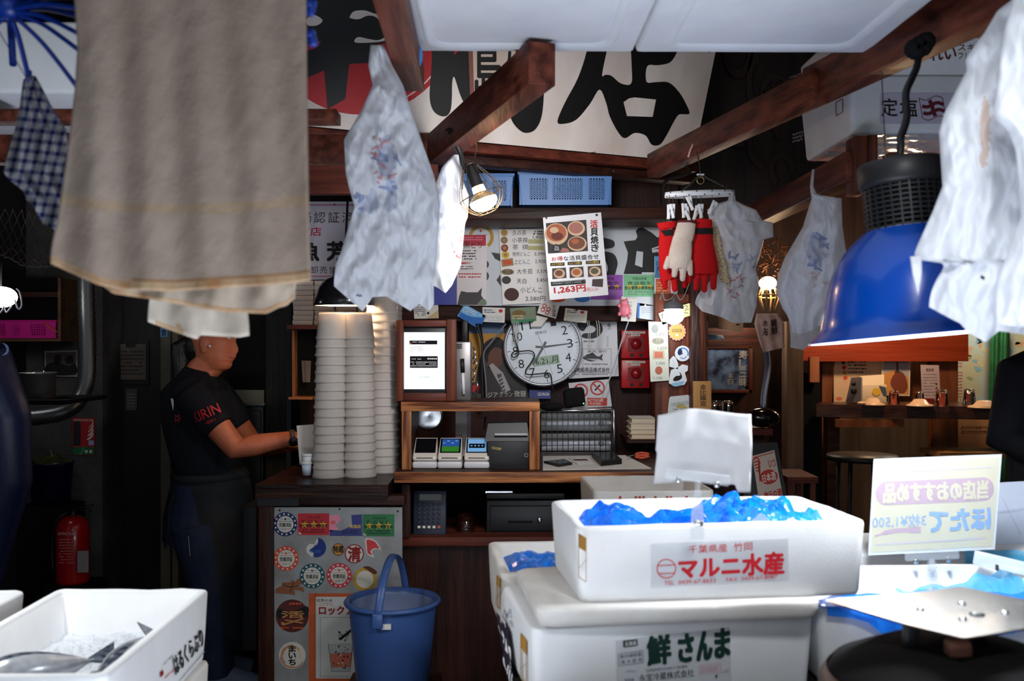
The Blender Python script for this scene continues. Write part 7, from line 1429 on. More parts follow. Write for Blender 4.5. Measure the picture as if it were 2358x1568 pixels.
for s, x in ((-1, 520), (1, 470)):
    an = V((Q(x, 784).x, PD + .11 * s, .05)); m = MB(); m.tube([an + V((-.07, 0, .0)), an + V((-.03, 0, .025)), an + V((.06, 0, .012)), an + V((.14, 0, -.008)), an + V((.19, 0, -.014))], [.034, .052, .050, .044, .030], SHOE, 14, flat=.95); m.build('shoe', per, remesh=.006, smooth=2)
m = MB(); ax = (wrR - elR).normalized(); cw_ = wrR - ax * .012; n1 = ax.orthogonal().normalized(); n2 = ax.cross(n1)
m.tube([cw_ + (n1 * cos(2 * pi * k / 24) + n2 * sin(2 * pi * k / 24)) * .033 for k in range(24)], .011, flat('watch_strap', 70, 58, 50, .5), 8, closed=True, flat=.35); wt = m.build('wristwatch', per, label='dark wristwatch with brown strap')
m = MB(); wd = V((.15, -.9, -.45)).normalized(); m.lathe([(.0001, .010), (.017, .010), (.020, .006), (.020, -.004)], cw_ + wd * .033, BLACK, 24, wd.to_track_quat('Z', 'Y').to_matrix()); m.build('watch_case', wt)
# ---------------------------------------------------------------- customer at the left edge, seen from behind
NV = mat('navy_shirt', S(10, 22, 62), .42, bump=.15, bscale=20, spec=.5)
D0 = 2.95; L = lambda px, py, dy=0: P(px, py, D0) + V((0, dy, 0))
t = thing('person', 'person in dark navy shirt cut off by the left edge, only a rounded shoulder showing', 'person', V((P(-150, 0, D0).x, D0, 0)))
m = MB(); cx = -150
m.tube([L(cx, 690), L(cx, 745), L(cx, 830), L(cx, 1000), L(cx, 1200), L(cx, 1400)], [.065, .08, .15, .16, .15, .16], SKIN, 18, flat=.8, up=(0, 1, 0)); hp_ = L(cx, 540)
head_rings(m, L(cx, 690) + V((0, .02, .05)), V((.1, 1, 0)).normalized(), V((-1, .1, 0)).normalized(), V((0, 0, 1)), 1.02, SKIN)
for s in (-1, 1):
    a = L(cx + 140 * s, 850); e = L(cx + 164 * s, 1110, .02); w = L(cx + 95 * s, 1390, .02); m.tube([L(cx, 820), a, e, w], [.06, .05, .04, .03], SKIN, 14); hand(m, w, (0, .3, -1), (-s, .2, 0), SKIN, .4)
    h = L(cx + 60 * s, 1400); k = V((h.x, D0 + .02, .5)); n = V((h.x, D0, .09)); m.tube([h, k, n, n + V((0, .15, -.05))], [.10, .065, .045, .035], SKIN, 12)
m.build('body', t, remesh=.007, smooth=3)
m = MB(); m.tube([L(cx, 738), L(cx, 775), L(cx, 850), L(cx, 1000), L(cx, 1200), L(cx, 1400)], [.07, .12, .18, .175, .17, .175], NV, 22, flat=.8, up=(0, 1, 0))
for s in (-1, 1): a = L(cx + 112 * s, 850); m.tube([L(cx, 800), a, L(cx + 158 * s, 960, .01), L(cx + 164 * s, 1110, .02), L(cx + 100 * s, 1365, .02)], [.12, .095, .072, .064, .046], NV, 16)
m.build('navy_shirt', t, remesh=.007, smooth=4)
m = MB(); m.tube([L(cx, 1380), L(cx, 1480)], [.172, .175], DOORM, 20, flat=.8, up=(0, 1, 0))
for s in (-1, 1): h = L(cx + 62 * s, 1450); m.tube([h, V((h.x, D0 + .02, .5)), V((h.x, D0, .08))], [.105, .075, .06], DOORM, 14)
m.build('trousers', t, remesh=.009, smooth=3)
m = MB(); m.ball(L(cx, 600), (.09, .105, .12), HAIR, 18); m.build('hair', t)
m = MB(); pk = Plane(L(10, 820, -.13), (.25, -1, .35)); m.ln(pk, [(8, 790), (17, 800), (16, 812), (6, 818)], [2, 5, 5, 2], flat('pale_print', 120, 140, 180), 1, 5); m.build('back_print', t)
for s in (-1, 1): h = L(cx + 62 * s, 1450); m = MB(); m.tube([V((h.x, D0 - .06, .04)), V((h.x, D0 + .05, .05)), V((h.x, D0 + .18, .035))], [.035, .05, .035], BLACK, 12); m.build('shoe', t)
# ---------------------------------------------------------------- customer at the right edge
D0 = 3.2; L = lambda px, py, dy=0: P(px, py, D0) + V((0, dy, 0)); cx = 2440
t = thing('person', 'person in black clothing cut off by the right edge, one hand lowered', 'person', V((P(cx, 0, D0).x, D0, 0)))
m = MB(); m.tube([L(cx, 760), L(cx, 800), L(cx, 870), L(cx, 1000), L(cx, 1140), L(cx, 1260)], [.06, .08, .14, .15, .13, .14], SKIN, 18, flat=.8, up=(0, 1, 0))
head_rings(m, L(cx, 765) + V((0, -.02, .03)), V((-.6, -.8, 0)), V((.8, -.6, 0)), V((0, 0, 1)), 1.0, SKIN)
for s in (-1, 1):
    a = L(cx + 105 * s, 860); e = L(cx + 128 * s, 1010, -.02); w = L(2366, 1042, -.16) if s < 0 else L(cx + 120, 1150, -.1); m.tube([L(cx, 850), a, e, w], [.06, .05, .042, .029], SKIN, 14); hand(m, w, (-.12, -.35, -1) if s < 0 else (0, -.2, -1), (1 if s < 0 else -1, 0, 0), SKIN, .5)
    h = L(cx + 50 * s, 1260); k = V((h.x, D0, .48)); n = V((h.x, D0 + .02, .09)); m.tube([h, k, n, n + V((-.05, -.14, -.05))], [.09, .06, .042, .033], SKIN, 12)
m.build('body', t, remesh=.007, smooth=3)
m = MB(); m.tube([L(cx, 792), L(cx, 830), L(cx, 900), L(cx, 1000), L(cx, 1140), L(cx, 1280)], [.07, .12, .165, .165, .155, .165], TEE, 22, flat=.8, up=(0, 1, 0))
for s in (-1, 1): a = L(cx + 90 * s, 865); w = L(2366, 1042, -.16) if s < 0 else L(cx + 120, 1150, -.1); e = L(cx + 128 * s, 1010, -.02); m.tube([L(cx, 845), a, e, e + (w - e) * .85], [.095, .080, .066, .05], TEE, 16)
m.build('black_jacket', t, remesh=.007, smooth=4)
m = MB(); m.tube([L(cx, 1250), L(cx, 1330)], [.155, .155], DOORM, 20, flat=.8, up=(0, 1, 0))
for s in (-1, 1): h = L(cx + 52 * s, 1310); m.tube([h, V((h.x, D0, .48)), V((h.x, D0 + .02, .08))], [.095, .07, .055], DOORM, 14)
m.build('trousers', t, remesh=.009, smooth=3); m = MB(); m.ball(L(cx, 690), (.095, .105, .10), HAIR, 18); m.build('hair', t)
for s in (-1, 1): h = L(cx + 52 * s, 1310); m = MB(); m.tube([V((h.x + .02, D0 + .08, .04)), V((h.x, D0 - .02, .05)), V((h.x - .05, D0 - .15, .035))], [.035, .048, .034], BLACK, 12); m.build('shoe', t)
# ================================================================= right room
RD = 6.6
m = MB(); m.fbox(1846, 690, 2230, 832, RD + .02, .1, wood('orange_lintel', (.26, .030, .010, 1), (.38, .058, .020, 1), 'x', 5)); m.build('beam_lintel', kind='structure')
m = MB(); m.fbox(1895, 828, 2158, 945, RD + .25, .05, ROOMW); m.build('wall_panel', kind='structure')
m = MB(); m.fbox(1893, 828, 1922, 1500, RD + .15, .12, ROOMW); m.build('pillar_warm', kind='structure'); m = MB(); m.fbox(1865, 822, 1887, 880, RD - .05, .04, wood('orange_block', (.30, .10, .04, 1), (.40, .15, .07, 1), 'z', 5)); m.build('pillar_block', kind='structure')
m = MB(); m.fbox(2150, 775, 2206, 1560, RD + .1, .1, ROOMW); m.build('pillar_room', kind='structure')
m = MB(); m.fbox(1812, 740, 1850, 1560, 6.2, .12, wood('grey_post', (.08, .05, .035, 1), (.15, .10, .07, 1), 'z', 5)); m.build('pillar_passage', kind='structure')
m = MB(); m.fbox(1845, 860, 1890, 1560, 6.62, .2, MBLACK); m.build('wall_recess_shade', kind='structure')  # matte black block standing in for the shade of a recess
m = MB(); m.fbox(1630, 755, 1815, 800, 6.3, .1, DWOOD); m.build('beam_passage', kind='structure')
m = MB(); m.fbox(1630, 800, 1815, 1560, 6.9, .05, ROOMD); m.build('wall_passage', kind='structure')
m = MB(); m.bx(1.5, 4.0, 7.3, 7.35, 0, 1.1, wood('tan_wall', (.16, .085, .045, 1), (.24, .14, .08, 1), 'z', 4)); m.build('wall_lower_right', kind='structure')
# framed picture in the passage
t = thing('framed_picture', 'framed blue brush-style poster on the dark passage wall', 'picture', P(1680, 905, 6.85))
pl = front(6.8); m = MB(); FRW = flat('red_brown_frame', 96, 44, 30, .5)
for q in ((1624, 797, 1733, 803), (1624, 897, 1733, 905), (1724, 797, 1733, 905), (1624, 797, 1630, 905)): MB().fbox(*q, 6.78, .12, FRW, .003).build('frame_bar', t)
m.slab(pl, [(1630, 803), (1724, 803), (1724, 897), (1630, 897)], .01, mat('blue_ink_wash', S(110, 146, 200), .6, col2=S(24, 32, 66), vscale=11, lo=.4, hi=.6)); m.vt(pl, '寿し三昧', 1702, 806, 1722, 890, LGREY, 2, .04); m.vt(pl, '本日', 1676, 858, 1688, 886, LGREY, 2, .02); m.build('picture', t)
m = MB(); m.grid(lambda u, v: P(1756 + 14 * u + 5 * sin(v * 5), 796 + 142 * v, 6.42 + .03 * sin(u * 6)), 6, 14, flat('pale_blue_curtain', 150, 164, 196), .004); m.build('narrow_curtain', label='narrow pale blue curtain strip in the dark passage', cat='curtain')
# bar table
BZt = P(0, 938, 6.0).z
t = thing('bar_table', 'long dark wooden bar table with glasses and bowls in the right room', 'table', (2.6, 6.2, 0)); BARW = wood('bar_wood', (.035, .012, .007, 1), (.11, .042, .02, 1), 'x', 5, .3, .15)
m = MB(); m.hexa([V((P(1880, 0, 6.3).x, 6.3, BZt - .08)), V((3.6, 5.9, BZt - .08)), V((3.6, 6.55, BZt - .08)), V((P(1890, 0, 6.55).x, 6.55, BZt - .08))], [V((P(1880, 0, 6.3).x, 6.3, BZt)), V((3.6, 5.9, BZt)), V((3.6, 6.55, BZt)), V((P(1890, 0, 6.55).x, 6.55, BZt))], BARW); m.build('table_top', t)
m = MB(); m.fbox(1925, 966, 2082, 984, 6.2, .04, ROOMW); m.build('apron_board', t)
for x in (2.05, 3.4): MB().bx(x - .04, x + .04, 6.35, 6.43, 0, BZt - .08, BARW).build('leg', t)
# menu stands and posters behind the table
def stand(name, q, D, c, lab, cat, deco=None, lean=.12, th=.004):
    pl = Plane(P((q[0][0] + q[2][0]) / 2, q[2][1], D), (0, -1, lean)); m = MB(); m.slab(pl, q, th, c)
    if deco: deco(m, pl)
    return m.build(name, label=lab, cat=cat)
def f1(m, p):
    for k, c in enumerate((BROWNINK, RED, GOLD, ORANGE)): m.el(p, 1942 + k * 1.5, 834 + 12 * k, 5, 5, c, 2, 14)
    m.scrib(p, 1952, 830, 1995, 862, 4, INK, 2, 5, .4); m.el(p, 1932, 918, 7, 4, flat('menu_coral', 220, 110, 80), 2)
stand('menu_board', [(1920, 824), (2030, 824), (2030, 930), (1920, 930)], 6.72, flat('warm_menu_paper', 224, 190, 156), 'large warm-lit handwritten menu sheet behind the bar table', 'menu', f1)
def f2(m, p): m.rc(p, 2034, 828, 2092, 908, flat('photo_sky', 176, 176, 184), 2); m.pp(p, [(2034, 860), (2060, 852), (2092, 870), (2092, 908), (2034, 908)], flat('photo_amber', 220, 150, 80), 3); m.sp(p, [(2050, 880), (2064, 856), (2082, 862), (2090, 890), (2080, 906), (2060, 900)], flat('photo_rust', 130, 64, 44), 4); m.pp(p, [(2064, 834), (2068, 834), (2068, 852), (2074, 858), (2058, 858), (2064, 852)], flat('photo_tower', 70, 60, 66), 4); m.rc(p, 2036, 829, 2090, 834, BLUE, 4)
stand('photo_poster', [(2030, 822), (2097, 824), (2095, 912), (2030, 910)], 6.68, flat('poster_cream', 226, 208, 184), 'white bordered photo poster standing upright on the bar table', 'poster', f2)
stand('menu_card', [(2120, 840), (2162, 841), (2166, 922), (2124, 922)], 6.4, flat('lilac_menu_card', 186, 168, 178), 'narrow lilac menu card standing beside the wooden pillar', 'menu', lambda m, p: (m.scrib(p, 2126, 860, 2158, 914, 8, GREY, 2, 4, .25), m.tx(p, '御品書', (2132, 848, 2150, 855), BROWNINK, 2), [m.el(p, 2156, 884 + 9 * k, 2.5, 2, BROWNINK, 3, 10) for k in range(3)]), .05)
MB().fbox(2128, 918, 2152, 931, 6.35, .05, flat('red_holder', 120, 30, 26)).build('card_holder', label='small red block holding the lilac menu card', cat='holder')
t = thing('dispenser_box', 'grey speaker-like box with two dark round holes on the bar table', 'box', P(1967, 928, 6.35)); m = MB(); GRB = flat('grey_dispenser', 150, 146, 158)
m.hexa([P(1947, 926, 6.4), P(1983, 928, 6.3), P(1986, 926, 6.45), P(1950, 924, 6.5)], [P(1960, 870, 6.4), P(1983, 868, 6.3), P(1986, 870, 6.45), P(1962, 870, 6.5)], GRB); m.build('body', t)
for y, r in ((884, .013), (900, .019)): MB().lathe([(.0001, .004), (r, .004), (r * 1.1, 0)], P(1966, y, 6.33), INK, 20, Matrix.Rotation(R(90), 3, 'X')).build('round_hole', t)
t = thing('tissue_box', 'white paper carton with yellow spot, lid raised, on the bar table', 'box', P(2010, 926, 6.5)); m = MB(); CW = flat('carton_white', 226, 206, 178)
m.fbox(1982, 886, 2042, 928, 6.45, .12, CW, .003); m.build('carton', t); m = MB(); m.hexa([P(1984, 888, 6.45), P(2036, 886, 6.45), P(2036, 884, 6.58), P(1984, 886, 6.58)], [P(1980, 866, 6.5), P(2036, 862, 6.5), P(2036, 862, 6.56), P(1980, 866, 6.56)], CW); m.build('lid', t)
m = MB(); pl = front(6.447); m.el(pl, 2018, 902, 10, 9, YEL, 2); m.pp(pl, [(2024, 888), (2040, 892), (2042, 912), (2034, 910)], flat('carton_slate', 70, 84, 96), 2); m.build('printed_spot', t)
def tumbler(px, py, D, lab, s=1.0, grp='tumblers upside down on the bar table'):
    D2 = D; p = P(px, 0, D2); p.z = BZt
    m = MB(); m.lathe([(.036 * s, 0), (.028 * s, .085 * s), (.020 * s, .09 * s), (.0001, .09 * s), (.0001, .078 * s), (.024 * s, .078 * s), (.033 * s, .001), (.036 * s, 0)], p, GLASS, 24); m.build('tumbler', label=lab, cat='glass', group=grp)
tumbler(2058, 0, 6.25, 'glass upside down right of the white carton'); tumbler(2117, 0, 6.35, 'glass upside down left of the lilac menu card', .9); tumbler(2169, 0, 6.1, 'faceted glass upside down in front of the wooden pillar', 1.15); tumbler(2232, 0, 6.25, 'glass upside down in front of the wall map', 1.1)
BWL = flat('warm_bowl', 222, 184, 150, .35)
for px, D, s, lab in ((2010, 6.25, 1, 'small pale bowl upside down in front of the white carton'), (2118, 6.15, 1.05, 'pale bowl upside down below the lilac menu card'), (2268, 6.0, 1.3, 'pale bowl upside down under the wall map'), (2302, 6.1, 1.1, 'pale bowl at the far right end of the bar table')):
    p = P(px, 0, D); p.z = BZt; m = MB(); m.lathe([(.075 * s, 0), (.074 * s, .006), (.05 * s, .014), (.034 * s, .038), (.022 * s, .042), (.0001, .042)], p, BWL, 28); m.build('bowl', label=lab, cat='bowl', group='bowls upside down on the bar table')
for k, (px, D, lab) in enumerate(((1984, 6.2, 'spoon rest at the left end of the bar table'), (2106, 6.2, 'spoon rest beside the second bowl'))):
    p = P(px, 0, D); p.z = BZt + .012; MB().ball(p, (.03, .018, .012), BWL, 12).build('chopstick_rest', label=lab, cat='chopstick rest')
# map and curtain
m = MB(); pl = front(7.2); m.slab(pl, [(2196, 740), (2420, 740), (2420, 935), (2200, 935)], .01, mat('map_paper', S(196, 214, 210), .6, col2=S(216, 206, 164), vscale=3.2, lo=.42, hi=.58)); m.fbox(2192, 740, 2200, 1060, 7.18, .03, ROOMW)
m.scrib(pl, 2204, 770, 2216, 925, 22, flat('map_coral', 206, 96, 84), 2, 3, .5); g = random.Random(4)
for k in range(26):
    x, y = g.uniform(2220, 2350), g.uniform(775, 925); m.sp(pl, [(x, y), (x + g.uniform(5, 14), y + g.uniform(-6, 2)), (x + g.uniform(10, 20), y + g.uniform(2, 8)), (x + g.uniform(0, 8), y + g.uniform(5, 12))], (flat('map_peach', 226, 180, 136), flat('map_blue', 150, 194, 214), flat('map_olive', 170, 176, 120), flat('map_cream', 226, 216, 170))[k % 4], 2)
m.build('wall_map', label='large pastel wall map in the right room', cat='map')
m = MB(); m.grid(lambda u, v: P(2282 + 44 * u - 4 * v, 735 + 205 * v, 7.05 + .03 * sin(u * 14)), 16, 10, mat('green_curtain', S(70, 150, 90), .8, col2=S(50, 120, 70), vscale=8, transl=.3), .005); m.build('green_curtain', label='green cloth hanging beside the wall map', cat='curtain')
m = MB(); m.fbox(2200, 962, 2288, 1032, 7.0, .2, flat('carton_tan', 176, 120, 76, .8), .004); m.scrib(front(6.998), 2214, 980, 2280, 1000, 2, BROWNINK, 2, 7, .3); m.build('cardboard_box', label='tan cardboard carton under the bar table by the wall map', cat='box')
m = MB(); m.grid(lambda u, v: P(2286 + 30 * u, 975 + 300 * v, 6.9 + .04 * sin(3 * u)), 6, 6, flat('green_bag', 40, 100, 66, .5), .01); m.build('green_bag', label='dark green bag beside the tan carton under the bar', cat='bag')
# stools and seats
def stool(px, D, topz, r, c, lab, name='bar_stool'):
    p = P(px, 0, D); t = thing(name, lab, 'stool', V((p.x, D, 0))); m = MB(); m.lathe([(.001, topz - .03), (r * .95, topz - .03), (r, topz - .015), (r * .97, topz), (.001, topz)], V((p.x, D, 0)), c, 32); m.build('seat', t)
    for k in range(4): a = pi / 4 + k * pi / 2; MB().tube([V((p.x + r * .7 * cos(a), D + r * .7 * sin(a), topz - .03)), V((p.x + r * .95 * cos(a), D + r * .95 * sin(a), 0))], .012, BLACK, 8).build('leg', t)
    m = MB(); m.tube([V((p.x + r * .85 * cos(2 * pi * k / 24), D + r * .85 * sin(2 * pi * k / 24), .25)) for k in range(24)], .008, BLACK, 6, closed=True); m.build('foot_ring', t)
stool(1985, 5.4, P(0, 1047, 5.4).z, .19, BLACK, 'black round bar stool in the dark under the bar table'); 
t = thing('wooden_bench', 'plain yellowish plank bench seat under the wall map', 'bench', (P(2220, 0, 6.2).x, 6.2, 0)); zb_ = P(0, 1036, 6.2).z; xb = P(2140, 0, 6.2).x
MB().bx(xb, xb + .42, 6.05, 6.35, zb_ - .03, zb_, wood('yellow_plank', (.36, .17, .06, 1), (.44, .22, .09, 1), 'x', 4)).build('seat', t)
for dx in (.05, .37):
    for y in (6.1, 6.3): MB().bx(xb + dx - .02, xb + dx + .02, y - .02, y + .02, 0, zb_ - .03, DWOODZ).build('leg', t)
t = thing('wooden_stool', 'dark red-brown wooden stool in the passage behind the red print', 'stool', (P(1830, 0, 4.9).x, 4.9, 0)); zs_ = P(0, 1092, 4.9).z; xs = P(1800, 0, 4.9).x
MB().bx(xs, xs + .15, 4.8, 5.1, zs_ - .03, zs_, RWOOD).build('seat', t)
for dx in (.02, .13):
    for y in (4.83, 5.07): MB().bx(xs + dx - .012, xs + dx + .012, y - .012, y + .012, 0, zs_ - .03, RWOODZ).build('leg', t)
# print on a dark board leaning in the passage
t = thing('framed_print', 'leaning dark board with red and white rooster-like print in the passage', 'sign', P(1760, 1220, 4.6)); pl = Plane(P(1765, 1200, 4.55), (-.05, -1, .12))
m = MB(); m.slab(pl, [(1700, 1022), (1790, 1018), (1880, 1548), (1760, 1556)], .015, BLACK); m.build('board', t)
m = MB(); m.pp(pl, [(1732, 1050), (1783, 1036), (1806, 1160), (1752, 1180)], flat('print_paper', 206, 190, 176), 1); RR = flat('rooster_red', 186, 48, 40)
m.el(pl, 1770, 1098, 21, 17, RR, 2, rot=-.2); m.tx(pl, '日本酒', [(1754, 1094), (1784, 1084), (1787, 1104), (1757, 1112)], PAPER, 3, .03); m.tx(pl, 'いつ', [(1768, 1060), (1784, 1056), (1787, 1074), (1772, 1078)], RR, 2, .03); m.tx(pl, '地元の酒', [(1758, 1134), (1798, 1124), (1801, 1140), (1762, 1150)], RR, 2, .04)
for k in range(5): m.ln(pl, [(1733 + 2 * k, 1060 + 6 * k), (1744 + k, 1054 + 8 * k), (1750, 1068 + 10 * k)], 3, RR, 2, 4)
m.ln(pl, [(1734, 1054), (1782, 1041)], 2, RR, 2); m.build('printed_sheet', t)
m = MB(); p = P(1756, 962, 4.9); m.ball(p, (.085, .06, .048), mat('lacquer_black', (.006, .005, .005, 1), .15, coat=.5), 20); m.build('black_helmet', label='glossy black rounded case on the dark shelf behind the paper card', cat='case')
t = thing('passage_shelf', 'dark red-brown shelf unit in the passage behind the paper card', 'shelf', (P(1700, 0, 4.9).x, 4.9, 0)); zz_ = P(0, 985, 4.9).z; MB().bx(P(1630, 0, 4.9).x, P(1770, 0, 4.9).x, 4.82, 5.1, zz_ - .03, zz_, RWOOD).build('shelf_board', t); MB().bx(P(1630, 0, 4.9).x, P(1760, 0, 4.9).x, 4.9, 5.1, 0, zz_ - .03, DWOOD).build('cabinet', t)
for k, px in enumerate((1644, 1664, 1676)):
    p = P(px, 0, 4.86); p.z = zz_; m = MB(); m.lathe([(.024, .0), (.026, .12), (.021, .135), (.0001, .135), (.0001, .125), (.022, .12), (.020, .001), (.024, 0)], p, GLASS, 20); m.build('tumbler', label=('leftmost', 'middle', 'rightmost')[k] + ' of three glasses upside down beside the wooden plaque', cat='glass', group='glasses beside the plaque')
def rlight(n, px, py, D, e, c=(1, .68, .40), s=.08): return light('POINT', n, P(px, py, D), e, c, None, s)
rlight('bar_room_lamp', 2060, 640, 6.0, 26); rlight('map_lamp', 2300, 640, 6.7, 18, (1, .85, .66)); rlight('passage_lamp', 1700, 720, 6.2, 9, (1, .8, .62))
# warm foliage-like wreath of dried seaweed around the straw lamp
m = MB(); g = random.Random(2)
for k in range(90):
    a = V((g.uniform(1745, 1812), g.uniform(560, 648), 0)); p = P(a.x, a.y, 5.05 + g.uniform(-.1, .15)); m.tube([p, p + V((g.uniform(-.04, .04), g.uniform(-.03, .03), g.uniform(-.03, .05)))], .003, flat('dry_weed', 92, 52, 24, .8), 4)
m.build('dried_weed', label='tangle of dried brown weed above the straw cage bulb', cat='dried plants', kind='stuff')
# ================================================================= left side
# stacks of white paper trays on a shelf behind the shade lamp
m = MB(); m.fbox(660, 748, 912, 758, 4.42, .3, RWOOD); m.build('tray_shelf', label='narrow red-brown shelf under the white paper trays', cat='shelf')
PT = flat('paper_tray', 206, 192, 180, .7); first = None; zt0 = P(0, 748, 4.42).z; ordn = ('lowest', 'second', 'third', 'fourth', 'fifth', 'sixth', 'seventh', 'eighth', 'topmost')
for c, px in enumerate((698, 747, 797, 847, 892)):
    for k in range(9):
        D = 4.44 + .004 * ((k * 7 + c * 3) % 3); loc = V((P(px, 0, 4.45).x + .001 * ((k * 5 + c) % 4), D + .11, zt0 + .0222 * k)); lb = f'white folded paper tray, {ordn[k]} in the {("first", "second", "third", "fourth", "fifth")[c]} stack from the left'
        if first is None:
            m = MB(); w, l = .046, .11; m.hexa([V((-w * .96, -l, 0)), V((w * .96, -l, 0)), V((w * .96, l, 0)), V((-w * .96, l, 0))], [V((-w, -l, .0205)), V((w, -l, .0205)), V((w, l, .0205)), V((-w, l, .0205))], PT); first = m.build('paper_tray', label=lb, cat='tray', group='paper trays stacked on the shelf', base=(0, 0, 0)); first.location = loc
        else: dup(first, loc, lb)
# dark niche with slips
t = thing('wall_rack', 'dark wall rack with pale envelopes left of the cup stacks', 'rack', P(690, 920, 4.6)); m = MB(); m.fbox(672, 760, 678, 920, 4.55, .06, OWOODZ); m.build('side_strip', t); m = MB(); m.fbox(664, 914, 720, 920, 4.52, .1, OWOOD); m.build('ledge', t); m = MB(); m.fbox(678, 760, 724, 914, 4.62, .02, MBLACK); m.build('back', t)
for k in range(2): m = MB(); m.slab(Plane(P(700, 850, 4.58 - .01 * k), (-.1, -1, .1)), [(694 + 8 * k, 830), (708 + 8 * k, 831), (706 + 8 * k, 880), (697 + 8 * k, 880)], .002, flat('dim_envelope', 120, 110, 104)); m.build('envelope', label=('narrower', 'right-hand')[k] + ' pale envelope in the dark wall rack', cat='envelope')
# fridge behind the person
t = thing('steel_fridge', 'dark kitchen fridge with a bright steel ledge behind the person', 'fridge', P(560, 1500, 4.95)); FR = mat('dark_fridge', (.012, .013, .015, 1), .35, .4)
MB().bx(P(500, 0, 4.9).x, P(607, 0, 4.9).x, 4.9, 5.28, 0, P(0, 930, 4.9).z, FR, .004).build('cabinet', t); MB().fbox(520, 898, 608, 931, 4.92, .02, mat('lit_steel', S(150, 146, 128), .35, .7)).build('backsplash', t); MB().fbox(498, 928, 609, 934, 4.87, .04, STEEL).build('edge_strip', t); MB().bx(P(500, 0, 4.9).x, P(602, 0, 4.9).x, 4.885, 4.9, .1, P(0, 945, 4.9).z, FR, .003).build('door', t)
m = MB(); m.fbox(612, 700, 660, 1500, 4.9, .1, wood('dark_upright', (.02, .018, .015, 1), (.035, .03, .025, 1), 'z', 5)); m.build('pillar_back', kind='structure')
m = MB(); m.fbox(558, 1166, 592, 1500, 3.95, .3, flat('dark_bin_grey', 26, 27, 30), .006); m.build('bin_body_box', label='dark grey metal bin tucked left of the counter cabinet', cat='bin')
# shelf with pink basket
LD = 4.6
t = thing('wall_cupboard', 'open wooden wall cupboard with a pink basket at the left', 'cupboard', P(60, 790, LD)); OWD = wood('dim_pine', (.09, .04, .018, 1), (.16, .075, .035, 1), 'x', 5)
MB().fbox(-80, 780, 140, 786, LD, .25, OWD).build('bottom_board', t); MB().fbox(133, 640, 140, 780, LD, .25, OWD).build('side_board', t); MB().fbox(-80, 640, 133, 780, LD + .24, .01, MBLACK).build('back_board', t); MB().fbox(-80, 672, 133, 684, LD, .25, DWOOD).build('upper_board', t)
PKM = mat('pink_basket_plastic', S(226, 40, 150), .4, transl=.15)
basket('plastic_basket', 'bright pink perforated basket in the wall cupboard at the left', -40, 128, 737, 779, LD + .03, .18, PKM, 'pink baskets', ((.1, .3), (.42, .5), (.66, .86)), 5)
m = MB(); m.tube(smoothpts([P(102, 740, LD + .02), P(112, 752, LD + .015), P(126, 762, LD + .015), P(132, 764, LD + .02)], 4), .004, ORANGE, 6); m.build('orange_strap', label='thin orange strap lying over the pink basket', cat='strap')
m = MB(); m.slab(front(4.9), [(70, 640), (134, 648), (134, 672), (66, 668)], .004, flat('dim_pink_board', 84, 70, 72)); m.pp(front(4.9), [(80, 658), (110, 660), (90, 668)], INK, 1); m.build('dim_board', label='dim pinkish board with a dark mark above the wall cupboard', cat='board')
# flexible duct
m = MB(); DU = mat('flex_duct', (.10, .10, .10, 1), .35, .7); path = smoothpts([P(197, 560, 4.4), P(199, 700, 4.4), P(202, 800, 4.4), P(198, 880, 4.38), P(178, 925, 4.35), P(140, 950, 4.3), P(60, 962, 4.25), P(-40, 965, 4.2)], 16)
m.tube(path, [.034 + .004 * (i % 2) for i in range(len(path))], DU, 14); m.build('flexible_duct', label='flexible metal duct curving down and left', cat='duct')
t = thing('wall_photo', 'small framed black and white photograph on the dark left wall', 'photograph', P(140, 870, 4.93)); m = MB(); pl = front(4.93); m.slab(pl, [(102, 808), (178, 806), (178, 868), (104, 866)], .004, flat('photo_border', 150, 140, 134)); m.build('photo_border', t)
m = MB(); m.pp(pl, [(106, 812), (175, 810), (175, 864), (107, 862)], flat('photo_mid', 78, 68, 64), 1); m.sp(pl, [(108, 840), (130, 834), (160, 842), (173, 836), (174, 862), (108, 862)], INK, 2); m.sp(pl, [(124, 824), (136, 816), (142, 830), (130, 838)], INK, 2); m.sp(pl, [(150, 826), (164, 818), (170, 834), (156, 838)], INK, 2); m.build('photo_print', t)
t = thing('cooking_pot', 'dented steel pot on the dark ledge at the left', 'pot', P(88, 920, 4.0)); m = MB(); c = P(88, 922, 4.0); m.lathe([(.001, 0), (.062, 0), (.066, .005), (.066, .105), (.072, .11), (.070, .113), (.062, .108), (.062, .008), (.001, .006)], c, mat('worn_pot', (.28, .26, .25, 1), .4, .8), 36); m.build('pot_body', t); m = MB(); m.tube([P(66, 862, 3.98), P(86, 860, 3.97)], .006, STEEL, 8); m.ball(P(102, 858, 3.98), .008, STEEL, 10); m.build('handle', t)
m = MB(); m.fbox(40, 922, 150, 932, 3.85, .4, MBLACK); m.build('pot_ledge', label='black ledge under the steel pot', cat='ledge')
t = thing('extinguisher_sign', 'red and green fire extinguisher sign on the grey pier', 'sign', P(202, 1048, 4.94)); m = MB(); pl = front(4.94); m.slab(pl, [(166, 962), (218, 963), (218, 1048), (168, 1048)], .003, flat('sign_red_panel', 168, 28, 36)); m.build('sign_plate', t)
m = MB(); m.rc(pl, 168, 1029, 218, 1047, flat('sign_green', 30, 96, 66), 1); m.tx(pl, 'EXTINCTEUR AB', (170, 965, 214, 970), SEALP, 1, .02); m.rc(pl, 169, 968, 186, 1026, flat('sign_dark', 38, 30, 34), 1); m.rc(pl, 204, 1014, 216, 1025, flat('sign_paleblue', 150, 170, 206), 1); m.pp(pl, [(190, 1029), (198, 1029), (188, 1047), (182, 1047)], flat('sign_leaf', 60, 130, 90), 2)
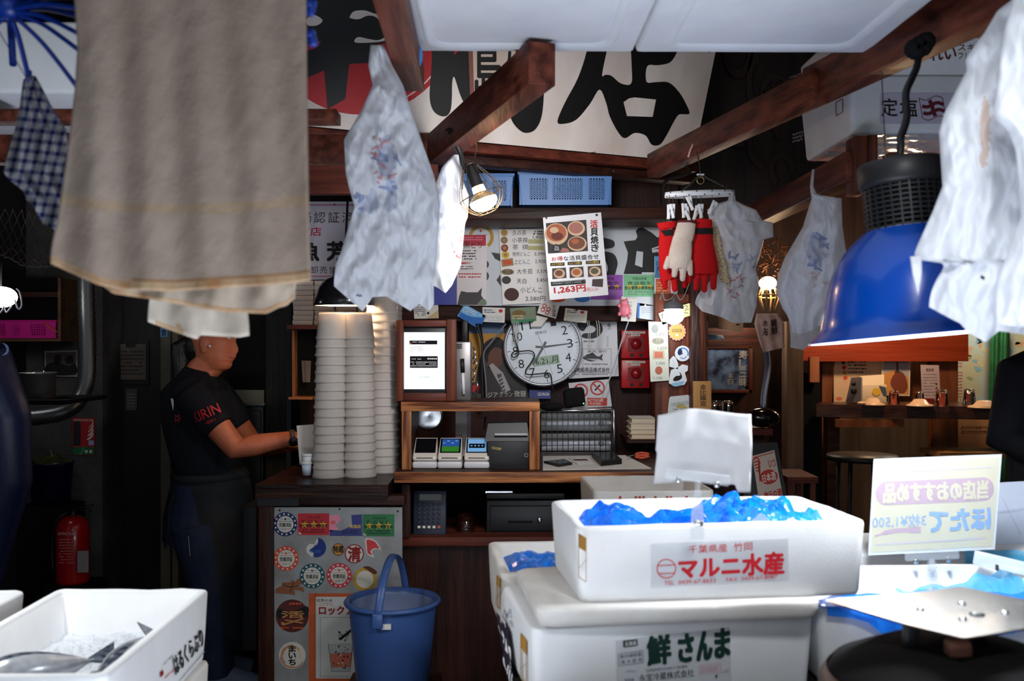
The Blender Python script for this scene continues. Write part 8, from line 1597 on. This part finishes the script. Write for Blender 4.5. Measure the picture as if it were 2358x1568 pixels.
for k in range(4): m.sp(pl, [(200 + 1.5 * k, 1012 - 9 * k), (208 + k, 1004 - 9 * k), (215, 996 - 9 * k), (214, 1004 - 9 * k), (206, 1012 - 9 * k)], SEALP, 2)
m.rc(pl, 196, 1036, 202, 1043, SEALP, 2); m.rc(pl, 206, 1036, 212, 1043, SEALP, 2); m.build('sign_print', t)
t = thing('fire_extinguisher', 'red fire extinguisher standing against the dark left wall', 'fire extinguisher', P(170, 1340, 4.5)); xr_ = .072; c = P(168, 1340, 4.5)
c.z = 0
hz_ = P(0, 1186, 4.5).z; z0_ = P(0, 1340, 4.5).z; c.z = z0_; H_ = hz_ - z0_
m = MB(); EXR = mat('extinguisher_red', S(176, 14, 22), .25, coat=.3); m.lathe([(.001, 0), (xr_ * .96, 0), (xr_, .012), (xr_, H_ - .06), (xr_ * .9, H_ - .03), (xr_ * .6, H_ - .008), (.02, H_), (.001, H_)], c, EXR, 36); m.build('cylinder', t)
m = MB(); m.lathe([(.018, H_), (.02, H_ + .02), (.001, H_ + .03)], c, BLACK, 16); m.tube([c + V((-.02, 0, H_ + .02)), c + V((.03, 0, H_ + .03)), c + V((.09, 0, H_ + .045))], .006, BLACK, 8); m.tube([c + V((.0, 0, H_ + .02)), c + V((.08, 0, H_ + .02))], .005, BLACK, 8); m.build('valve_handle', t)
m = MB(); m.tube(smoothpts([c + V((-.02, -.01, H_ + .015)), c + V((-.06, -.03, H_ - .02)), c + V((-.085, -.02, H_ * .6)), c + V((-.08, -.02, .05))], 5), .008, BLACK, 8); m.build('hose', t)
m = MB(); pl = Plane(c + V((0, -xr_ - .002, 0)), (0, -1, 0)); m.tx(pl, 'EXTINCTEUR', (134, 1226, 170, 1232), SEALP, 1, .02); m.scrib(pl, 136, 1240, 170, 1300, 9, flat('ext_print', 200, 150, 146), 1, 6, .3); m.rc(pl, 178, 1268, 204, 1318, flat('ext_label', 150, 144, 144), 1); m.build('printed_label', t)
m = MB(); m.bx(c.x - .1, c.x + .12, 4.42, 4.6, 0, z0_, MBLACK); m.build('plinth', label='black plinth under the fire extinguisher', cat='plinth')
t = thing('waste_bin', 'dark blue waste bin with scraps showing over its rim at the left', 'bin', P(118, 1160, 4.78)); m = MB(); c = P(118, 1160, 4.78); NB = mat('navy_bin', S(10, 16, 60), .4)
m.lathe([(.001, 0), (.085, 0), (.1, .195), (.104, .195), (.104, .202), (.096, .202), (.082, .01), (.001, .01)], c, NB, 32); m.build('bin_body', t)
m = MB(); m.blob(c + V((0, 0, .196)), (.08, .08, .034), mat('green_scraps', S(74, 82, 44), .3, col2=S(40, 40, 24), vscale=20), 22, 3, .6, 24); m.tube([c + V((.02, 0, .18)), c + V((-.005, 0, .26))], .0015, LGREY, 4); m.build('food_scraps', label='greenish scraps heaped in the dark blue bin', cat='scraps', kind='stuff')
m = MB(); m.bx(c.x - .12, c.x + .12, 4.68, 4.88, 0, c.z, MBLACK); m.build('dark_stand', label='dark stand carrying the blue waste bin', cat='stand')
